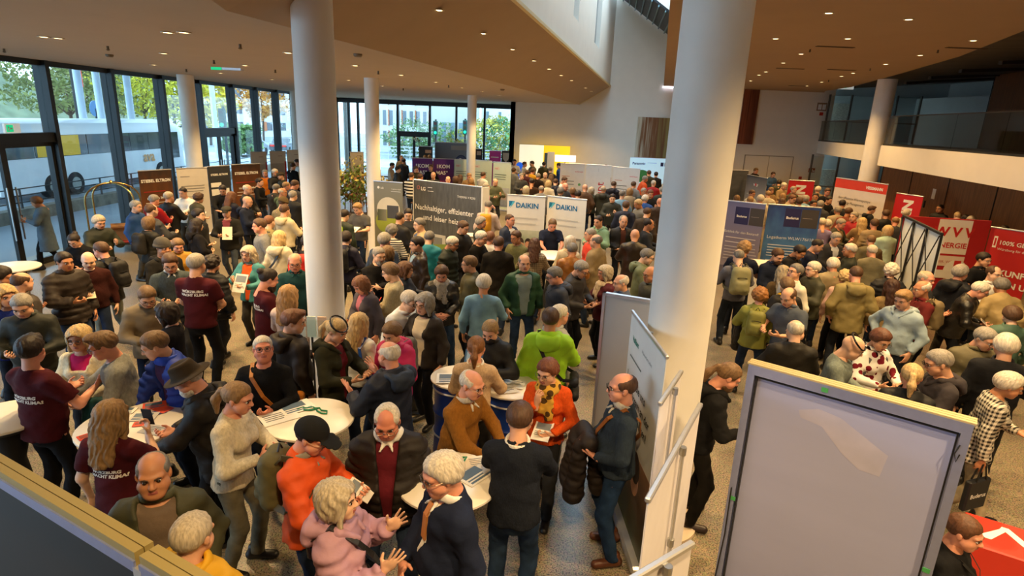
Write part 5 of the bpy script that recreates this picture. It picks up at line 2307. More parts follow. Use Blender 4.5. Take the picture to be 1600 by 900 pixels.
house('office_block', xa(585), xa(690), YH, 9.5, (214, 216, 220), 'pale block with orange vertical panels across the road', 4, 10, (110, 120, 130), (186, 112, 72), wfrac=.5, hfrac=.7)
house('grey_block', xa(692), xa(750), YH - 9, 9, (178, 176, 168), 'plain grey building at the crossing', 2, 5, (120, 140, 150))
house('white_house', xa(752), xa(830), YH, 11, (232, 232, 226), 'white building with small windows beyond the bushes', 4, 4, (120, 140, 150), wfrac=.22, hfrac=.4)
b = house('apartment_block', 0, 26, 0, 10, (206, 206, 210), 'pale apartment block with dark windows beyond the road', 4, 10, (96, 96, 104), (190, 90, 70), wfrac=.4)
q = on_x(318, 150, -44)
b.location = (q[0], q[1] - 2, ZO)
b.rotation_euler = (0, 0, math.radians(62))
for i, (px, h, r, c, lb) in enumerate([(690, 3.6, 2.2, (96, 130, 70), 'green bush left of the traffic light outside'), (716, 3.2, 2.0, (150, 150, 60), 'yellow green bush behind the far column'),
									   (768, 4.6, 2.6, (170, 160, 64), 'tall yellow green bush before the white building'), (790, 4.2, 2.6, (84, 130, 84), 'dense green bush by the far window end'),
									   (640, 3.4, 2.4, (110, 136, 90), 'green hedge bush behind the far door')]):
	q = on_y(px, 200, YF + 22)
	tree(q[0], q[1], h, r, c, 41 + i, lb, 1600, .17, kind='shrub')
# crash fence and traffic lights by the crossing
root = empty('road_fence', (-16, YF + 18.0, ZO))
tag(root, 'pale metal road fence beyond the far facade', 'fence')
for z in (.5, .9, 1.2):
	mb = MB()
	mb.bar((0, 0, z), (22, 0, z), .05, .08)
	mb.build('rail', M_ALU, root)
for k in range(12):
	mb = MB()
	mb.bar((k * 2, 0, 0), (k * 2, 0, 1.25), .07, .07)
	mb.build('post', M_ALU, root)

def traffic_light(px, py, Y, label, X=None):
	p = on_y(px, py, Y) if X is None else on_x(px, py, X)
	root = empty('traffic_light', (p[0], p[1], ZO))
	tag(root, label, 'traffic light')
	H_ = p[2] - ZO
	mb = MB()
	mb.tube([(0, 0, 0), (0, 0, H_ + .6)], .07, 8)
	mb.build('pole', M_FRAME, root)
	mb = MB()
	mb.bbox((-.16, -.3, H_ - .5), (.16, -.05, H_ + .5), .03)
	hs = mb.build('signal_head', mat('signal_green', (22, 70, 64), rough=.5), root)
	for k, c in enumerate(((30, 190, 150), (60, 50, 20), (60, 20, 20))):
		mb = MB()
		mb.tube([(0, -.34, H_ - .32 + k * .32), (0, -.3, H_ - .32 + k * .32)], .11, 12)
		mb.build('lens', mat('signal_lens_%d' % k, c, emit=.8 if k == 0 else 0), hs)

traffic_light(681, 200, YF + 6, 'traffic light with green lamp outside beside the far door')
traffic_light(727, 199, YF + 6, 'traffic light behind the far round column')
traffic_light(350, 185, 0, 'traffic light on a pole outside the second glass door', -15.5)

def car(x, y, rz, colour, label):
	root = empty('car', (x, y, ZO), rz)
	tag(root, label, 'car')
	prof = [(-2.1, .35), (-2.1, .8), (-1.9, .95), (-1.3, 1.0), (-.8, 1.42), (.7, 1.45), (1.35, 1.0), (1.95, .85), (2.1, .6), (2.1, .35)]
	mb = MB()
	n = len(prof)
	vs = [(x, -.85 + (.12 if z > 1.1 else 0), z) for x, z in prof] + [(x, .85 - (.12 if z > 1.1 else 0), z) for x, z in prof]
	fs = [tuple(range(n)), tuple(reversed(range(n, 2 * n)))] + [(i, i + n, (i + 1) % n + n, (i + 1) % n) for i in range(n)]
	mb.add(vs, fs)
	mb.build('bodywork', mat('car_paint_' + '_'.join(map(str, colour)), colour, rough=.25, spec=.6), root)
	for s in (-1, 1):
		mb = MB()
		mb.slab([(-1.1, s * .80, 1.02), (1.1, s * .80, 1.02), (.6, s * .75, 1.38), (-.75, s * .75, 1.38)], .04 * s, (0, 1, 0))
		mb.build('side_window', MATS['coach_glass'], root)
		for xx in (-1.3, 1.3):
			mb = MB()
			mb.tube([(xx, s * .70, .33), (xx, s * .88, .33)], .33, 16)
			mb.build('wheel', MATS['tyre'], root, smooth=True)
	for s in (-1, 1):
		mb = MB()
		mb.box((-2.14, s * .55 - .2, .68), (-2.08, s * .55 + .2, .85))
		mb.build('tail_light', mat('tail_red', (200, 40, 30), emit=.6), root)

q = on_x(392, 218, -24)
car(q[0], q[1], math.radians(95), (150, 158, 168), 'grey car with red tail lights on the road outside')
q = on_x(425, 222, -23)
car(q[0], q[1] + 3, math.radians(95), (90, 96, 104), 'dark grey car behind the facade column')
mb = MB()
q = on_x(113, 130, -34)
root = empty('flag_pole', (q[0], q[1], ZO))
tag(root, 'dark pole with a red flag behind the coach', 'flag')
mb.tube([(0, 0, 0), (0, 0, 7.5)], .09, 8)
mb.build('pole', M_FRAME, root)
mb = MB()
mb.box((-.04, 0, q[2] + .0), (.04, 1.1, q[2] + 1.6))
mb.build('flag', mat('red_flag', (206, 60, 46), rough=.8), root)
q = on_x(148, 165, -30)
root = empty('street_sign', (q[0], q[1], ZO))
tag(root, 'blue oval street sign on a pole above the coach roof', 'sign')
mb = MB()
mb.tube([(0, 0, 0), (0, 0, q[2])], .06, 8)
mb.build('pole', M_FRAME, root)
mb = MB()
mb.tube([(-.03, 0, q[2]), (.03, 0, q[2])], .55, 20)
mb.build('plate', mat('sign_blue', (70, 110, 150), rough=.5), root)
# ================================================================== banners and stands
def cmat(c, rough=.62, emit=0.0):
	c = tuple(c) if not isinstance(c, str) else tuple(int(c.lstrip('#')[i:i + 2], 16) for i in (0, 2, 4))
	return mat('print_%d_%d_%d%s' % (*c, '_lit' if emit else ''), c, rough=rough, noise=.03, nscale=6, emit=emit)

def grad_mat(name, c0, c1, axis='Z', c2=None, noise=.0):
	"""two or three colour blend over the part, with optional cloudy variation"""
	if name in MATS:
		return MATS[name]
	m = mat(name, rough=.6)
	nt = m.node_tree
	L = nt.links.new
	b = nt.nodes['Principled BSDF']
	tc = [n for n in nt.nodes if n.type == 'TEX_COORD'][0]
	sp = nt.nodes.new('ShaderNodeSeparateXYZ')
	L(tc.outputs['Generated'], sp.inputs[0])
	cr = nt.nodes.new('ShaderNodeValToRGB')
	e = cr.color_ramp.elements
	e[0].color = lin(c0)
	e[1].color = lin(c1)
	if c2:
		k = e.new(.5)
		k.color = lin(c2)
	src = sp.outputs[axis]
	if noise:
		n = nt.nodes.new('ShaderNodeTexNoise')
		n.inputs['Scale'].default_value = 4
		L(tc.outputs['Generated'], n.inputs['Vector'])
		a = nt.nodes.new('ShaderNodeMath')
		a.operation = 'MULTIPLY_ADD'
		a.inputs[1].default_value = noise
		L(n.outputs['Fac'], a.inputs[0])
		s = nt.nodes.new('ShaderNodeMath')
		s.operation = 'SUBTRACT'
		s.inputs[1].default_value = noise * .5
		L(src, s.inputs[0])
		L(s.outputs[0], a.inputs[2])
		src = a.outputs[0]
	L(src, cr.inputs['Fac'])
	L(cr.outputs['Color'], b.inputs['Base Color'])
	return m

def draw_items(root, W, Hh, items, y0=-.008, parent=None, zb=0.0):
	y = y0
	par = parent or root
	for it in items:
		y -= .0018
		k = it[0]
		if k == 'rect':
			_, u0, v0, u1, v1, c = it[:6]
			mb = MB()
			mb.box((u0 * W, y, zb + v0 * Hh), (u1 * W, y + .002, zb + v1 * Hh))
			mb.build('print_panel', c if not isinstance(c, (tuple, str)) else cmat(c), par)
		elif k == 'poly':
			_, pts, c = it
			mb = MB()
			mb.slab([(u * W, y, zb + v * Hh) for u, v in pts], .002, (0, 1, 0))
			mb.build('print_panel', c if not isinstance(c, (tuple, str)) else cmat(c), par)
		elif k == 'disc':
			_, u, v, r, c = it[:5]
			sx = it[5] if len(it) > 5 else 1.0
			mb = MB()
			mb.slab([(u * W + r * sx * math.cos(a), y, zb + v * Hh + r * math.sin(a)) for a in [2 * math.pi * i / 28 for i in range(28)]], .002, (0, 1, 0))
			mb.build('print_disc', c if not isinstance(c, (tuple, str)) else cmat(c), par)
		elif k in ('text', 'vtext'):
			_, u, v, size, body, c = it[:6]
			al = it[6] if len(it) > 6 else 'LEFT'
			wt = it[7] if len(it) > 7 else .0
			me = text_mesh(body, size, align=al, weight=wt * size)
			rot = (math.radians(90), 0, 0) if k == 'text' else (math.radians(90), math.radians(-90), 0)
			link('lettering', me, cmat(c), par, loc=(u * W, y, zb + v * Hh), rot=rot)
		elif k == 'lines':
			_, u0, v0, u1, v1, n, c = it
			rnd = random.Random(int(u0 * 97 + v0 * 31 + n))
			for i in range(n):
				z = v1 - (v1 - v0) * i / max(1, n - 1)
				uu = u1 - (u1 - u0) * rnd.choice((0, .05, .12, .3))
				mb = MB()
				th = (v1 - v0) * Hh / n * .38
				mb.box((u0 * W, y, zb + z * Hh - th / 2), (uu * W, y + .002, zb + z * Hh + th / 2))
				mb.build('text_line', cmat(c), par)

def banner(a, b, z, col, label, items=(), name='roll_up_banner', cat='banner', z0=.08, thick=.008, base=True, width=None, group=None, back=False, top_rail=True):
	"""roll-up banner whose top corners stand at world points a (viewer's left) and b, height z"""
	a = np.asarray(a, float)[:2]
	b = np.asarray(b, float)[:2]
	d = b - a
	W = float(np.linalg.norm(d))
	rz = math.atan2(d[1], d[0])
	root = empty(name, (a[0], a[1], 0), rz)
	tag(root, label, cat, group)
	Hh = z - z0
	mb = MB()
	mb.box((0, -thick / 2, z0), (W, thick / 2, z))
	m = col if not isinstance(col, (tuple, str)) else cmat(col)
	mb.build('banner_sheet', m, root)
	if top_rail:
		mb = MB()
		mb.bbox((-.01, -.015, z - .005), (W + .01, .015, z + .025), .006)
		mb.build('top_rail', M_ALU, root)
	if base:
		mb = MB()
		mb.bbox((-.02, -.1, 0), (W + .02, .1, z0), .02)
		mb.build('cassette', M_ALU, root)
		mb = MB()
		mb.tube([(W / 2, .03, z0), (W / 2, .03, z)], .012, 8)
		mb.build('support_pole', M_ALU, root)
		for zz in (z * .35, z * .68, z - .04):
			mb = MB()
			mb.tube([(W / 2, .03, zz), (W / 2, .03, zz + .05)], .02, 8)
			mb.build('pole_clamp', M_STEEL, root)
	draw_items(root, W, Hh, items, -thick / 2 - .001, zb=z0)
	return root

def tops(x0, y0, x1, y1, z=2.05):
	return on_z(x0, y0, z), on_z(x1, y1, z), z

WH, RED, BLK = (240, 238, 232), (200, 26, 32), (24, 24, 26)
st_dark = grad_mat('amber_dark', (20, 14, 13), (44, 27, 18), 'Z', (112, 62, 22), .5)

def stiebel(x0, y0, x1, y1, label):
	return banner(*tops(x0, y0, x1, y1), st_dark, label, [
		('text', .5, .84, .115, 'STIEBEL ELTRON', WH, 'CENTER', .03), ('rect', .1, .70, .75, .715, (150, 40, 28)),
		('text', .5, .60, .085, "Ich will 'ne Stiebel!", WH, 'CENTER', .02), ('lines', .12, .5, .9, .55, 2, (210, 200, 190)), ('disc', .3, .3, .09, (150, 130, 110)), ('disc', .62, .3, .09, (150, 130, 110))])

stiebel(215, 268, 267, 265, 'amber and black roll-up banner lettered STIEBEL ELTRON, the one nearest the luggage cart')
banner(*tops(275, 264, 323, 262), (214, 206, 194), 'pale roll-up banner with lines of grey text between the amber banners',
	   [('lines', .1, .86, .4, .88, 1, (90, 90, 100)), ('lines', .1, .66, .9, .74, 3, (140, 136, 130)), ('lines', .1, .5, .8, .58, 3, (160, 156, 150)), ('disc', .75, .18, .07, (190, 180, 165))])
banner(*tops(324, 261, 358, 259), (46, 48, 54), 'narrow charcoal roll-up banner lettered STIEBEL ELTRON with white boxes',
	   [('text', .5, .86, .082, 'STIEBEL ELTRON', WH, 'CENTER', .03), ('rect', .08, .68, .55, .75, WH), ('rect', .08, .55, .9, .65, WH), ('rect', .1, .1, .9, .45, grad_mat('blue_photo', (40, 50, 66), (90, 96, 104), 'Z'))])
stiebel(361, 258, 406, 256, 'amber and black roll-up banner lettered STIEBEL ELTRON, farther from the luggage cart')
for i, (x0, x1, y, lb) in enumerate(((391, 416, 238, 'white roll-up banner with red edge, first of the row behind the amber banners'), (421, 446, 237, 'white roll-up banner with red edge, middle of the row behind the amber banners'),
									 (448, 470, 235, 'white roll-up banner with garden photo beside the brochure column'))):
	banner(*tops(x0, y, x1, y - .5), (226, 220, 208), lb, [('rect', .9, 0, 1, .78, (206, 40, 52)), ('lines', .5, .88, .8, .9, 1, (150, 110, 100)),
		   ('rect', .02, .02, .88, .74, grad_mat('grey_photo', (110, 106, 100), (196, 188, 176), 'Z', None, .4) if i < 2 else grad_mat('garden_photo', (90, 84, 60), (170, 160, 120), 'Z', None, .8)),
		   ('rect', .5, .1, .75, .45, (90, 88, 88))])
banner(*tops(547, 238, 568, 238), (222, 206, 176), 'beige roll-up banner beside the plant screen', [('lines', .5, .9, .85, .92, 1, (140, 110, 90)), ('rect', .05, .1, .95, .5, grad_mat('beige_photo', (160, 140, 110), (214, 200, 170), 'Z', None, .5))])
PUR = (88, 34, 110)
for i, (x0, x1) in enumerate(((644, 676), (677, 709))):
	banner(*tops(x0, 247 + i, x1, 248 + i), PUR, ['purple roll-up banner lettered 1KOMMA5, the one nearer the brochure column', 'purple roll-up banner lettered 1KOMMA5 beside the mint banners'][i],
		   [('text', .14, .80, .22, '1KOM', WH, 'LEFT', .03), ('text', .14, .66, .22, 'MA5°', WH, 'LEFT', .03), ('text', .25, .5, .09, ['MEIDER', 'VERMEERSATT'][i], (190, 120, 200) if i == 0 else (214, 70, 120)),
			('lines', .25, .3, .8, .44, 3, (170, 90, 180) if i == 0 else (210, 70, 120))])
MINT = (206, 218, 196)
for i, (x0, y0, x1, y1, lb) in enumerate(((710, 249, 739, 250, 'mint green roll-up banner beside the purple banners'), (740, 250, 769, 252, 'mint green roll-up banner, middle one of three'), (771, 253, 799, 255, 'mint green roll-up banner with house photo near the white wall'))):
	banner(*tops(x0, y0, x1, y1), MINT, lb, [('rect', .08, .84, .36, .9, (222, 206, 186)), ('text', .1, .85, .07, 'NIBE', (190, 60, 50)), ('lines', .1, .64, .75, .74, 3, (96, 112, 92)),
		   ('rect', .04, .05, .96, .46, grad_mat('house_photo_%d' % (i % 2), (120, 128, 140), (190, 196, 200), 'Z', None, .7)), ('poly', [(.3, .2), (.8, .2), (.8, .32), (.55, .42), (.3, .32)], (170, 150, 140))])
# dark and grey panels at the far windows
banner(on_y(655, 229, 33), on_y(676, 229, 33), on_y(665, 229, 33)[2], (38, 34, 34), 'black roll-up banner at the far windows', [('rect', .45, .84, .9, .92, (200, 150, 110)), ('lines', .2, .4, .7, .6, 3, (120, 100, 90))])
zz = on_y(700, 223, 33.5)[2]
banner(on_y(680, 223, 33.5), on_y(730, 224, 33.5), zz, grad_mat('slate_grad', (96, 100, 110), (126, 128, 134), 'X'), 'wide slate grey display panel lettered Moin with a round emblem',
	   [('text', .18, .28, .42, 'Moin.', (60, 58, 62)), ('rect', .5, .84, 1.0, .94, (150, 140, 130)), ('disc', .82, .45, .68, (40, 48, 84), .62), ('disc', .82, .45, .62, (74, 80, 110), .62), ('vtext', .86, .3, .36, 'ONO', WH)], name='display_panel', cat='panel')
banner(on_y(743, 233, 33), on_y(754, 233, 33), on_y(748, 233, 33)[2], (40, 38, 42), 'narrow dark banner behind the far round column', [('rect', .2, .85, .8, .95, (190, 170, 150))])
banner(on_y(765, 236, 33), on_y(783, 237, 33), on_y(774, 236, 33)[2], (206, 60, 150), 'magenta roll-up banner near the far window end', [('lines', .12, .7, .9, .84, 2, WH), ('rect', .6, .45, .9, .6, (230, 140, 190))])
banner(on_y(784, 236, 33), on_y(805, 236, 33), on_y(795, 236, 33)[2], (52, 46, 44), 'dark brown roll-up banner at the far window end', [('poly', [(.1, .95), (.55, .95), (.55, .8), (.33, .7), (.1, .8)], (206, 180, 150)), ('rect', .55, .6, .95, .75, (100, 80, 66))])

# LG stand
banner(*tops(584, 283, 629, 286), grad_mat('lg_olive', (96, 92, 60), (130, 130, 118), 'Z'), 'grey green roll-up banner lettered LG with a heat pump picture', [
	('disc', .16, .92, .035, WH), ('text', .24, .905, .07, 'LG', WH, 'LEFT', .03), ('text', .95, .9, .04, 'THERMA V R290', WH, 'RIGHT'), ('lines', .6, .86, .95, .875, 1, (220, 220, 215)),
	('disc', .5, .62, .34, (214, 208, 190)), ('disc', .5, .45, .34, grad_mat('meadow', (120, 136, 40), (172, 180, 60), 'Z'), 1.1), ('rect', .46, .5, .86, .68, (72, 74, 80)), ('rect', .12, .46, .44, .62, grad_mat('tree_shade', (70, 76, 50), (130, 130, 110), 'X')),
	('text', .5, .25, .12, 'Auf die', WH, 'CENTER'), ('text', .5, .17, .12, 'gute Wärme', WH, 'CENTER')])
a, b, _ = tops(647, 281, 753, 293)
root = banner(a, b, 2.05, mat('charcoal_fabric', (84, 86, 88), rough=.8, noise=.25, nscale=2.5, bump=1.0, bscale=3, stretch=(5, 1, 1)), 'wide creased charcoal fabric wall lettered Nachhaltiger, effizienter und leiser heizen', [
	('disc', .075, .905, .055, (190, 110, 100)), ('disc', .075, .905, .038, (90, 80, 80)), ('text', .115, .87, .14, 'LG', WH, 'LEFT', .03), ('lines', .22, .87, .32, .92, 2, (220, 220, 220)),
	('text', .92, .83, .085, 'THERMA V R290', WH, 'RIGHT'), ('text', .90, .60, .215, 'Nachhaltiger, effizienter', WH, 'RIGHT', .01), ('text', .80, .465, .215, 'und leiser heizen!', WH, 'RIGHT', .01),
	('rect', .15, .0, .5, .28, (190, 188, 180)), ('rect', .2, .02, .45, .24, (120, 122, 122)), ('poly', [(0, 0), (1, 0), (1, .1), (.5, .16), (0, .08)], (120, 140, 60))], name='fabric_wall', cat='display wall', base=False, z0=.02, thick=.03, top_rail=True)
Wl = float(np.linalg.norm((b - a)[:2]))
mb = MB()
mb.box((Wl, -.02, 0), (Wl + .04, .3, 2.05))
mb.build('side_panel', mat('white_fabric', (226, 224, 218), rough=.9, noise=.03, nscale=5), root)
mb = MB()
mb.box((-.03, -.02, 0), (0, .3, 2.05))
mb.build('side_panel', MATS['white_fabric'], root)

# DAIKIN banners
for i, (x0, y0, x1, y1) in enumerate(((793, 304.5, 852.5, 308.5), (856, 306.5, 917, 313))):
	it = [('poly', [(.05, .93), (.2, .93), (.05, .85)], (0, 120, 170)), ('poly', [(.08, .84), (.21, .925), (.14, .925)], (90, 190, 220)), ('text', .23, .855, .17, 'DAIKIN', (0, 108, 160), 'LEFT', .03),
		  ('lines', .1, .66, .82, .73, 2, (206, 202, 192))]
	if i == 0:
		it += [('rect', .0, .05, 1, .58, grad_mat('couple_photo', (150, 160, 170), (196, 200, 180), 'Z', (120, 140, 100), .6)), ('disc', .42, .4, .09, (205, 150, 120), .8), ('disc', .4, .43, .1, (60, 40, 30), .8),
			   ('disc', .43, .385, .075, (208, 156, 126), .8), ('disc', .6, .43, .1, (50, 38, 30), .8), ('disc', .59, .40, .08, (200, 146, 116), .8), ('disc', .62, .2, .18, (150, 170, 200), 1.2), ('disc', .4, .2, .14, (190, 150, 140), 1.0)]
	else:
		it += [('rect', .55, .08, .93, .52, (120, 116, 108)), ('rect', .58, .11, .9, .49, grad_mat('room_photo', (90, 84, 74), (190, 186, 172), 'Z', None, .4)), ('rect', .64, .25, .74, .42, (220, 222, 214)), ('rect', .66, .12, .86, .2, (60, 56, 52)),
			   ('rect', .38, .05, .5, .25, (190, 190, 188))]
	banner(*tops(x0, y0, x1, y1), (232, 228, 218), ['white DAIKIN roll-up banner with a couple pictured', 'white DAIKIN roll-up banner with a room interior pictured'][i], it)

# weishaupt stand
banner(*tops(876, 255.5, 914, 257), (226, 222, 214), 'white roll-up banner with green dot, nearer the yellow booth', [('text', .95, .82, .09, 'weishaupt', (206, 70, 90), 'RIGHT'), ('lines', .08, .7, .45, .73, 1, (200, 120, 90)), ('lines', .08, .55, .62, .62, 2, (90, 92, 90)),
	   ('disc', .82, .55, .06, (110, 170, 100)), ('rect', .03, .03, .97, .44, grad_mat('door_photo', (130, 120, 112), (200, 194, 186), 'X', None, .3)), ('rect', .6, .08, .75, .38, (150, 80, 40))])
banner(*tops(916, 257, 956, 259.5), (232, 228, 220), 'white roll-up banner with upright red lettering haupt', [('vtext', .74, .06, .5, 'haupt', (196, 40, 50)), ('rect', .5, .86, .505, .93, (150, 146, 140))])
banner(*tops(959, 261, 1000.5, 264.5), (226, 222, 214), 'white roll-up banner with green dot beside the near column', [('text', .93, .82, .09, 'weishaupt', (206, 70, 90), 'RIGHT'), ('lines', .08, .7, .4, .73, 1, (200, 120, 90)), ('lines', .08, .55, .58, .62, 2, (90, 92, 90)),
	   ('disc', .86, .53, .06, (110, 170, 100)), ('rect', .03, .03, .97, .44, grad_mat('terrace_photo', (70, 74, 50), (196, 176, 150), 'X', None, .5)), ('rect', .42, .2, .75, .34, (90, 80, 74))])
# yellow booth
zz = on_y(850, 227, 31.2)[2]
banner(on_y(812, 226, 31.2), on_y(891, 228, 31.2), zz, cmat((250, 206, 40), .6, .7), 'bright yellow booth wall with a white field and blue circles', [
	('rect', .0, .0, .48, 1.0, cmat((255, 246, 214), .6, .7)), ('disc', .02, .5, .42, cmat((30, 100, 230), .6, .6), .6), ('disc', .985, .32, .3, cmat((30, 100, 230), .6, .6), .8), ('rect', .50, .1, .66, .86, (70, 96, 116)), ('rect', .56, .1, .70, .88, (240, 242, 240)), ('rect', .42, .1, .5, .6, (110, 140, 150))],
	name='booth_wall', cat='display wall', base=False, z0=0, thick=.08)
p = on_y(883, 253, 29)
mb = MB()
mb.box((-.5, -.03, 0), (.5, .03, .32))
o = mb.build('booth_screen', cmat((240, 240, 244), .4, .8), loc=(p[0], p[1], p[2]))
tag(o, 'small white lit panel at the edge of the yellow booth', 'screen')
mb = MB()
mb.box((-.02, .0, -p[2]), (.02, .03, 0))
o2 = mb.build('stand_pole', M_BLACK, o)
# Panasonic wall
zz = on_y(1010, 247, 29.5)[2]
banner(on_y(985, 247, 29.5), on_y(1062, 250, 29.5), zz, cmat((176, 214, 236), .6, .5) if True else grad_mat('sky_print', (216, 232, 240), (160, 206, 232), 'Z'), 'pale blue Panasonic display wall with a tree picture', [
	('text', .05, .86, .16, 'Panasonic', (20, 40, 90), 'LEFT', .03), ('lines', .35, .88, .55, .9, 1, (90, 150, 190)), ('rect', .62, .84, .68, .92, (30, 40, 90)), ('rect', .7, .84, .76, .92, (60, 60, 110)), ('disc', .26, .62, .3, (60, 140, 80), 1.2), ('disc', .36, .56, .22, (50, 128, 72), 1.2),
	('rect', .29, .3, .31, .5, (90, 70, 50)), ('poly', [(.55, .3), (1, .3), (1, .75), (.8, .6)], (240, 242, 240)), ('poly', [(.8, .42), (1, .52), (1, .62), (.8, .48)], (60, 80, 100))], name='display_wall', cat='display wall', base=False, z0=0, thick=.06)

# aisle side: wolf, Buderus, viessmann
banner(on_z(1143, 266, 2.15), on_z(1170, 267, 2.15), 2.15, mat('slate_print', (60, 62, 66), rough=.7, noise=.3, nscale=1.5, stretch=(1, 1, 4)), 'dark slate banner half hidden by the near column')
banner(*tops(1168, 273, 1199, 279, 2.0), grad_mat('grey_white', (214, 212, 206), (70, 72, 80), 'Z'), 'grey and white roll-up banner lettered WOLF', [('text', .5, .8, .13, 'WOLF', WH, 'CENTER', .04), ('disc', .5, .83, .06, (200, 40, 40)), ('text', .1, .6, .11, 'wolf.eu', WH), ('disc', .82, .5, .1, WH), ('disc', .82, .5, .075, (40, 36, 36)), ('rect', .76, .46, .88, .5, (200, 50, 40))])
for i, (x0, y0, x1, y1) in enumerate(((1233, 281.5, 1273, 284), (1401, 302, 1443, 308))):
	banner(*tops(x0, y0, x1, y1), RED, ['red roll-up banner with upright white lettering near the white door', 'red roll-up banner with upright white lettering at the veneered wall'][i], [('vtext', .68, .24, .45, 'MANN', WH, 'LEFT', .05)])
pa, pb = on_z(1307, 278, 2.3), on_z(1388, 289, 2.3)
banner(pa, pb, 2.3, (226, 216, 206), 'wide white display panel with red head band at the gallery', [('rect', 0, .86, 1, 1, (214, 62, 44)), ('text', .93, .9, .13, 'VIESSMANN', WH, 'RIGHT', .04), ('text', .12, .7, .12, 'Ihre effiziente Wärmepumpe', (96, 90, 86)), ('text', .12, .63, .12, 'mit Energy Management', (96, 90, 86)),
	   ('lines', .12, .34, .8, .52, 4, (176, 168, 160))], name='display_panel', cat='panel')
b1 = banner(*tops(1136, 313.5, 1197, 320), grad_mat('lilac_grad', (150, 140, 150), (110, 110, 150), 'Z'), 'lilac grey Buderus roll-up banner with white text beside the near column', [
	('rect', .26, .72, .62, .94, (36, 34, 84)), ('rect', .64, .72, 1.0, .94, (66, 62, 60)), ('text', .44, .81, .075, 'Buderus', WH, 'CENTER', .03), ('lines', .68, .82, .96, .83, 1, (170, 160, 150)),
	('text', .94, .60, .085, 'Einblick für den Bestand!', WH, 'RIGHT'), ('lines', .1, .48, .92, .54, 2, (214, 210, 216)), ('lines', .1, .26, .95, .42, 5, (186, 182, 192)), ('rect', .04, .0, .3, .16, (96, 92, 110))])
b2 = banner(*tops(1201, 319.5, 1284, 325.5), grad_mat('blue_print', (44, 70, 120), (38, 66, 128), 'Z', (70, 120, 176), .8), 'blue Buderus roll-up banner with white text above the counter', [
	('rect', .34, .74, .64, .97, (36, 34, 84)), ('rect', .65, .74, .97, .97, (66, 62, 60)), ('text', .49, .84, .085, 'Buderus', WH, 'CENTER', .03), ('lines', .68, .85, .94, .86, 1, (170, 160, 150)),
	('text', .06, .58, .105, 'Logatherm WLW176i/186i AR', (220, 228, 236)), ('lines', .1, .36, .9, .50, 5, (200, 212, 226)), ('lines', .1, .2, .7, .3, 3, (180, 196, 216))])

# WVV pop-up wall: red curved front, white lattice back at the bend
zW = 2.2
qa, qb = on_z(1412, 337, zW), on_z(1549, 345, zW)
WR = (176, 24, 28)
rootW = banner(qa, qb, zW, WR, 'red pop-up wall lettered WVV ENERGIE with two smiling workers pictured', [
	('rect', .42, .66, .80, .99, (236, 226, 216)), ('text', .61, .83, .27, 'W V V', (196, 28, 32), 'CENTER', .04), ('text', .61, .72, .155, 'ENERGIE', (196, 28, 32), 'CENTER', .02), ('rect', .42, .54, .80, .64, (226, 206, 190)), ('text', .61, .57, .075, 'VON HIER. WÜRZBURG.', (180, 60, 50), 'CENTER'),
	('disc', .40, .22, .24, (214, 160, 126), .75), ('disc', .39, .40, .17, (40, 28, 22), .95), ('rect', .28, -.02, .52, .06, (40, 38, 40)), ('disc', .72, .36, .26, (205, 150, 118), .78), ('disc', .72, .50, .23, (232, 226, 214), 1.0), ('rect', .50, .42, .94, .50, (226, 220, 208)),
	('rect', .69, .53, .77, .6, (200, 40, 36)), ('disc', .69, .38, .02, (40, 30, 26)), ('disc', .76, .38, .02, (40, 30, 26)), ('disc', .725, .28, .07, (236, 228, 220), .9), ('disc', .37, .26, .02, (40, 30, 26)), ('disc', .43, .26, .02, (40, 30, 26))], name='pop_up_wall', cat='display wall', base=False, z0=.02, thick=.04, top_rail=False)
qc = on_z(1472, 366, zW)
rootT = empty('pop_up_lattice', (qa[0], qa[1], 0), math.atan2(qc[1] - qa[1], qc[0] - qa[0]))
tag(rootT, 'black lattice frame with white back panels at the end of the red wall', 'display frame')
WT = float(np.linalg.norm((qc - qa)[:2]))
for k in range(3):
	mb = MB()
	mb.box((k * WT / 3 + .02, .03, .05), ((k + 1) * WT / 3 - .02, .045, zW - .03))
	mb.build('back_panel', mat('popup_white', (226, 232, 230), rough=.6, noise=.04, nscale=2), rootT)
for k in range(4):
	mb = MB()
	mb.bar((k * WT / 3, 0, .0), (k * WT / 3, 0, zW), .035, .035)
	mb.build('upright', M_BLACK, rootT)
for k in range(3):
	for (z0_, z1_) in ((.05, zW * .5), (zW * .5, zW - .03)):
		for s in (0, 1):
			mb = MB()
			mb.tube([(k * WT / 3, -.03, z0_ if s else z1_), ((k + 1) * WT / 3, -.03, z1_ if s else z0_)], .011, 6)
			mb.build('lattice_bar', M_BLACK, rootT)
mb = MB()
mb.bar((0, 0, zW), (WT, 0, zW), .05, .04)
mb.build('top_bar', M_BLACK, rootT)
qe, qf = on_z(1549, 355.5, 2.05), on_z(1625, 366, 2.05)
banner(qe, qf, 2.05, (190, 30, 32), 'red banner lettered ZUKUNFTSHEIZEN at the right end of the red wall', [
	('rect', .12, .80, .20, .92, WH), ('rect', .14, .82, .18, .9, (190, 30, 32)), ('text', .24, .84, .12, '100% GEMEINSAM', WH, 'LEFT', .02), ('text', .24, .78, .07, 'Würzburg für die Zukunft', WH), ('text', .1, .52, .17, 'ZUKUNFTS', WH, 'LEFT', .03), ('text', .1, .40, .17, 'HEIZEN UND', WH, 'LEFT', .03),
	('lines', .14, .24, .9, .32, 2, (226, 150, 150))], name='pop_up_banner')

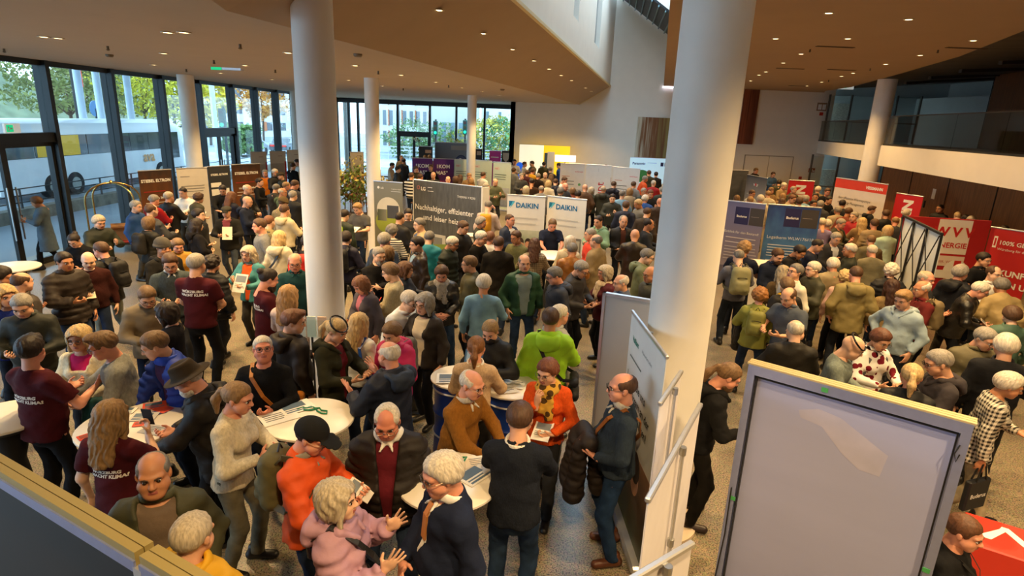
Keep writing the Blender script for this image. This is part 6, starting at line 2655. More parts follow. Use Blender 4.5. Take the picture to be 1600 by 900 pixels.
# ------------------------------------------------------------------ near roll-ups round the column
va, vb = on_z(988, 488, 2.05), on_z(1042, 560, 2.05)
banner(va, vb, 2.05, (226, 226, 222), 'white roll-up banner reading Lassen Sie uns gemeinsam, beside the man with the bag', [
	('text', .12, .88, .075, 'Vaillant', (20, 130, 120), 'LEFT', .03), ('text', .42, .885, .045, 'Wärme fürs Leben', (110, 120, 120)), ('lines', .1, .78, .5, .8, 1, (120, 130, 130)),
	('text', .08, .68, .115, 'Lassen Sie uns', BLK, 'LEFT', .02), ('text', .08, .61, .115, 'gemeinsam an der', BLK, 'LEFT', .02), ('text', .08, .54, .115, 'Zukunft arbeiten!', BLK, 'LEFT', .02),
	('rect', 0, 0, 1, .42, grad_mat('forest_photo', (60, 66, 30), (150, 110, 80), 'Z', (90, 70, 50), .6)), ('disc', .62, .3, .16, (200, 150, 120), .8), ('disc', .62, .36, .15, (60, 44, 34), .9)])
for (x0, y0, x1, y1, z, lb) in ((1031, 633, 1064, 583, 2.05, 'back of a white roll-up banner leaning at the near column'), (1012, 784, 1094, 635, 2.05, 'back of a tall white roll-up banner with grey pole, middle one'),
								(985, 910, 1080, 853, 2.05, 'back of a white roll-up banner at the lower edge of the view')):
	a_, b_ = on_z(x0, y0, z), on_z(x1, y1, z)
	banner(b_, a_, z, (226, 222, 226), lb)
# grey partition behind
a_, b_ = on_z(943, 456, 2.1), on_z(1018, 468, 2.1)
d_ = (b_ - a_) / np.linalg.norm(b_ - a_)
root = empty('partition_panel', (a_[0], a_[1], 0), math.atan2(d_[1], d_[0]))
tag(root, 'plain grey partition panel behind the near column', 'partition')
mb = MB()
mb.box((0.03, -.015, .02), (1.0, .015, 2.07))
mb.build('panel', mat('grey_board', (176, 172, 168), rough=.7, noise=.03, nscale=3), root)
mb = MB()
mb.box((0, -.025, 0), (.03, .025, 2.1))
mb.box((.70, -.026, 0), (.725, .026, 2.1))
mb.box((0, -.025, 2.07), (1.0, .025, 2.1))
mb.build('frame', M_ALU, root)

# big fabric frame in front on the right
a_, b_ = on_z(1172, 567, 2.2), on_z(1523, 662, 2.2)
d_ = (b_ - a_)[:2]
WF = float(np.linalg.norm(d_))
root = empty('fabric_frame', (a_[0], a_[1], 0), math.atan2(d_[1], d_[0]))
tag(root, 'tall aluminium frame with white fabric seen from behind, nearest the viewer', 'display frame')
mb = MB()
mb.box((.05, .02, .05), (WF - .05, .028, 2.13))
m_f = mat('display_fabric', (160, 166, 208), rough=.55, noise=.05, nscale=1.2, bump=.5, bscale=1.6, stretch=(.35, 1, 2.4))  # white cloth; the cool light on it is mixed into its colour
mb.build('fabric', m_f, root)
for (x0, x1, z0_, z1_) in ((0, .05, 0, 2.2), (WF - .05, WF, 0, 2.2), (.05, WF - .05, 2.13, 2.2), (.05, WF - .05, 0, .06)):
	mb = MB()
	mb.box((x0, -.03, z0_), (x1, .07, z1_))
	mb.build('frame_profile', mat('cool_lit_alu', (150, 160, 204), rough=.3, metal=.55, noise=.04, nscale=20), root)  # plain aluminium tinted to carry the bluish light
for (x0, x1, z0_, z1_) in ((.058, .066, .06, 2.12), (WF - .066, WF - .058, .06, 2.12), (.058, WF - .058, 2.108, 2.116)):
	mb = MB()
	mb.box((x0, -.012, z0_), (x1, .022, z1_))
	mb.build('seal_strip', M_BLACK, root)
for k in range(3):
	mb = MB()
	mb.box((-.01, -.03 + k * .035, 2.2), (WF + .01, -.002 + k * .035, 2.212))
	mb.build('top_groove_strip', mat('beige_alu', (190, 172, 130), rough=.5, metal=.2), root)
for (x, z) in ((.04, 1.1), (.5, 2.15), (WF - .035, 1.15)):
	mb = MB()
	mb.box((x - .02, -.036, z), (x + .02, -.028, z + .03))
	mb.build('green_clip', mat('clip_green', (70, 160, 90), rough=.5), root)
mb = MB()
mb.tube([(WF - .04, -.04, 2.06), (WF - .055, -.045, 2.0), (WF - .04, -.045, 1.95), (WF - .03, -.04, 2.0)], .004, 6)
mb.build('corner_hook', M_BLACK, root)
mb = MB()
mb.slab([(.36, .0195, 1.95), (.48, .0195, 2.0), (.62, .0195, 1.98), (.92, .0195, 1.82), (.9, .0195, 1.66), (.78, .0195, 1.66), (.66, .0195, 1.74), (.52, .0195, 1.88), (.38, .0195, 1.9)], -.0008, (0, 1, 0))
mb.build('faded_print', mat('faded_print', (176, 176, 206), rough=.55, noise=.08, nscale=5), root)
mb = MB()
mb.tube([(.02, -.035, 1.2), (.03, -.05, .8), (.01, -.045, .4), (.02, -.04, 0.02)], .005, 6)
mb.build('cable', M_BLACK, root)

# black partition at the lower left edge with its grooved top rail
a_, b_, c_ = on_z(0, 722, 2.2), on_z(220, 862, 2.2), on_z(310, 905, 2.2)
d_ = (c_ - a_)[:2]
d_ = d_ / np.linalg.norm(d_)
ang = math.atan2(d_[1], d_[0])
st_ = a_[:2] - d_ * 1.1
root = empty('partition_wall', (st_[0], st_[1], 0), ang)
tag(root, 'black exhibition partition with pale grooved top rail, lowest at the corner', 'partition')
s_b = float((b_[:2] - st_) @ d_)
for (x0, x1) in ((0, s_b - .015), (s_b + .015, s_b + 1.1)):
	mb = MB()
	mb.box((x0, -.012, .03), (x1, .012, 2.14))
	mb.build('panel', mat('black_board', (34, 33, 33), rough=.6, noise=.06, nscale=4), root)
	for k in range(2):
		mb = MB()
		mb.box((x0, -.036 + k * .038, 2.14), (x1, -.002 + k * .038, 2.2))
		mb.build('top_rail', mat('pale_gold_alu', (176, 156, 96), rough=.4, metal=.35), root)
	mb = MB()
	mb.box((x0, -.044, 2.115), (x1, -.036, 2.165))
	mb.build('edge_strip', mat('cool_lit_alu', (176, 178, 200)), root)
mb = MB()
mb.box((s_b - .025, -.045, 0), (s_b + .025, .045, 2.139))
mb.build('post', M_ALU, root)
mb = MB()
mb.box((.02, -.03, 0), (.06, .03, 2.139))
mb.build('post', M_ALU, root)
# ================================================================== tables, counters, cart, plants
M_TABLETOP = mat('white_laminate', (236, 228, 214), rough=.35, noise=.02, nscale=4, spec=.5)

def round_table(px, py, r, z, label, cover=None):
	p = on_z(px, py, z)
	root = empty('high_table', (p[0], p[1], 0))
	tag(root, label, 'table')
	mb = MB()
	mb.lathe([(r - .012, z - .035), (r, z - .025), (r, z - .008), (r - .01, z)], 40)
	mb.build('table_top', M_TABLETOP, root, smooth=True)
	if cover:
		mb = MB()
		mb.lathe([(r * .72, .02), (r * .34, .35), (r * .26, .62), (r * .5, .92), (r * .96, z - .036)], 32)
		mb.build('stretch_cover', mat('stretch_black', cover, rough=.8, noise=.1, nscale=5), root, smooth=True)
	else:
		mb = MB()
		mb.lathe([(.035, .02), (.035, z - .035)], 14)
		mb.build('pole', M_STEEL, root, smooth=True)
		mb = MB()
		mb.lathe([(.24, 0), (.24, .012), (.05, .03), (.036, .05)], 28)
		mb.build('foot', M_STEEL, root, smooth=True)
	return root, p

T1, pT1 = round_table(701, 748, .40, 1.1, 'round white high table between the brown sweater man and the white haired man')
T2, pT2 = round_table(484, 652, .40, 1.1, 'round white high table with black cover and green lanyards', (24, 24, 26))
T3, pT3 = round_table(205, 662, .43, 1.05, 'round white high table covered with red and grey leaflets', (24, 24, 26))
T4, pT4 = round_table(8, 650, .35, 1.05, 'white high table at the maroon shirted helper', (24, 24, 26))
T5, pT5 = round_table(18, 416, .42, 1.0, 'round table with a cream cloth beside the glass door', (196, 184, 160))
T6, pT6 = round_table(865, 398, .45, 1.1, 'white counter table before the DAIKIN banners', (200, 196, 190))

def drum_table(px, py, z, r, label, square=False):
	p = on_z(px, py, z)
	root = empty('drum_table', (p[0], p[1], 0))
	tag(root, label, 'table')
	mb = MB()
	prof = [(.29, 0), (.30, .02)]
	for k in range(3):
		zz = .28 + k * .28
		prof += [(.285, zz - .03), (.305, zz), (.285, zz + .03)]
	prof += [(.29, z - .05), (.30, z - .03)]
	mb.lathe(prof, 32)
	mb.build('drum', mat('blue_drum', (26, 60, 150), rough=.35, metal=.2, noise=.08, nscale=5), root, smooth=True)
	for zz in (.28, .84):
		mb = MB()
		mb.lathe([(.300, zz - .012), (.309, zz), (.300, zz + .012)], 32)
		mb.build('hoop', mat('hoop_grey', (190, 196, 204), rough=.4, metal=.5), root, smooth=True)
	mb = MB()
	mb.lathe([(r - .01, z - .03), (r, z - .02), (r, z - .006), (r - .008, z)], 36)
	mb.build('table_top', M_TABLETOP, root, smooth=True)
	return root, p

D1, pD1 = drum_table(718, 588, .95, .33, 'blue drum used as a table at the beige sweater woman')
D2, pD2 = drum_table(800, 600, 1.0, .36, 'blue drum table with leaflets beside the orange sweater woman')

def sheet(p, w, h, rz, col, name, label, cat, lift=.0, marks=None, tilt=(0, 0)):
	root = empty(name, (p[0], p[1], p[2] + .004 + lift), rz)
	root.rotation_euler = (tilt[0], tilt[1], rz)
	tag(root, label, cat)
	mb = MB()
	mb.box((-w / 2, -h / 2, 0), (w / 2, h / 2, .003))
	mb.build('page', cmat(col), root)
	if marks:
		mb = MB()
		for (u0, v0, u1, v1) in marks:
			mb.box((u0 * w, v0 * h, .003), (u1 * w, v1 * h, .0045))
		mb.build('print', cmat((90, 96, 100) if marks is not PIC else (90, 110, 130)), root)
	return root

PIC = [(-.4, -.05, .3, .4), (-.4, -.4, .4, -.3), (-.4, -.22, .2, -.15)]
TXT = [(-.4, .25, .4, .3), (-.4, .1, .3, .15), (-.4, -.05, .35, .0), (-.4, -.2, .1, -.15)]

def on_table(px, py, z):
	return on_z(px, py, z)

RD, GN = (214, 74, 44), (22, 120, 84)
for (px, py, w, h, a, c, lb, mk) in [
		(242, 634, .2, .14, .5, RD, 'orange red leaflet at the far rim of the leaflet table', PIC), (255, 640, .15, .12, -.4, RD, 'orange red leaflet beside the hat wearer', None), (225, 652, .22, .15, .2, (206, 200, 190), 'grey picture leaflet in the middle of the leaflet table', PIC),
		(248, 645, .12, .09, .8, (60, 62, 120), 'small blue leaflet on the leaflet table', None), (222, 663, .14, .09, .3, RD, 'orange red card near the phone user', TXT), (138, 682, .15, .1, .9, RD, 'orange red leaflet at the near rim of the leaflet table', TXT),
		(240, 672, .2, .15, -.2, (190, 186, 178), 'grey leaflet with fine print before the hat wearer', TXT), (198, 642, .16, .12, .1, (226, 220, 210), 'white leaflet under the blue sleeve', PIC)]:
	sheet(on_table(px, py, 1.05), w, h, a, c, 'leaflet', lb, 'leaflet', random.random() * .004, mk)
for (px, py, w, h, a, c, lb, mk) in [
		(436, 652, .32, .24, .7, (226, 222, 214), 'large white paper on the table with green lanyards', TXT), (463, 637, .3, .22, .75, (232, 226, 216), 'open white brochure leaning on the table with lanyards', PIC),
		(742, 742, .28, .2, .9, (224, 218, 206), 'white booklet with blue picture on the round table', PIC), (752, 722, .24, .17, .3, (220, 212, 198), 'pale booklet near the brown sweater sleeve', TXT), (735, 727, .16, .11, 1.2, (206, 188, 160), 'small kraft leaflet beside the green lanyard', None)]:
	sheet(on_table(px, py, 1.1), w, h, a, c, 'brochure', lb, 'brochure', random.random() * .004, mk)
for (px, py, w, h, a, c, lb, mk) in [
		(703, 592, .3, .26, .1, (232, 230, 226), 'white sheet with a small picture on the blue drum', PIC), (799, 600, .3, .22, -.2, (232, 228, 220), 'white sheet with dotted print on the drum table', TXT), (792, 610, .22, .16, .3, (226, 220, 212), 'small white leaflet on the drum table', TXT)]:
	sheet(on_table(px, py, .955 if px < 750 else 1.005), w, h, a, c, 'leaflet', lb, 'leaflet', random.random() * .003, mk)

def lanyard(p, col, label, s=1.0, rz=0):
	mb = MB()
	pts = [(-.09 * s, 0, .008), (-.05 * s, .035 * s, .008), (0, .01 * s, .009), (.05 * s, .03 * s, .008), (.09 * s, -.01 * s, .008), (.04 * s, -.03 * s, .009), (-.03 * s, -.02 * s, .01)]
	mb.tube(pts, .008, 6)
	o = mb.build('lanyard', cmat(col), loc=(p[0], p[1], p[2]), rot=(0, 0, rz))
	tag(o, label, 'lanyard')

lanyard(on_table(480, 640, 1.1), GN, 'green lanyard on the black covered table, nearer the olive jacket', 1, .2)
lanyard(on_table(501, 643, 1.1), GN, 'green lanyard on the black covered table, nearer the black cap', 1, -.5)
lanyard(on_table(716, 722, 1.1), GN, 'green lanyard on the round table by the white hair', 1, .9)

# brochure holders at the column
p = on_y(487, 512, 6.4)
root = empty('brochure_holder', (p[0], p[1], 0))
tag(root, 'clear brochure holder with leaflets on a black post at the round column', 'holder')
mb = MB()
mb.box((-.01, -.01, 0), (.01, .01, 1.3))
mb.box((-.2, -.14, 0), (.2, .14, .015))
mb.build('stand', M_BLACK, root)
for k in range(3):
	mb = MB()
	mb.box((-.18 + k * .125, -.03, 1.28), (-.07 + k * .125, .02, 1.5))
	pk = mb.build('pocket', MATS['glass'], root)
	mb = MB()
	mb.box((-.175 + k * .125, -.012, 1.29), (-.075 + k * .125, .008, 1.54))
	mb.build('leaflets', cmat([(232, 228, 220), (206, 220, 206), (222, 190, 160)][k]), pk)

# luggage cart
p = on_z(186, 374, .28)
root = empty('luggage_cart', (p[0], p[1], 0), math.radians(20))
tag(root, 'brass birdcage luggage cart with red deck beside the glass facade', 'cart')
LX, LY = .55, .32
M_BRASS = mat('polished_brass', (196, 160, 92), rough=.25, metal=1.0, noise=.05, nscale=10)
mb = MB()
mb.bbox((-LX - .06, -LY - .06, .24), (LX + .06, LY + .06, .29), .02)
mb.build('deck', mat('red_carpet', (140, 40, 30), rough=.9, noise=.1, nscale=20), root)
mb = MB()
mb.bbox((-LX - .08, -LY - .08, .20), (LX + .08, LY + .08, .245), .02)
mb.build('bumper', M_BLACK, root)
for sx in (-1, 1):
	for sy in (-1, 1):
		mb = MB()
		pts = [(sx * LX, sy * LY, .28), (sx * LX, sy * LY, 1.35)]
		for k in range(1, 7):
			t = k / 6 * math.pi / 2
			pts.append((sx * LX * math.cos(t) * 1.0 * (1 if k < 6 else 0), sy * LY * math.cos(t), 1.35 + .45 * math.sin(t)))
		mb.tube(pts, .022, 10)
		mb.build('hoop', M_BRASS, root, smooth=True)
		mb = MB()
		mb.tube([(sx * LX * .8, sy * LY * .8 - .025, .1), (sx * LX * .8, sy * LY * .8 + .025, .1)], .1, 16)
		mb.build('wheel', M_BLACK, root, smooth=True)
mb = MB()
mb.lathe([(.03, 1.78), (.05, 1.81), (.03, 1.85), (.005, 1.87)], 14)
mb.build('finial', M_BRASS, root, smooth=True)
mb = MB()
mb.tube([(LX, -LY, .5), (LX, LY, .5)], .014, 8)
mb.build('side_rail', M_BRASS, root)
p2 = on_z(193, 352, .5)
root = empty('cardboard_box', (p[0] + .12, p[1] + .05, .295), math.radians(35))
tag(root, 'open brown cardboard box on the luggage cart', 'box')
for (lo, hi) in (((-.28, -.2, 0), (.28, -.19, .3)), ((-.28, .19, 0), (.28, .2, .3)), ((-.28, -.19, 0), (-.27, .19, .3)), ((.27, -.19, 0), (.28, .19, .3)), ((-.27, -.19, 0), (.27, .19, .012))):
	mb = MB()
	mb.box(lo, hi)
	mb.build('side', mat('cardboard', (160, 116, 72), rough=.9, noise=.08, nscale=6), root)
for s in (-1, 1):
	mb = MB()
	mb.slab([(-.27, s * .195, .3), (.27, s * .195, .3), (.27, s * .33, .37), (-.27, s * .33, .37)], .006)
	mb.build('flap', MATS['cardboard'], root)

# plant screen
p = on_z(560, 300, 1.3)
root = empty('plant_screen', (p[0], p[1] + .3, 0))
tag(root, 'tall loose plant screen in a dark trough beside the grey LG banner', 'plant')
mb = MB()
mb.bbox((-.85, -.25, 0), (.85, .25, .55), .02)
mb.build('trough', mat('dark_trough', (60, 48, 40), rough=.8, noise=.1, nscale=5), root)
for k in range(9):
	x = -.75 + k * .19
	mb = MB()
	mb.tube([(x, 0, .5), (x + .05 * math.sin(k), .05 * math.cos(k * 2), 1.3), (x + .12 * math.sin(k * 3), .05, 1.95)], [.02, .014, .006], 6)
	mb.build('stem', M_BARK, root)
for k, (c, z, n) in enumerate((((96, 120, 48), 1.45, 700), ((150, 140, 66), 1.7, 350), ((150, 96, 56), 1.35, 260))):
	o = leaf_cloud('foliage', root, (0, 0, z), (.95, .32, .6), n, .075, c, 70 + k)

def potted(px, py, Y, label, col, h=1.2, r=.45):
	p = on_y(px, py, Y)
	root = empty('potted_plant', (p[0], p[1], 0))
	tag(root, label, 'plant')
	mb = MB()
	mb.lathe([(.16, 0), (.22, .4), (.2, .4)], 18)
	mb.build('pot', mat('plant_pot', (70, 60, 54), rough=.7), root, smooth=True)
	z = p[2]
	mb = MB()
	mb.tube([(0, 0, .35), (.03, 0, z)], [.03, .015], 8)
	mb.build('stem', M_BARK, root)
	for k in range(16):
		a = k * 2.4
		L_ = r * (.7 + .3 * ((k * 7) % 5) / 5)
		mb = MB()
		pts = []
		for i in range(5):
			t = i / 4
			pts.append((math.cos(a) * L_ * t, math.sin(a) * L_ * t, z + .25 * math.sin(t * 2.4) * (1 - .3 * (k % 3))))
		w = [.01, .035, .04, .03, .004]
		vs = []
		for (x, y, zz), ww in zip(pts, w):
			vs += [(x - math.sin(a) * ww, y + math.cos(a) * ww, zz), (x + math.sin(a) * ww, y - math.cos(a) * ww, zz + .01)]
		mb.add(vs, [(2 * i, 2 * i + 1, 2 * i + 3, 2 * i + 2) for i in range(4)])
		mb.build('leaf', mat('leafgreen_' + '_'.join(map(str, col)), col, rough=.6, noise=.2, nscale=5), root)
	return root

potted(654, 222, 35, 'palm like potted plant by the far door', (90, 120, 60), r=.8)
potted(716, 224, 35, 'yellow leaved potted plant behind the slate panel', (200, 180, 50), r=.9)
potted(693, 228, 35, 'small yellow leaved potted plant left of the far column', (190, 170, 60), r=.6)

# counters in the middle of the hall
def counter(px, py, w, d, h, rz, label, col=(226, 220, 210), items=()):
	p = on_z(px, py, h)
	root = empty('exhibit_counter', (p[0], p[1], 0), rz)
	tag(root, label, 'counter')
	mb = MB()
	mb.bbox((-w / 2 + .04, -d / 2 + .03, 0), (w / 2 - .04, d / 2 - .03, h - .04), .03)
	mb.build('body', cmat(col), root)
	mb = MB()
	mb.bbox((-w / 2, -d / 2, h - .04), (w / 2, d / 2, h), .012)
	mb.build('counter_top', M_TABLETOP, root)
	return root

counter(292, 333, .9, .5, 1.05, math.radians(20), 'white counter at the pale text banner', (60, 56, 54))
counter(1222, 412, 1.5, .6, 1.0, math.radians(-8), 'white counter under the blue banner', (226, 220, 210))
counter(1290, 352, .7, .5, 1.0, 0, 'pale counter beside the blue banner', (214, 190, 190))
counter(1262, 318, .9, .5, 1.0, 0, 'pale counter by the red banner', (206, 196, 180))
counter(742, 366, .5, .4, 1.05, .2, 'white counter at the end of the charcoal fabric wall', (226, 226, 224))
# red cube at the lower right
p = on_z(1560, 840, .5)
root = empty('red_cube_stool', (p[0] + .05, p[1], 0), math.radians(-32))
tag(root, 'red cube seat with white emblem at the lower edge', 'stool')
mb = MB()
mb.bbox((-.26, -.26, 0), (.26, .26, .5), .012)
mb.build('body', mat('red_cube', (206, 52, 36), rough=.45, noise=.03, nscale=6), root)
mb = MB()
mb.slab([(-.2, -.1, .502), (-.02, .12, .502), (.0, .17, .502), (.05, .17, .502), (.2, -.06, .502), (.12, -.06, .502), (.02, .1, .502), (-.1, -.1, .502)], .002, (0, 0, 1))
mb.build('emblem', M_PAPERWHITE, root)
me = text_mesh('VERTRAUEN', .12, weight=.002)
link('lettering', me, cmat((232, 200, 190)), root, loc=(-.24, -.262, .12), rot=(math.radians(90), 0, 0))
# ================================================================== people near the viewer
OF = ('open',)
r = P_(240, 741, 25, 'jacket', 'olive', 'ring', 'D', 'person with bald head, open olive jacket and brown shirt above the black partition', inner='#6a5a4c', open_=.075, arms=('pocket', 'down'), hp=0, skin='tan', H=1.76, belly=.03, head='h')
r = P_(302, 838, 172, 'puffer', 'yellow', 'short', 'A', 'person with pale short hair and yellow quilted jacket at the lower edge', arms=('face', 'down'), hp=10, H=1.72)
r = P_(174, 652, 178, 't_shirt', 'maroon', 'long', '#86663f', 'person with long fair hair and maroon T-shirt taking a phone photo', f=1, arms=('down', 'phone'), hp=12, trou='blk', H=1.66)
print_on(r, ['WÜRZBURG', 'MACHT KLIMA!'], True, .037, 1.22)
held(r, 1, .08, .15, (30, 32, 38), 'black phone held up by the long haired maroon shirt wearer', 'phone', 'phone', 80, True, (0, -.02, .0), (90, 160, 180))
r = P_(48, 548, 165, 't_shirt', 'maroon', 'quiff', 'K', 'person with dark hair and maroon T-shirt at the left edge, hand raised', arms=('hold', 'ges2'), hp=8, trou='blk', H=1.82, hy=35)
print_on(r, ['WÜRZBURG', 'MACHT KLIMA!'], True, .038, 1.26)
r = P_(242, 540, -40, 'puffer', 'royal', 'short', 'L', 'person in royal blue jacket over a purple shirt reaching across the leaflets', inner='#3a2248', open_=.085, arms=('down', ((.2, -.48, 1.03), (.8, .2, -.8), (-.1, -1, -.3), (-.2, 0, -1), 'relax')), lean=18, hp=16, hy=-20, H=1.80)
print_on(r, ['jori', 'CIRCLE'], False, .08, 1.18, (210, 205, 214), .0, .01, 'shirt_print', 0) if False else None
r = P_(294, 592, -72, 'parka', '#2c2520', 'short', 'W', 'person with brimmed felt hat, white beard and dark hooded jacket at the leaflet table', hat='felt', hatcol='#3a3024', beard='white', arms=('table', 'hold'), lean=10, hp=22, H=1.76, trou='blk', belly=.03)
mbh = None
r = P_(372, 622, 88, 'sweater', 'cream', 'pony', '#8a6a44', 'person with tied brown hair and cream sweater holding papers', f=1, arms=('hold', 'read'), hp=12, lean=6, trou='#6a6452', H=1.68)
r = P_(411, 545, 8, 'sweater', 'blk', 'crop', 'W', 'person with cropped grey hair and glasses in black top looking upwards', glasses='dark', arms=('hold', 'hold'), hp=-16, hy=18, H=1.70, skin='red', head='h')
shoulder_bag(r, '#b06a22', 'orange brown bag on the front of the black top wearer', 1, True, .98)
r = P_(459, 503, 140, 'parka', 'dbrown', 'quiff', 'R', 'person with sandy red hair in dark hooded jacket beside the brochure holder', arms=('hold', 'down'), hp=10, hy=-40, H=1.78)
r = P_(526, 517, 70, 'hoodie', '#3a3a28', 'pony', 'Y', 'person with sunglasses on fair hair and olive fleece jacket', f=1, inner='#5e1722', open_=.04, arms=('hold', 'hold'), hp=20, headband=1, H=1.70)
r = P_(561, 506, 165, 'shirt', 'white', 'long', 'Y', 'person with long blond hair and white blouse behind the olive fleece', f=1, arms=('hold', 'down'), hp=10, H=1.68)
shoulder_bag(r, '#2a55b0', 'blue strapped bag on the white blouse', -1, False, .95)
r = P_(608, 554, -128, 'parka', 'navy', 'ring', 'W', 'person with bald head and navy blue hooded jacket gesturing with both hands', arms=('ges2', 'ges'), hp=6, H=1.76, hood='#2c3a52', trou='djeans', belly=.03)
r = P_(612, 521, -22, 'jacket', 'mag', 'thick', 'L', 'person with brown hair and magenta jacket behind the navy hooded jacket', f=1, arms=('hold', 'down'), hp=22, H=1.66, hood=True)
backpack(r, '#54524c', 'grey backpack on the magenta jacket')
r = P_(605, 659, 5, 'puffer', '#2a201a', 'recede', 'W', 'person in glasses with open dark quilted jacket over a maroon sweater', inner='maroon', open_=.06, glasses='thin', arms=('down', 'down'), hp=20, skin='red', H=1.76, collar='#d8d4cc', belly=.035)
r = P_(487, 682, 82, 'jacket', 'orange', 'short', 'K', 'person in black cap and orange jacket with a khaki backpack', hat='cap', hatcol='#1c1c1c', glasses='thin', arms=('hold', 'hold'), hp=22, H=1.74, collar='#8a8478')
backpack(r, '#5c5638', 'khaki backpack on the orange jacket', '#4a442e')
held(r, 0, .15, .2, (226, 220, 210), 'white booklet held by the orange jacket wearer', tilt=30)
r = P_(528, 782, 88, 'puffer', '#b58ca0', 'bob', 'A', 'person with grey fair bob and pink quilted jacket talking with open hands', f=1, hood=True, arms=(((.15, -.27, 1.33), (.6, .3, -1), (-.1, -.62, .78), (-.85, .1, .5), 'open'), ((.12, -.30, 1.24), (.6, .3, -1), (-.1, -.6, .8), (-.95, .1, .2), 'open')), hp=-2, H=1.66, trou='dgrey')
shoulder_bag(r, '#2c2c30', 'dark strapped bag across the pink jacket', 1, True, .9)
r = P_(690, 741, -62, 'blazer', '#26304e', 'thick', 'W', 'person with white hair and navy blazer at the round table', inner='#e4e2de', open_=.035, tie='#c8864a', glasses='thin', arms=('down', 'front'), hp=14, H=1.82, collar='#e4e2de', belly=.05, head='h', skin='pink')
r = P_(812, 655, 172, 'sweater', '#2b303c', 'short', 'B', 'person seen from behind in navy sweater and jeans at the round table', arms=('table', 'table'), hp=14, H=1.80, trou='jeans', collar='#dcd8d0', lean=6)
r = P_(737, 601, 58, 'sweater', 'ochre', 'ring', 'W', 'person with balding head and mustard brown sweater leaning on the round table', glasses='thin', arms=('table', 'table'), hp=10, lean=12, H=1.72, collar='#b8b2a8', skin='pink', belly=.03)
r = P_(744, 544, 178, 'sweater', '#c7a884', 'pony', '#7a4e28', 'person with brown ponytail and beige sweater at the blue drum', f=1, arms=('front', 'hold'), hp=10, H=1.68, collar='#e0dcd2')
r = P_(766, 518, -15, 'jacket', 'blk', 'pony', '#9a7a50', 'person in black face mask and black jacket reading a blue brochure', f=1, mask='#232326', arms=('read', 'read'), hp=24, H=1.70)
held(r, 1, .2, .27, (70, 110, 150), 'blue printed brochure before the masked reader', tilt=70, pic=(170, 200, 220))
r = P_(855, 581, -18, 'sweater', 'orange', 'thick', '#6e3f28', 'person with auburn hair and orange sweater, hand at the chin', f=1, glasses='thin', scarf=('#c79a3c', '#4a3418'), arms=('hang', 'chin'), hp=14, H=1.66, hy=-15)
held(r, 0, .17, .24, (232, 230, 226), 'white sheet with dark marks held by the orange sweater wearer', tilt=20)
r = P_(860, 499, 174, 'parka', 'lime', 'short', 'B', 'person seen from behind in lime green jacket', arms=('down', 'hold'), hp=6, H=1.80, trou='blk')
shoulder_bag(r, '#202124', 'black shoulder bag on the lime green jacket', -1, True, .92, fab='shell')
r = P_(875, 492, 120, 'shirt', 'lgrey', 'short', 'W', 'person with grey hair and glasses half hidden by the lime jacket', glasses='dark', H=1.78)
r = P_(972, 606, -88, 'sweater', '#3d4a58', 'ring', 'B', 'person in slate sweater with brown shoulder strap carrying a dark coat', glasses='dark', arms=('hang', ((.10, -.22, 1.08), (.9, .7, -.2), (-.8, -.5, 0), (0, .3, 1), 'grip')), hp=2, H=1.78, trou='#2a4468', shoes='#5a3018', collar='#b8b0a0')
shoulder_bag(r, '#6a3c1a', 'brown leather bag on the slate sweater', -1, True, .92, '#9a5a22')
RBAG = r
r = P_(1138, 588, 84, 'hoodie', '#201f20', 'pony', 'L', 'person in black hoodie with white sleeve print beside the fabric frame', beard='short', arms=('down', 'hold'), lean=12, hp=28, H=1.74, fix=True, trou='#2b2722', shoes='#3a2a24', hood=True)
print_on(r, ['SKI', 'TEAM'], False, .07, 1.25, (214, 208, 200), .0, .01) if False else None
r = P_(1213, 618, 185, 't_shirt', 'blk', 'short', 'B', 'person bending in black T-shirt behind the fabric frame', arms=(((.2, -.3, .95), (.8, .4, 0), (0, -.3, -1), (-1, 0, 0), 'relax'), ((.32, -.2, 1.0), (.9, .3, 0), (.3, -.3, -1), (-1, 0, 0), 'relax')), lean=30, hp=20, H=1.74)
r = P_(1507, 832, 40, 't_shirt', 'blk', 'pony', '#5a3a26', 'person seated in black top with a lanyard behind the fabric frame', f=1, legs='sit', arms=('front', 'front'), hp=10, H=1.68, skin='pink', lod=0)
SEAT = r
r = P_(1577, 602, 62, 'blazer', '#d8d0c0', 'thick', 'W', 'person in black and white checked jacket carrying a black tote bag', fab='plaid', col2='#26231f', f=1, arms=('hold', 'carry'), hp=16, lean=8, H=1.68, trou='#b5a68a', collar='none', legs='step')
CHECK = r
# seat under the sitting person
l = SEAT['root'].location
root = empty('stool', (l[0], l[1] + .0, 0), SEAT['a'])
tag(root, 'round black stool under the seated person in black', 'stool')
mb = MB()
mb.lathe([(.17, .36), (.18, .38), (.18, .41), (.16, .425)], 24)
mb.build('seat', M_BLACK, root, smooth=True)
for k in range(4):
	a_ = k * math.pi / 2 + .4
	mb = MB()
	mb.tube([(.1 * math.cos(a_), .1 * math.sin(a_), .37), (.18 * math.cos(a_), .18 * math.sin(a_), 0)], .013, 8)
	mb.build('leg', M_STEEL, root)
# lanyard of the seated person
g = SEAT['g']
mb = MB()
pts = [g.head + np.array(p) for p in ((.06, .05, -.16), (.085, -.05, -.19), (.06, -.125, -.27), (.015, -.155, -.38))]
pts2 = [g.head + np.array(p) for p in ((-.06, .05, -.16), (-.085, -.05, -.19), (-.05, -.125, -.27), (.005, -.155, -.38))]
for P in (pts, pts2):
	for a_, b_ in zip(P[:-1], P[1:]):
		mb.bar(a_, b_, .02, .005, up=(0, 1, .3))
mb.build('lanyard', M_BLACK, SEAT['root'])
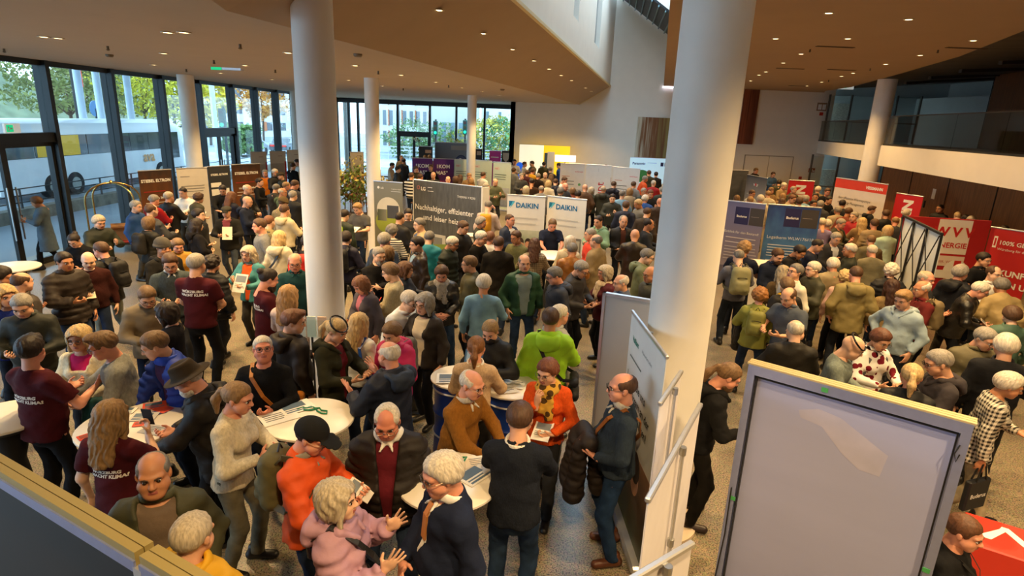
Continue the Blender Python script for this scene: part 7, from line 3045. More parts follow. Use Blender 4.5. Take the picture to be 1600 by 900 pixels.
# coat over the arm of the slate sweater wearer
g = RBAG['g']
T = RBAG['g'].arm[1]['T']
f = Field(T + np.array([-.22, -.3, -.62]), T + np.array([.22, .25, .16]), .014)
f.cone(T + np.array([-.1, -.02, .04]), T + np.array([.12, 0, .04]), .075, .07, .03)
f.cone(T + np.array([-.08, -.08, 0]), T + np.array([-.09, -.12, -.45]), .06, .085, .04, flat=(np.array([1.0, 0, 0]), .8), quilt=(7, .012))
f.cone(T + np.array([.07, -.07, 0]), T + np.array([.06, -.1, -.52]), .06, .085, .04, quilt=(8, .012))
f.cone(T + np.array([0, .06, 0]), T + np.array([0, .1, -.48]), .06, .07, .04, quilt=(7, .012))
f.ripple(.008, 24, 1)
root = empty('quilted_coat')
tag(root, 'dark quilted coat draped over the arm of the slate sweater wearer', 'coat')
add_part('coat_body', f.mesh(), cloth_mat('shell'), root, lin('#2a221e'))
mb = MB()
mb.tube([tuple(T + np.array(p)) for p in ((-.13, -.19, -.1), (-.135, -.2, -.25), (-.12, -.21, -.36))], .004, 5)
mb.build('zip', M_STEEL, root)
place_matrix(root, rz_(RBAG['a']) @ np.diag([BULK, BULK, 1]), np.array(RBAG['root'].location), RBAG['sc'])
# tote bag of the checked jacket wearer
A = CHECK['g'].arm[1]
p = world_of(CHECK, A['T'])
root = empty('tote_bag', (p[0] + .02, p[1], p[2] - .16), math.radians(20))
tag(root, 'black tote bag lettered Buderus hanging from the hand', 'bag')
mb = MB()
mb.bbox((-.15, -.03, -.36), (.15, .03, -.03), .015)
mb.build('bag_body', mat('tote_black', (26, 28, 34), rough=.6, noise=.1, nscale=6), root)
for yy in (-.03, .03):
	mb = MB()
	mb.tube([(-.07, yy * .8, -.04), (-.02, yy * .4, .14), (.02, yy * .4, .14), (.07, yy * .8, -.04)], .009, 6)
	mb.build('handle', M_BLACK, root)
me = text_mesh('Buderus', .066, align='CENTER', weight=.001)
link('lettering', me, M_PAPERWHITE, root, loc=(0, -.032, -.22), rot=(math.radians(90), 0, 0))
# ================================================================== people in the middle of the hall
# --- right hand crowd
MR = [
	(1242, 517, 165, 'jacket', '#2f2a22', 'ring', 'W', 'person with white fringe of hair in black jacket above the fabric frame', dict(H=1.74)),
	(1332, 543, 55, 'sweater', '#76807a', 'buzz', 'L', 'person with spectacles pushed up on a bald head in grey green sweater', dict(hp=22, lean=8, arms=('hold', 'hold'), headband=1, H=1.76)),
	(1376, 531, 12, 'shirt', 'white', 'thick', '#5e3a2a', 'person in white blouse with dark red flowers and a grey backpack strap', dict(f=1, fab='floral', col2='#6a1420', glasses='thin', hp=24, arms=('hold', 'hold'), H=1.68)),
	(1424, 588, 150, 'jacket', 'blk', 'pony', 'Y', 'person with blond ponytail and black top behind the fabric frame', dict(f=1, H=1.70, hp=10)),
	(1466, 567, -105, 'hoodie', '#4a4448', 'short', 'G', 'person with grey hair and dark hooded jacket beside the blond ponytail', dict(glasses='dark', H=1.78)),
	(1539, 530, -15, 'jacket', 'khaki', 'short', 'G', 'person in glasses and khaki jacket facing the dark suited back', dict(glasses='dark', H=1.76, hy=30)),
	(1571, 541, 150, 'blazer', '#25262c', 'thick', 'W', 'person with thick white hair in a dark suit near the right edge', dict(H=1.80, belly=.04)),
	(1411, 468, -62, 'hoodie', '#9db0bc', 'quiff', 'O', 'person with tousled fair hair and pale blue hoodie', dict(arms=('pocket', 'hip'), H=1.78)),
	(1440, 452, -92, 'shirt', '#7a2a28', 'ring', 'W', 'person with bald head and brick red shirt with a canvas backpack', dict(glasses='thin', H=1.76, arms=('hold', 'down'))),
	(1447, 436, 30, 'shirt', 'dgrey', 'ring', 'A', 'person with bald head half hidden behind the brick red shirt', dict(H=1.78)),
	(1501, 426, 110, 'parka', '#22242c', 'thick', 'G', 'person with grey hair and black hooded jacket before the red wall', dict(H=1.80)),
	(1531, 454, 55, 'jacket', '#26221e', 'short', 'W', 'person in glasses and black leather jacket bent over papers by the red wall', dict(fab='leather', glasses='dark', lean=16, hp=22, arms=('hold', 'hold'), H=1.76)),
	(1553, 428, 10, 'shirt', 'white', 'recede', 'B', 'person in white shirt facing the hall at the red banner', dict(H=1.78, arms=('hold', 'hold'))),
	(1537, 406, 20, 'polo', '#1e1f24', 'short', 'K', 'person with dark hair and black polo in front of the red wall picture', dict(H=1.80)),
	(1564, 447, 165, 'jacket', '#a08a5c', 'thick', 'D', 'person with dark grey hair and khaki jacket bent over at the red banner', dict(lean=20, H=1.74)),
	(1580, 493, 165, 'jacket', '#4c6a5a', 'wavy', 'B', 'person with wavy brown hair and green jacket at the right edge', dict(f=1, H=1.68)),
	(1393, 449, 168, 'sweater', '#8a7450', 'long', '#3a2218', 'person with long dark brown hair and tan sweater', dict(f=1, H=1.66)),
	(1337, 429, 165, 'parka', '#8a7c4e', 'recede', 'B', 'person with receding brown hair in khaki hooded parka', dict(H=1.80)),
	(1320, 434, 168, 'shirt', '#d8b0a8', 'curly', 'Y', 'person with curly blond hair and pale pink blouse carrying a tan bag', dict(f=1, H=1.70)),
	(1392, 424, 160, 'puffer', '#26282e', 'curly', 'W', 'person with curly white hair and black quilted jacket by the lattice frame', dict(f=1, H=1.70)),
	(1362, 393, 172, 'coat', '#7c7660', 'short', 'W', 'person with white hair and grey green coat near the lattice frame', dict(H=1.70)),
	(1327, 391, -112, 'jacket', '#33382a', 'short', 'W', 'person with white hair and dark green jacket, hand near the mouth', dict(glasses='dark', arms=('chin', 'down'), H=1.78)),
	(1306, 373, 5, 'blazer', '#3a3a3e', 'short', 'G', 'person smiling in grey suit and glasses at the counter', dict(inner='#b8bcc4', open_=.05, glasses='dark', H=1.80, arms=('front', 'front'))),
	(1277, 384, 62, 'shirt', '#2a3048', 'buzz', 'K', 'person with shaved head and navy shirt at the counter', dict(H=1.78, lean=10, hp=20, arms=('table', 'table'))),
	(1249, 394, 38, 'polo', '#222227', 'short', 'K', 'person with dark hair and black polo leaning over the counter', dict(H=1.78, lean=16, hp=26, arms=('table', 'table'), sleeve='long')),
	(1215, 400, 18, 'shirt', '#26304a', 'short', 'B', 'person with short beard and navy jacket under the blue banner', dict(beard='short', H=1.78, lean=8, hp=20, arms=('table', 'front'))),
	(1163, 389, 150, 'polo', '#262c44', 'curly', 'O', 'person with curly fair hair and navy polo before the lilac banner', dict(H=1.80, hp=14)),
	(1154, 401, 176, 'shirt', '#6a6a74', 'ring', 'D', 'person with balding head and grey shirt carrying a canvas rucksack', dict(H=1.78, trou='#2c3442')),
	(1223, 427, 165, 'sweater', '#6a5638', 'long', '#9a8a70', 'person with long ash blond hair and brown sweater under the blue banner', dict(f=1, H=1.64)),
	(1242, 425, -72, 'shirt', '#dcd4c4', 'short', 'D', 'person in dark glasses and cream shirt beside the ash blond hair', dict(glasses='dark', H=1.76, hp=-8)),
	(1270, 421, -82, 'jacket', '#4a4a38', 'short', 'W', 'person with white hair and olive jacket facing the cream shirt', dict(glasses='thin', H=1.76)),
	(1301, 414, 172, 'jacket', '#9a8a68', 'thick', 'W', 'person with white hair and beige jacket seen from behind at the counter', dict(H=1.74)),
	(1232, 464, -58, 'polo', '#555c68', 'ring', 'B', 'person with receding dark hair and grey polo looking down', dict(hp=26, H=1.78, arms=('hold', 'hold'))),
	(1229, 446, 178, 'jacket', '#2a2622', 'thick', 'L', 'person with light brown hair, black jacket and yellow scarf', dict(f=1, scarf='#c99a1e', H=1.68)),
	(1187, 463, 158, 'jacket', '#8a8a3c', 'curly', '#8a5a2c', 'person with curly ginger hair and yellow green jacket', dict(f=1, H=1.68, arms=('hold', 'down'))),
	(1314, 350, 32, 'jacket', '#3c3f30', 'short', 'G', 'person with grey hair and dark green jacket, second row behind the counter', dict(H=1.76, inner='#7a6a4a', open_=.05)),
	(1293, 350, 160, 'shirt', '#b02a30', 'thick', 'W', 'person with white hair and red shirt behind the grey suit', dict(f=1, H=1.66)),
	(1309, 329, 172, 'jacket', 'beige', 'short', 'G', 'person with grey hair and beige jacket seen from behind in the aisle', dict(H=1.76)),
	(1316, 319, 150, 'jacket', 'char', 'short', 'K', 'person with dark hair and charcoal jacket near the wide white panel', dict()),
	(1347, 348, 165, 'coat', 'tan', 'long', 'Y', 'person with long blond hair and tan coat in the aisle', dict(f=1)),
	(1366, 350, 165, 'vest', 'sand', 'short', 'B', 'person with brown hair and sand coloured vest near the lattice frame', dict(sleeve='long')),
	(1334, 339, -60, 'jacket', 'red', 'short', 'G', 'person with grey hair and bright red jacket in the aisle', dict()),
	(1362, 328, 80, 'hoodie', 'char', 'quiff', 'B', 'person with brown quiff and charcoal top before the white panel', dict(H=1.66)),
	(1384, 335, 160, 'jacket', 'blk', 'short', 'B', 'person with brown hair and black jacket beside the red banner', dict()),
	(1387, 361, 172, 'jacket', 'mint', 'bob', 'Y', 'person with blond bob and pale mint jacket at the lattice frame', dict(f=1)),
	(1399, 346, 150, 'jacket', 'dgrey', 'ring', 'O', 'person with bald head and dark jacket behind the lattice frame', dict()),
	(1361, 376, 165, 'jacket', 'khaki', 'recede', 'L', 'person with thinning brown hair in front of the sand coloured vest', dict(H=1.66)),
	(1416, 334, 120, 'shirt', 'cream', 'thick', 'W', 'person with white hair below the red banner', dict(f=1)),
	(1425, 297, -8, 'blazer', 'blk', 'long', 'K', 'person with long black hair standing at the veneered wall', dict(f=1, base=.0, H=1.72)),
	(1469, 325, -70, 'jacket', 'blk', 'buzz', 'K', 'person with bald head and black jacket behind the red wall', dict()),
	(1497, 335, 160, 'shirt', 'beige', 'short', 'Y', 'person with fair hair behind the red wall, nearer the veneered wall joint', dict(H=1.74)),
	(1510, 337, 20, 'shirt', 'blk', 'short', 'K', 'person with black hair behind the red wall', dict(H=1.72)),
	(1520, 334, -60, 'shirt', 'beige', 'bob', 'A', 'person with ash blond hair behind the red wall', dict(f=1, H=1.72)),
	(1572, 351, 0, 'jacket', 'blk', 'thick', 'K', 'person with dark hair behind the red banner at the right edge', dict(H=1.72)),
]
# --- middle of the hall
MC = [
	(863, 351, 8, 'polo', '#27304a', 'crop', 'L', 'person in navy polo working at the counter before the DAIKIN banner', dict(hp=30, lean=10, arms=('table', 'table'), H=1.80)),
	(835, 383, 178, 'blazer', '#a89c88', 'long', '#4a2e20', 'person with long dark brown hair and checked beige jacket at the counter', dict(f=1, fab='plaid', col2='#6a5f50', H=1.66)),
	(891, 379, 150, 'jacket', 'cream', 'bob', 'W', 'person with white bob and cream scarf at the counter', dict(f=1, scarf='#c9b898')),
	(894, 391, 176, 'jacket', '#9a5f1e', 'short', 'D', 'person seen from behind in ochre brown jacket at the counter', dict(fab='leather', H=1.74)),
	(922, 367, -85, 'vest', '#d0402a', 'crop', 'G', 'person with cropped grey hair and orange vest beside the DAIKIN banner', dict(glasses='dark', sleeve='long')),
	(931, 377, -125, 'coat', '#8f7d5e', 'ring', 'D', 'person with grey brown hair and tweed coat beside the orange vest', dict()),
	(935, 346, -42, 'hoodie', '#7fa284', 'crop', 'K', 'person with dark cropped hair and sage green hoodie', dict(H=1.80)),
	(974, 346, 4, 'jacket', 'blk', 'recede', 'G', 'person with grey hair and black jacket holding a neon edged coat', dict(inner='#4a2a22', open_=.04, arms=('hang', 'hang'))),
	(992, 368, 170, 'coat', '#3a2e24', 'buzz', 'A', 'person with bald head and dark brown coat seen from behind', dict(fab='leather', H=1.78)),
	(1014, 351, 78, 'blazer', '#33363c', 'recede', 'K', 'person with receding dark hair and dark blazer near the column', dict(inner='#5a6a7a', open_=.04)),
	(1011, 401, 74, 'parka', '#6c7455', 'short', 'D', 'person in glasses and olive parka left of the column', dict(glasses='dark', H=1.78)),
	(1016, 429, -68, 'jacket', '#4a4c44', 'buzz', 'A', 'person with bald head and dark glasses at the column edge', dict(glasses='dark')),
	(970, 442, -80, 'jacket', '#4c5a78', 'ring', 'W', 'person with thin white hair just above the grey partition', dict(H=1.70)),
	(945, 427, -75, 'jacket', '#6a1a30', 'bob', 'A', 'person with ash bob, pale scarf and wine red jacket', dict(f=1, scarf='#cbb9a0', arms=('hold', 'hold'))),
	(908, 421, 55, 'jacket', '#3c3a3e', 'short', 'G', 'person with grey hair and charcoal jacket looking down', dict(glasses='dark', hp=24, lean=10, arms=('hold', 'hold'))),
	(866, 431, -76, 'parka', '#3a4050', 'short', 'D', 'person in glasses and navy grey hooded parka', dict(glasses='dark', H=1.78, trou='djeans')),
	(819, 411, 12, 'jacket', '#2f5a40', 'ring', 'D', 'person in green jacket over a checked shirt and jeans', dict(inner='#7a8a8a', open_=.085, H=1.80, trou='jeans', arms=('down', 'pocket'))),
	(806, 371, -40, 'sweater', '#6a6a48', 'short', 'B', 'person with short brown hair and olive sweater beside the green jacket', dict()),
	(797, 344, 52, 'jacket', '#2c3a58', 'buzz', 'B', 'person with shaved head, beard and navy jacket before the DAIKIN couple', dict(beard='short', inner='#d0ccc4', open_=.05)),
	(779, 381, 178, 'coat', '#2e2820', 'short', 'B', 'person seen from behind in long dark brown jacket', dict(H=1.80, trou='djeans')),
	(766, 371, 160, 'shirt', 'white', 'thick', 'R', 'person with red brown hair and white top behind the black sweater', dict(f=1)),
	(752, 372, 68, 'sweater', '#23211f', 'short', 'W', 'person with white hair and black sweater in profile', dict(H=1.78)),
	(733, 413, -88, 'jacket', '#5f5c42', 'short', 'L', 'person in glasses with fair brown hair and olive jacket', dict(glasses='dark', H=1.78)),
	(724, 356, 58, 'jacket', 'blk', 'short', 'B', 'person in black jacket before the fabric wall lettering', dict()),
	(752, 348, 75, 'jacket', '#33382c', 'wavy', 'G', 'person with curly grey hair at the end of the fabric wall', dict(f=1)),
	(707, 381, 74, 'puffer', '#2e3830', 'short', 'W', 'person in glasses and dark green quilted jacket looking down', dict(glasses='dark', hp=24, H=1.76)),
	(690, 428, 6, 'coat', '#26221e', 'thick', 'B', 'person with grey scarf, black leather coat and jeans looking down', dict(f=1, fab='leather', scarf='#9a948c', hp=28, arms=('front', 'front'), trou='jeans', H=1.72, hem=.80)),
	(756, 443, 176, 'sweater', '#7298b4', 'thick', 'W', 'person with white hair and light blue sweater seen from behind', dict(H=1.74, trou='jeans', fab='plain')),
	(640, 471, 58, 'shirt', '#dfe4ea', 'short', 'W', 'person with white hair and white shirt leaning forward', dict(lean=24, hp=14, glasses='dark', H=1.78, arms=('hold', 'hold'))),
	(663, 475, -32, 'jacket', '#3a302a', 'bob', 'G', 'person with grey bob, dark jacket and cream sweater', dict(f=1, inner='#d8c8ac', open_=.07, glasses='thin', hp=6, trou='blk')),
	(564, 446, -40, 'blazer', '#5a5560', 'bob', 'R', 'person with auburn hair and grey blazer looking down at the column', dict(f=1, inner='#b06a7a', hp=30)),
	(461, 410, 18, 'shirt', '#1f4c52', 'ring', 'G', 'person in glasses and dark teal shirt beside the column', dict(glasses='dark', H=1.80, hp=14)),
	(420, 436, 128, 't_shirt', 'maroon', 'bun', 'K', 'person with dark bun, full beard and maroon T-shirt', dict(beard='full', H=1.82, arms=('front', 'front'), trou='blk')),
	(451, 462, 166, 'sweater', '#c9b3ac', 'long', '#9a7448', 'person with long light brown hair and pale top at the column', dict(f=1)),
	(437, 372, 166, 'parka', 'cream', 'long', 'Y', 'person with long blond hair and cream hooded jacket', dict(f=1, H=1.70)),
	(445, 329, 160, 'hoodie', '#cbbd9c', 'short', 'B', 'person with brown hair and pale beige hoodie', dict()),
	(421, 347, 165, 'jacket', '#8a7c56', 'crop', 'R', 'person with ginger hair and patterned camouflage jacket', dict(fab='camo', col2='#4a4632')),
	(405, 353, -60, 'sweater', 'grey', 'short', 'B', 'person with brown hair and grey sweater beside the camouflage jacket', dict()),
	(592, 399, 42, 't_shirt', '#242325', 'crop', 'G', 'person with grey beard and black long sleeved T-shirt, arms folded', dict(beard='grey', sleeve='long', arms=('cross', 'cross'), H=1.80)),
	(609, 425, -88, 'sweater', '#bdb294', 'wavy', 'L', 'person with curly sandy hair and beige sweater', dict(glasses='dark', H=1.78)),
	(606, 396, 160, 'jacket', 'navy', 'bob', 'L', 'person with brown bob behind the black T-shirt', dict(f=1)),
	(651, 382, -68, 'jacket', '#3a2c22', 'short', 'K', 'person with dark hair and brown leather jacket over a blue shirt', dict(fab='leather', inner='#8aa8c8', open_=.06, H=1.82)),
	(634, 422, 82, 'jacket', '#333d50', 'bob', '#5a3a24', 'person with dark brown bob and navy jacket', dict(f=1)),
	(655, 351, -62, 'jacket', '#b09a74', 'short', 'D', 'person in glasses and beige jacket before the fabric wall', dict(glasses='dark', inner='#4a5a80', open_=.05, H=1.82)),
	(671, 372, 172, 'jacket', '#1d7a8c', 'short', 'D', 'person with grey brown hair and turquoise jacket', dict()),
	(613, 361, 170, 'sweater', '#d8d4cc', 'curly', 'D', 'person with grey curls and striped top beside the LG banner', dict(f=1, fab='stripe', col2='#2a2a30')),
	(625, 341, 150, 'jacket', 'blk', 'buzz', 'K', 'person with shaved head and black jacket at the LG banner', dict()),
	(638, 335, 10, 'shirt', 'dgrey', 'short', 'K', 'person with dark hair facing the shaved head', dict()),
	(601, 375, 165, 'jacket', '#3a4a68', 'thick', 'G', 'person with thick grey hair and denim blue jacket with backpack', dict()),
	(559, 326, -18, 'polo', '#5c5a58', 'quiff', 'O', 'person with ginger hair and grey polo reading beside the LG banner', dict(hp=26, arms=('hold', 'hold'), H=1.80, trou='djeans')),
	(538, 337, 160, 'jacket', 'dgreen', 'short', 'K', 'person beside the column carrying a neon yellow rucksack', dict()),
	(541, 372, 170, 'jacket', '#2c2c4a', 'thick', 'K', 'person with black hair and dark blue jacket next to the column', dict(f=1)),
]
# --- left hand crowd
ML = [
	(57, 316, -62, 'longcoat', '#5a6a78', 'thick', '#6a4628', 'person in long grey blue coat at the glass door', dict(f=1, hp=26, arms=('read', 'hold'), H=1.70, trou='blk')),
	(116, 376, 8, 'sweater', 'blk', 'bun', 'K', 'person with dark bun and black top looking down', dict(f=1, glasses='dark', hp=32, lean=6, arms=('hold', 'hold'))),
	(155, 347, 62, 'jacket', '#33382a', 'thick', 'A', 'person with ash hair and dark green jacket using a phone by the luggage cart', dict(arms=('read', 'hold'), hp=20, H=1.76)),
	(101, 409, 66, 'puffer', '#3a2e26', 'short', 'K', 'person with dark hair and brown quilted jacket', dict(H=1.80, trou='#2f3f5a')),
	(138, 407, 38, 'sweater', '#4a2420', 'buzz', 'A', 'person with bald head and dark maroon sweater holding papers', dict(H=1.80, arms=('down', 'hold'), fab='knit')),
	(158, 391, -102, 'jacket', '#22211f', 'short', 'B', 'person with brown hair, pale collar and black jacket wearing a backpack', dict(H=1.80, collar='#a8a090', trou='#77786c')),
	(35, 441, 160, 'jacket', '#4a4038', 'ring', 'B', 'person with bald crown and brown grey jacket at the left edge', dict(H=1.74)),
	(9, 463, 60, 'sweater', '#23348a', 'bob', 'Y', 'person with fair bob and blue top at the very left edge', dict(f=1)),
	(35, 478, 22, 'jacket', '#2a2e26', 'short', 'G', 'person with grey hair and dark green jacket looking down at the left edge', dict(hp=26, H=1.76, arms=('hold', 'hold'))),
	(2, 432, 120, 'jacket', 'blk', 'thick', 'K', 'person in black cut by the left edge', dict()),
	(266, 411, 28, 'sweater', '#4a5458', 'short', 'B', 'person in glasses and grey sweater reading', dict(glasses='dark', hp=28, arms=('hold', 'hold'), collar='#d0d0cc')),
	(307, 413, 178, 't_shirt', 'maroon', 'short', 'G', 'person with grey hair and maroon T-shirt seen from behind', dict(H=1.93, trou='blk', arms=('front', 'front'))),
	(332, 413, 168, 'puffer', 'blk', 'curly', 'K', 'person with curly dark hair and black quilted jacket', dict(f=1)),
	(230, 464, 38, 'jacket', '#7a6c56', 'short', 'L', 'person in glasses and khaki jacket looking down', dict(glasses='dark', hp=30, lean=8, arms=('hold', 'hold'), H=1.76)),
	(260, 490, -78, 'sweater', '#25242c', 'bob', 'K', 'person with black bob in profile', dict(f=1, H=1.66)),
	(388, 397, -12, 'jacket', '#3f8286', 'long', 'A', 'person with long ash hair, teal jacket and orange top holding sheets', dict(f=1, inner='orange', open_=.06, arms=('hold', 'read'), H=1.68)),
	(124, 529, 10, 'sweater', '#dccfae', 'bob', 'Y', 'person with blond bob, cream cardigan and magenta top', dict(f=1, inner='mag', open_=.09, glasses='dark', H=1.64, arms=('front', 'front'))),
	(161, 540, -62, 'sweater', '#8a8a82', 'quiff', 'L', 'person with brown quiff, glasses and grey sweater reaching to the table', dict(glasses='dark', lean=10, hp=16, arms=('hold', 'reach'), H=1.76)),
	(286, 301, -5, 'shirt', 'white', 'crop', 'K', 'person in white shirt behind the counter at the amber banner', dict(arms=('table', 'table'), hp=16)),
	(241, 313, 165, 'sweater', '#b01e22', 'short', 'G', 'person with grey hair and red sweater at the amber banner', dict(H=1.78, fab='plain')),
	(264, 308, 165, 'jacket', 'blk', 'short', 'A', 'person with ash hair and black jacket beside the red sweater', dict(H=1.78)),
	(311, 310, 152, 'coat', '#5a5848', 'curly', 'B', 'person with curly brown hair and olive grey coat leaning on the counter', dict(f=1, lean=16)),
	(348, 297, 18, 'shirt', '#1f1f21', 'short', 'K', 'person with dark hair and black shirt looking down at the charcoal banner', dict(hp=30, arms=('table', 'table'))),
	(362, 308, 160, 'jacket', '#2a2a40', 'long', 'R', 'person with red brown hair and navy jacket near the charcoal banner', dict(f=1)),
	(387, 296, 88, 'jacket', '#2a2826', 'ring', 'W', 'person with bald head and dark jacket before the amber banner', dict()),
	(387, 315, 92, 'hoodie', '#2b3248', 'buzz', 'R', 'person with shaved head and navy sweatshirt with back print', dict(H=1.80)),
	(354, 331, 12, 'blazer', '#2c2a26', 'crop', 'K', 'person in dark flat cap and jacket over a striped shirt holding a brochure', dict(hat='flatcap', hatcol='#37342c', inner='#7a3a44', open_=.06, arms=('hold', 'hold'), H=1.74, trou='#4a525c')),
	(237, 329, 150, 'puffer', 'dgrey', 'recede', 'B', 'person with thinning brown hair and grey quilted jacket', dict()),
	(233, 349, 160, 'vest', '#2a2823', 'bob', 'L', 'person with light brown hair, dark vest and cream sleeves', dict(f=1, sleeve='long')),
	(311, 336, 90, 'jacket', 'blk', 'thick', 'K', 'person with glasses and black hair facing the flat cap', dict(glasses='dark')),
	(308, 352, 135, 'hoodie', '#211e22', 'long', 'K', 'person with black hair and black hoodie', dict(f=1)),
	(255, 387, 62, 'hoodie', '#262420', 'crop', 'B', 'person in grey beanie and black hoodie', dict(hat='beanie', hatcol='#4a4640')),
	(278, 384, 40, 'jacket', '#a8791e', 'thick', 'L', 'person with brown hair and mustard jacket', dict(f=1, hp=22)),
	(213, 323, 90, 'jacket', '#1f4a8a', 'short', 'G', 'person with grey hair and blue jacket beside the luggage cart', dict()),
	(414, 271, 18, 't_shirt', '#e07a1c', 'short', 'G', 'person with bright orange T-shirt behind the counter crowd', dict()),
	(430, 270, 60, 'jacket', 'blk', 'short', 'W', 'person with white hair and black jacket beside the orange T-shirt', dict()),
	(439, 275, -50, 'jacket', '#3a3a2c', 'crop', 'B', 'person in dark flat cap near the red edged banners', dict(hat='flatcap', hatcol='#3a342a')),
	(406, 285, 85, 'shirt', '#1e1e20', 'short', 'K', 'person with dark beard and black shirt beside the orange T-shirt', dict()),
	(432, 295, 160, 'jacket', '#33302c', 'short', 'D', 'person seen from behind in dark jacket below the flat cap', dict(H=1.78)),
	(442, 301, 90, 'hoodie', '#5a6a50', 'ring', 'A', 'person with thin fair hair and grey green hood', dict()),
	(448, 291, 120, 'jacket', 'brown', 'crop', 'O', 'person with fair hair next to the column in the far queue', dict()),
	(461, 289, 150, 'jacket', '#3a3c48', 'short', 'B', 'person with brown hair close behind the column', dict()),
	(458, 306, 165, 'jacket', '#26282c', 'short', 'G', 'person with grey hair and black jacket close to the column', dict()),
	(443, 318, 150, 'jacket', '#8a7a54', 'crop', 'B', 'person in brown beanie and khaki jacket', dict(hat='beanie', hatcol='#5a4a30')),
	(458, 260, 160, 'sweater', 'blk', 'short', 'B', 'person in black sweater at the garden photo banner', dict(H=1.80)),
	(464, 254, -60, 'shirt', 'white', 'short', 'K', 'person in white shirt at the garden photo banner', dict(H=1.84)),
]
ML.append((481, 380, 168, 'jacket', 'blk', 'short', 'K', 'person half hidden by the column carrying a red rucksack', dict()))
RES = {}
for rows in (MR, MC, ML):
	for (x, y, a, g_, c, hs, hc, lb, kw) in rows:
		kw = dict(kw)
		if 'hat' in kw and 'hatcol' not in kw:
			kw['hatcol'] = '#333'
		RES[(x, y)] = P_(x, y, a, g_, c, hs, hc, lb, **kw)
print_on(RES[(307, 413)], ['WÜRZBURG', 'MACHT KLIMA!'], True, .042, 1.32)
print_on(RES[(420, 436)], ['WÜRZBURG', 'MACHT KLIMA!'], True, .04, 1.30)
backpack(RES[(1154, 401)], '#8a8660', 'grey green canvas rucksack before the lilac banner', '#4a4a3c', 1.1)
backpack(RES[(1187, 463)], '#7c7a3a', 'olive rucksack on the yellow green jacket', None, .9)
backpack(RES[(158, 391)], '#1c1a1a', 'black backpack near the luggage cart')
backpack(RES[(538, 337)], '#b8e020', 'neon yellow rucksack beside the column', None, 1.0)
backpack(RES[(481, 380)], '#c8281e', 'red and black rucksack beside the column', '#202020', 1.15)
backpack(RES[(541, 372)], '#1d1d20', 'black rucksack on the dark blue jacket')
backpack(RES[(601, 375)], '#3a3f48', 'dark rucksack on the denim blue jacket')
backpack(RES[(233, 349)], '#201e1c', 'black rucksack on the dark vest')
backpack(RES[(1440, 452)], '#7a6a4c', 'canvas backpack on the brick red shirt')
backpack(RES[(1376, 531)], '#5a5c60', 'grey backpack on the flowered blouse')
shoulder_bag(RES[(1320, 434)], '#b5761e', 'tan leather shoulder bag on the pale pink blouse', -1, False, .95)
shoulder_bag(RES[(437, 372)], '#24221f', 'black bag across the cream hooded jacket', 1, True, .9)
held(RES[(354, 331)], 0, .2, .28, (222, 220, 206), 'white and red brochure held by the flat cap wearer', tilt=70, pic=(110, 150, 60))
held(RES[(388, 397)], 0, .22, .3, (214, 210, 206), 'grey sheets held by the teal jacket wearer', tilt=60)
held(RES[(138, 407)], 1, .16, .2, (206, 190, 160), 'beige folded paper held by the maroon sweater wearer', tilt=15)
held(RES[(1531, 454)], 0, .15, .21, (224, 210, 190), 'pale leaflet held by the leather jacket wearer', tilt=25)
held(RES[(559, 326)], 0, .2, .26, (226, 222, 210), 'white folder held by the grey polo wearer', tilt=20)
held(RES[(1424, 588)], 1, .21, .29, (206, 200, 190), 'open grey brochure near the blond ponytail', tilt=30)

def drape(R, side, col, label, name='draped_jacket', ln=.45):
	"""jacket hanging over a forearm"""
	T = R['g'].arm[side]['T']
	E = R['g'].arm[side]['E']
	m = (T + E) / 2
	hh = .014 if R['lod'] == 0 else .022
	f = Field(m + np.array([-.22, -.25, -ln - .14]), m + np.array([.22, .25, .16]), hh)
	d = nrm(T - E)
	for k, (o, l2) in enumerate(((-.07, ln), (.0, ln * .8), (.07, ln * .95))):
		c = m + d * o
		f.cone(c + np.array([0, 0, .035]), c + np.array([.02 * k, -.03, -l2]), .055, .07, .04)
	f.ripple(.008, 26, 1)
	root = empty(name)
	tag(root, label, 'jacket')
	add_part('jacket_body', f.mesh(), cloth_mat('shell'), root, lin(col))
	f = Field(m + np.array([-.2, -.2, -ln]), m + np.array([.2, .25, .1]), hh)
	f.cone(m + np.array([.02, .07, 0]), m + np.array([.04, .1, -ln * .75]), .045, .04, .03)
	f.ripple(.006, 26, 2)
	add_part('sleeve', f.mesh(), cloth_mat('shell'), root, lin(col))
	place_matrix(root, rz_(R['a']) @ np.diag([BULK, BULK, 1]), np.array(R['root'].location), R['sc'])

drape(RES[(974, 346)], 0, '#9ed62a', 'neon green coat over the arm of the black jacket wearer')
drape(RES[(1187, 463)], 0, '#2c2824', 'black jacket over the arm of the ginger haired visitor')
drape(RES[(1320, 434)], 1, '#c01e5c', 'magenta jacket over the arm of the pale pink blouse')
drape(RES[(161, 540)], 0, '#10393c', 'dark teal jacket over the arm of the grey sweater wearer')
held(RES[(609, 425)], 0, .24, .3, (200, 36, 30), 'red folder held by the sandy haired visitor', tilt=65, marks=False)
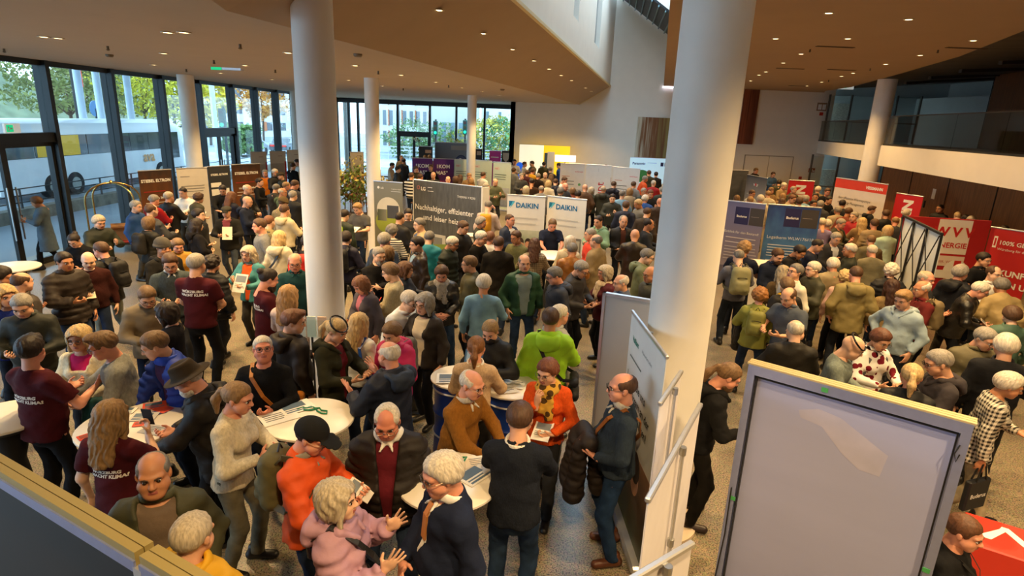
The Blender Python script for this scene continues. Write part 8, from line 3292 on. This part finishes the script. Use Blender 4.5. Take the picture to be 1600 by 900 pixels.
# ================================================================== people far back
FAR = [
	(820, 257, 80, 'shirt', 'white', 'short', 'B', 'white shirted visitor with brown hair at the yellow booth'), (804, 250, 5, 'shirt', 'white', 'short', 'K', 'dark haired visitor in white at the end of the far windows'),
	(831, 256, -60, 'jacket', 'khaki', 'short', 'K', 'visitor in khaki before the white field of the yellow booth'), (832, 268, 160, 'jacket', 'yellow', 'short', 'B', 'visitor in yellow jacket before the yellow booth'),
	(850, 257, 175, 'jacket', 'olive', 'short', 'K', 'dark haired visitor in olive facing the booth wall'), (860, 266, 170, 'jacket', 'char', 'short', 'D', 'visitor in charcoal behind the olive jacket'),
	(873, 259, -100, 'jacket', 'blue', 'short', 'K', 'visitor in bright blue jacket at the booth edge'), (803, 267, 150, 'coat', 'grey', 'short', 'B', 'visitor in grey coat beside the mint banner'),
	(815, 276, 20, 'jacket', 'dgrey', 'short', 'G', 'grey haired visitor holding a cup near the DAIKIN banner'), (824, 271, 165, 'jacket', 'maroon', 'short', 'B', 'visitor in dark red jacket in the far crowd'),
	(831, 285, 172, 'sweater', 'brown', 'short', 'K', 'visitor in brown sweater seen from behind over the DAIKIN banner'), (852, 274, 10, 'jacket', 'sand', 'ring', 'W', 'visitor in beige with glasses among the far crowd'),
	(841, 276, 160, 'coat', 'dbrown', 'short', 'G', 'visitor in dark brown coat beside the brown sweater'), (861, 277, 165, 'jacket', 'char', 'long', 'L', 'visitor with long brown hair near the first white banner'),
	(857, 288, 160, 'jacket', 'cream', 'bob', 'Y', 'blond visitor in cream and black pattern over the DAIKIN banners'), (882, 282, 60, 'shirt', 'white', 'short', 'B', 'visitor in white shirt before the door photo'),
	(883, 292, 40, 'jacket', 'dgrey', 'buzz', 'A', 'bald visitor before the door photo'), (876, 299, 150, 'jacket', 'olive', 'thick', 'D', 'dark ash haired visitor just above the second DAIKIN banner'),
	(895, 299, 170, 'jacket', 'rust', 'bob', 'L', 'visitor with light brown bob above the second DAIKIN banner'), (903, 304, 170, 'jacket', 'navy', 'thick', 'K', 'visitor in dark cap like hair above the second DAIKIN banner'),
	(914, 294, 172, 'jacket', '#6a4c34', 'buzz', 'O', 'visitor with bald head and tan brown jacket beside the haupt banner'), (924, 298, 160, 'jacket', 'olive', 'bob', 'A', 'visitor with ash bob beside the tan brown jacket'),
	(943, 296, 165, 'parka', '#3f4034', 'ring', 'A', 'visitor in dark olive parka under the haupt banner'), (959, 289, 150, 'parka', '#25283a', 'short', 'B', 'visitor in navy hooded jacket under the haupt banner'),
	(1008, 280, 100, 'jacket', 'orange', 'short', 'G', 'visitor in orange jacket at the Panasonic wall'), (1025, 273, 170, 'jacket', 'blk', 'short', 'K', 'dark haired visitor in black at the Panasonic wall'),
	(1014, 271, 175, 'jacket', 'olive', 'short', 'B', 'visitor in olive beside the black jacket at the Panasonic wall'), (984, 300, 170, 'jacket', 'beige', 'bob', 'O', 'visitor with fair bob and beige jacket'),
	(972, 304, 160, 'shirt', 'lblue', 'short', 'D', 'visitor in light blue shirt with dark hair'), (957, 310, -8, 'jacket', '#363a30', 'short', 'K', 'dark haired visitor in olive black jacket facing the viewer'),
	(1006, 300, 20, 'jacket', 'dgreen', 'short', 'G', 'grey haired visitor in dark green near the column'), (1016, 303, 10, 'sweater', 'char', 'short', 'R', 'ruddy visitor with dark red hair near the column'),
	(1008, 311, 160, 'jacket', 'blue', 'thick', 'W', 'white haired visitor in blue jacket near the column'), (1035, 298, 165, 'jacket', 'dgreen', 'short', 'G', 'visitor in dark green at the column edge'),
	(978, 322, 165, 'parka', '#242c48', 'short', 'B', 'visitor in navy hooded parka seen from behind'), (997, 319, -70, 'jacket', '#77746c', 'short', 'Y', 'fair haired visitor in glasses and grey cardigan'),
	(1011, 333, 150, 'jacket', '#4a3a2c', 'short', 'B', 'visitor in brown jacket beside the grey cardigan'), (1031, 316, 170, 'jacket', 'brown', 'buzz', 'A', 'visitor in brown at the column edge'),
	(613, 259, 85, 'shirt', 'cream', 'short', 'K', 'dark haired visitor in cream beside the far column'), (622, 265, 110, 'puffer', 'char', 'short', 'K', 'visitor in charcoal quilted jacket with orange front'),
	(631, 252, 165, 'jacket', 'blk', 'short', 'K', 'tall visitor in black before the far door'), (627, 247, 20, 'shirt', 'tan', 'short', 'L', 'fair visitor facing the tall black jacket'),
	(650, 265, 30, 'jacket', 'olive', 'short', 'B', 'visitor in front of the first purple banner'), (643, 275, 170, 'sweater', 'white', 'short', 'B', 'visitor in black and white stripes beside the fabric wall'),
	(673, 262, -5, 'shirt', 'blk', 'short', 'B', 'visitor in black between the purple banners'), (677, 274, 0, 'shirt', 'char', 'buzz', 'A', 'bald visitor in charcoal below the purple banners'),
	(657, 277, 150, 'jacket', 'brown', 'short', 'B', 'brown haired visitor over the corner of the fabric wall'), (700, 281, 10, 'jacket', 'grey', 'ring', 'B', 'balding visitor just above the fabric wall'),
	(712, 281, 160, 'jacket', 'char', 'bob', 'B', 'visitor with brown bob above the fabric wall'), (719, 278, 165, 'jacket', 'dbrown', 'long', 'B', 'visitor with long brown hair below the mint banner'),
	(733, 276, 30, 'sweater', 'tan', 'short', 'O', 'visitor in tan below the middle mint banner'), (736, 283, 170, 'jacket', 'ochre', 'bob', 'O', 'visitor with ginger bob above the fabric wall end'),
	(755, 274, 140, 'jacket', 'white', 'short', 'B', 'visitor in white jacket before the middle mint banner'), (774, 285, 20, 'jacket', '#5a6048', 'ring', 'G', 'visitor in grey green jacket with a blue bundle'),
	(760, 293, 100, 'shirt', 'pink', 'short', 'G', 'grey visitor in pink shirt at the fabric wall end'), (763, 322, 170, 'shirt', '#b9a8a4', 'crop', 'D', 'visitor in pale shirt with a mustard rucksack'),
	(664, 246, 180, 'jacket', 'sand', 'short', 'O', 'fair head behind the first purple banner, nearer the far door'), (671, 246, 180, 'jacket', 'sand', 'short', 'O', 'fair head behind the first purple banner, nearer the second one'),
	(1181, 267, 20, 'jacket', 'dbrown', 'short', 'L', 'visitor behind the grey WOLF banner'), (1208, 273, 10, 'shirt', '#4a6a94', 'short', 'B', 'visitor in blue shirt with folded arms by the white door'),
	(1217, 286, 160, 'jacket', 'olive', 'thick', 'K', 'dark haired visitor in olive beside the WOLF banner'), (1225, 291, 20, 'shirt', 'sand', 'short', 'W', 'white haired visitor in sand coloured jacket beside the red banner'),
	(1175, 303, 30, 'shirt', 'lgrey', 'short', 'B', 'visitor in light grey reading at the WOLF banner'), (1188, 311, 170, 'jacket', 'cream', 'thick', 'W', 'white haired visitor just above the lilac banner'),
	(1200, 304, 165, 'jacket', 'cream', 'short', 'O', 'fair haired visitor between the Buderus banners'), (1205, 298, 10, 'jacket', 'tan', 'bob', 'L', 'visitor with light brown bob beside the WOLF banner'),
	(1223, 308, 165, 'jacket', 'tan', 'bob', 'O', 'ginger bobbed visitor above the blue banner'), (1222, 316, 170, 'jacket', 'brown', 'long', 'B', 'brown haired visitor just above the blue banner'),
	(1238, 311, 30, 'jacket', 'beige', 'short', 'R', 'sandy haired visitor before the red banner'), (1249, 315, 165, 'jacket', 'olive', 'thick', 'B', 'visitor with thick brown hair above the blue banner'),
	(1259, 312, 120, 'jacket', 'lblue', 'thick', 'G', 'grey haired visitor in pale blue before the red banner'), (1274, 308, -30, 'jacket', 'char', 'short', 'K', 'dark haired visitor right of the red banner'),
	(1278, 297, 150, 'jacket', 'sand', 'thick', 'W', 'white haired visitor right of the red banner'), (1293, 300, -5, 'shirt', 'blk', 'short', 'B', 'visitor in black facing the hall near the glazed doors'),
	(1295, 313, 20, 'shirt', 'blk', 'short', 'K', 'dark haired visitor in black looking down by the white panel'), (1271, 319, 10, 'jacket', 'char', 'short', 'K', 'visitor in glasses just above the blue banner end'),
	(1282, 320, 150, 'jacket', 'dgrey', 'short', 'G', 'grey haired visitor above the blue banner end'), (1151, 311, 165, 'jacket', 'brown', 'bob', 'L', 'light brown head above the lilac banner near the column'),
	(1172, 314, 165, 'jacket', 'khaki', 'short', 'O', 'fair head above the lilac banner'), (1326, 332, 120, 'jacket', 'rust', 'short', 'B', 'visitor in rust jacket beside the beige jacket back'),
	(1284, 349, 170, 'shirt', 'lilac', 'short', 'W', 'visitor in lilac shirt at the edge of the blue banner'),
	(930, 262, 165, 'jacket', 'char', 'short', 'B', 'visitor behind the haupt banner'), (947, 258, 0, 'shirt', 'red', 'bob', 'R', 'red faced visitor head over the haupt banner'),
	(868, 285, 170, 'jacket', 'navy', 'short', 'B', 'visitor in navy between the white banner and the cream pattern'), (846, 296, 165, 'jacket', 'grey', 'ring', 'G', 'grey balding head above the first DAIKIN banner'),
	(822, 297, 165, 'jacket', 'sand', 'bob', 'A', 'ash bobbed head above the first DAIKIN banner'), (990, 289, 150, 'jacket', 'grey', 'short', 'B', 'visitor in grey before the terrace photo'),
	(1021, 287, 160, 'jacket', 'red', 'short', 'W', 'white haired visitor in red at the Panasonic wall'), (1240, 297, 20, 'jacket', 'olive', 'short', 'G', 'grey visitor half behind the red banner edge'),
]
for (x, y, a, g_, c, hs, hc, lb) in FAR:
	kw = {}
	if hs in ('bob', 'long', 'bun', 'pony'):
		kw['f'] = 1
	if (x, y) == (643, 275):
		kw.update(fab='bigstripe', col2='#1c1c1e')
	rr = P_(x, y, a, g_, c, hs, hc, 'person, ' + lb, group='visitors far back in the hall', **kw)
	if (x, y) == (763, 322):
		backpack(rr, '#c08a1e', 'mustard rucksack at the end of the fabric wall')
	RES[(x, y)] = rr
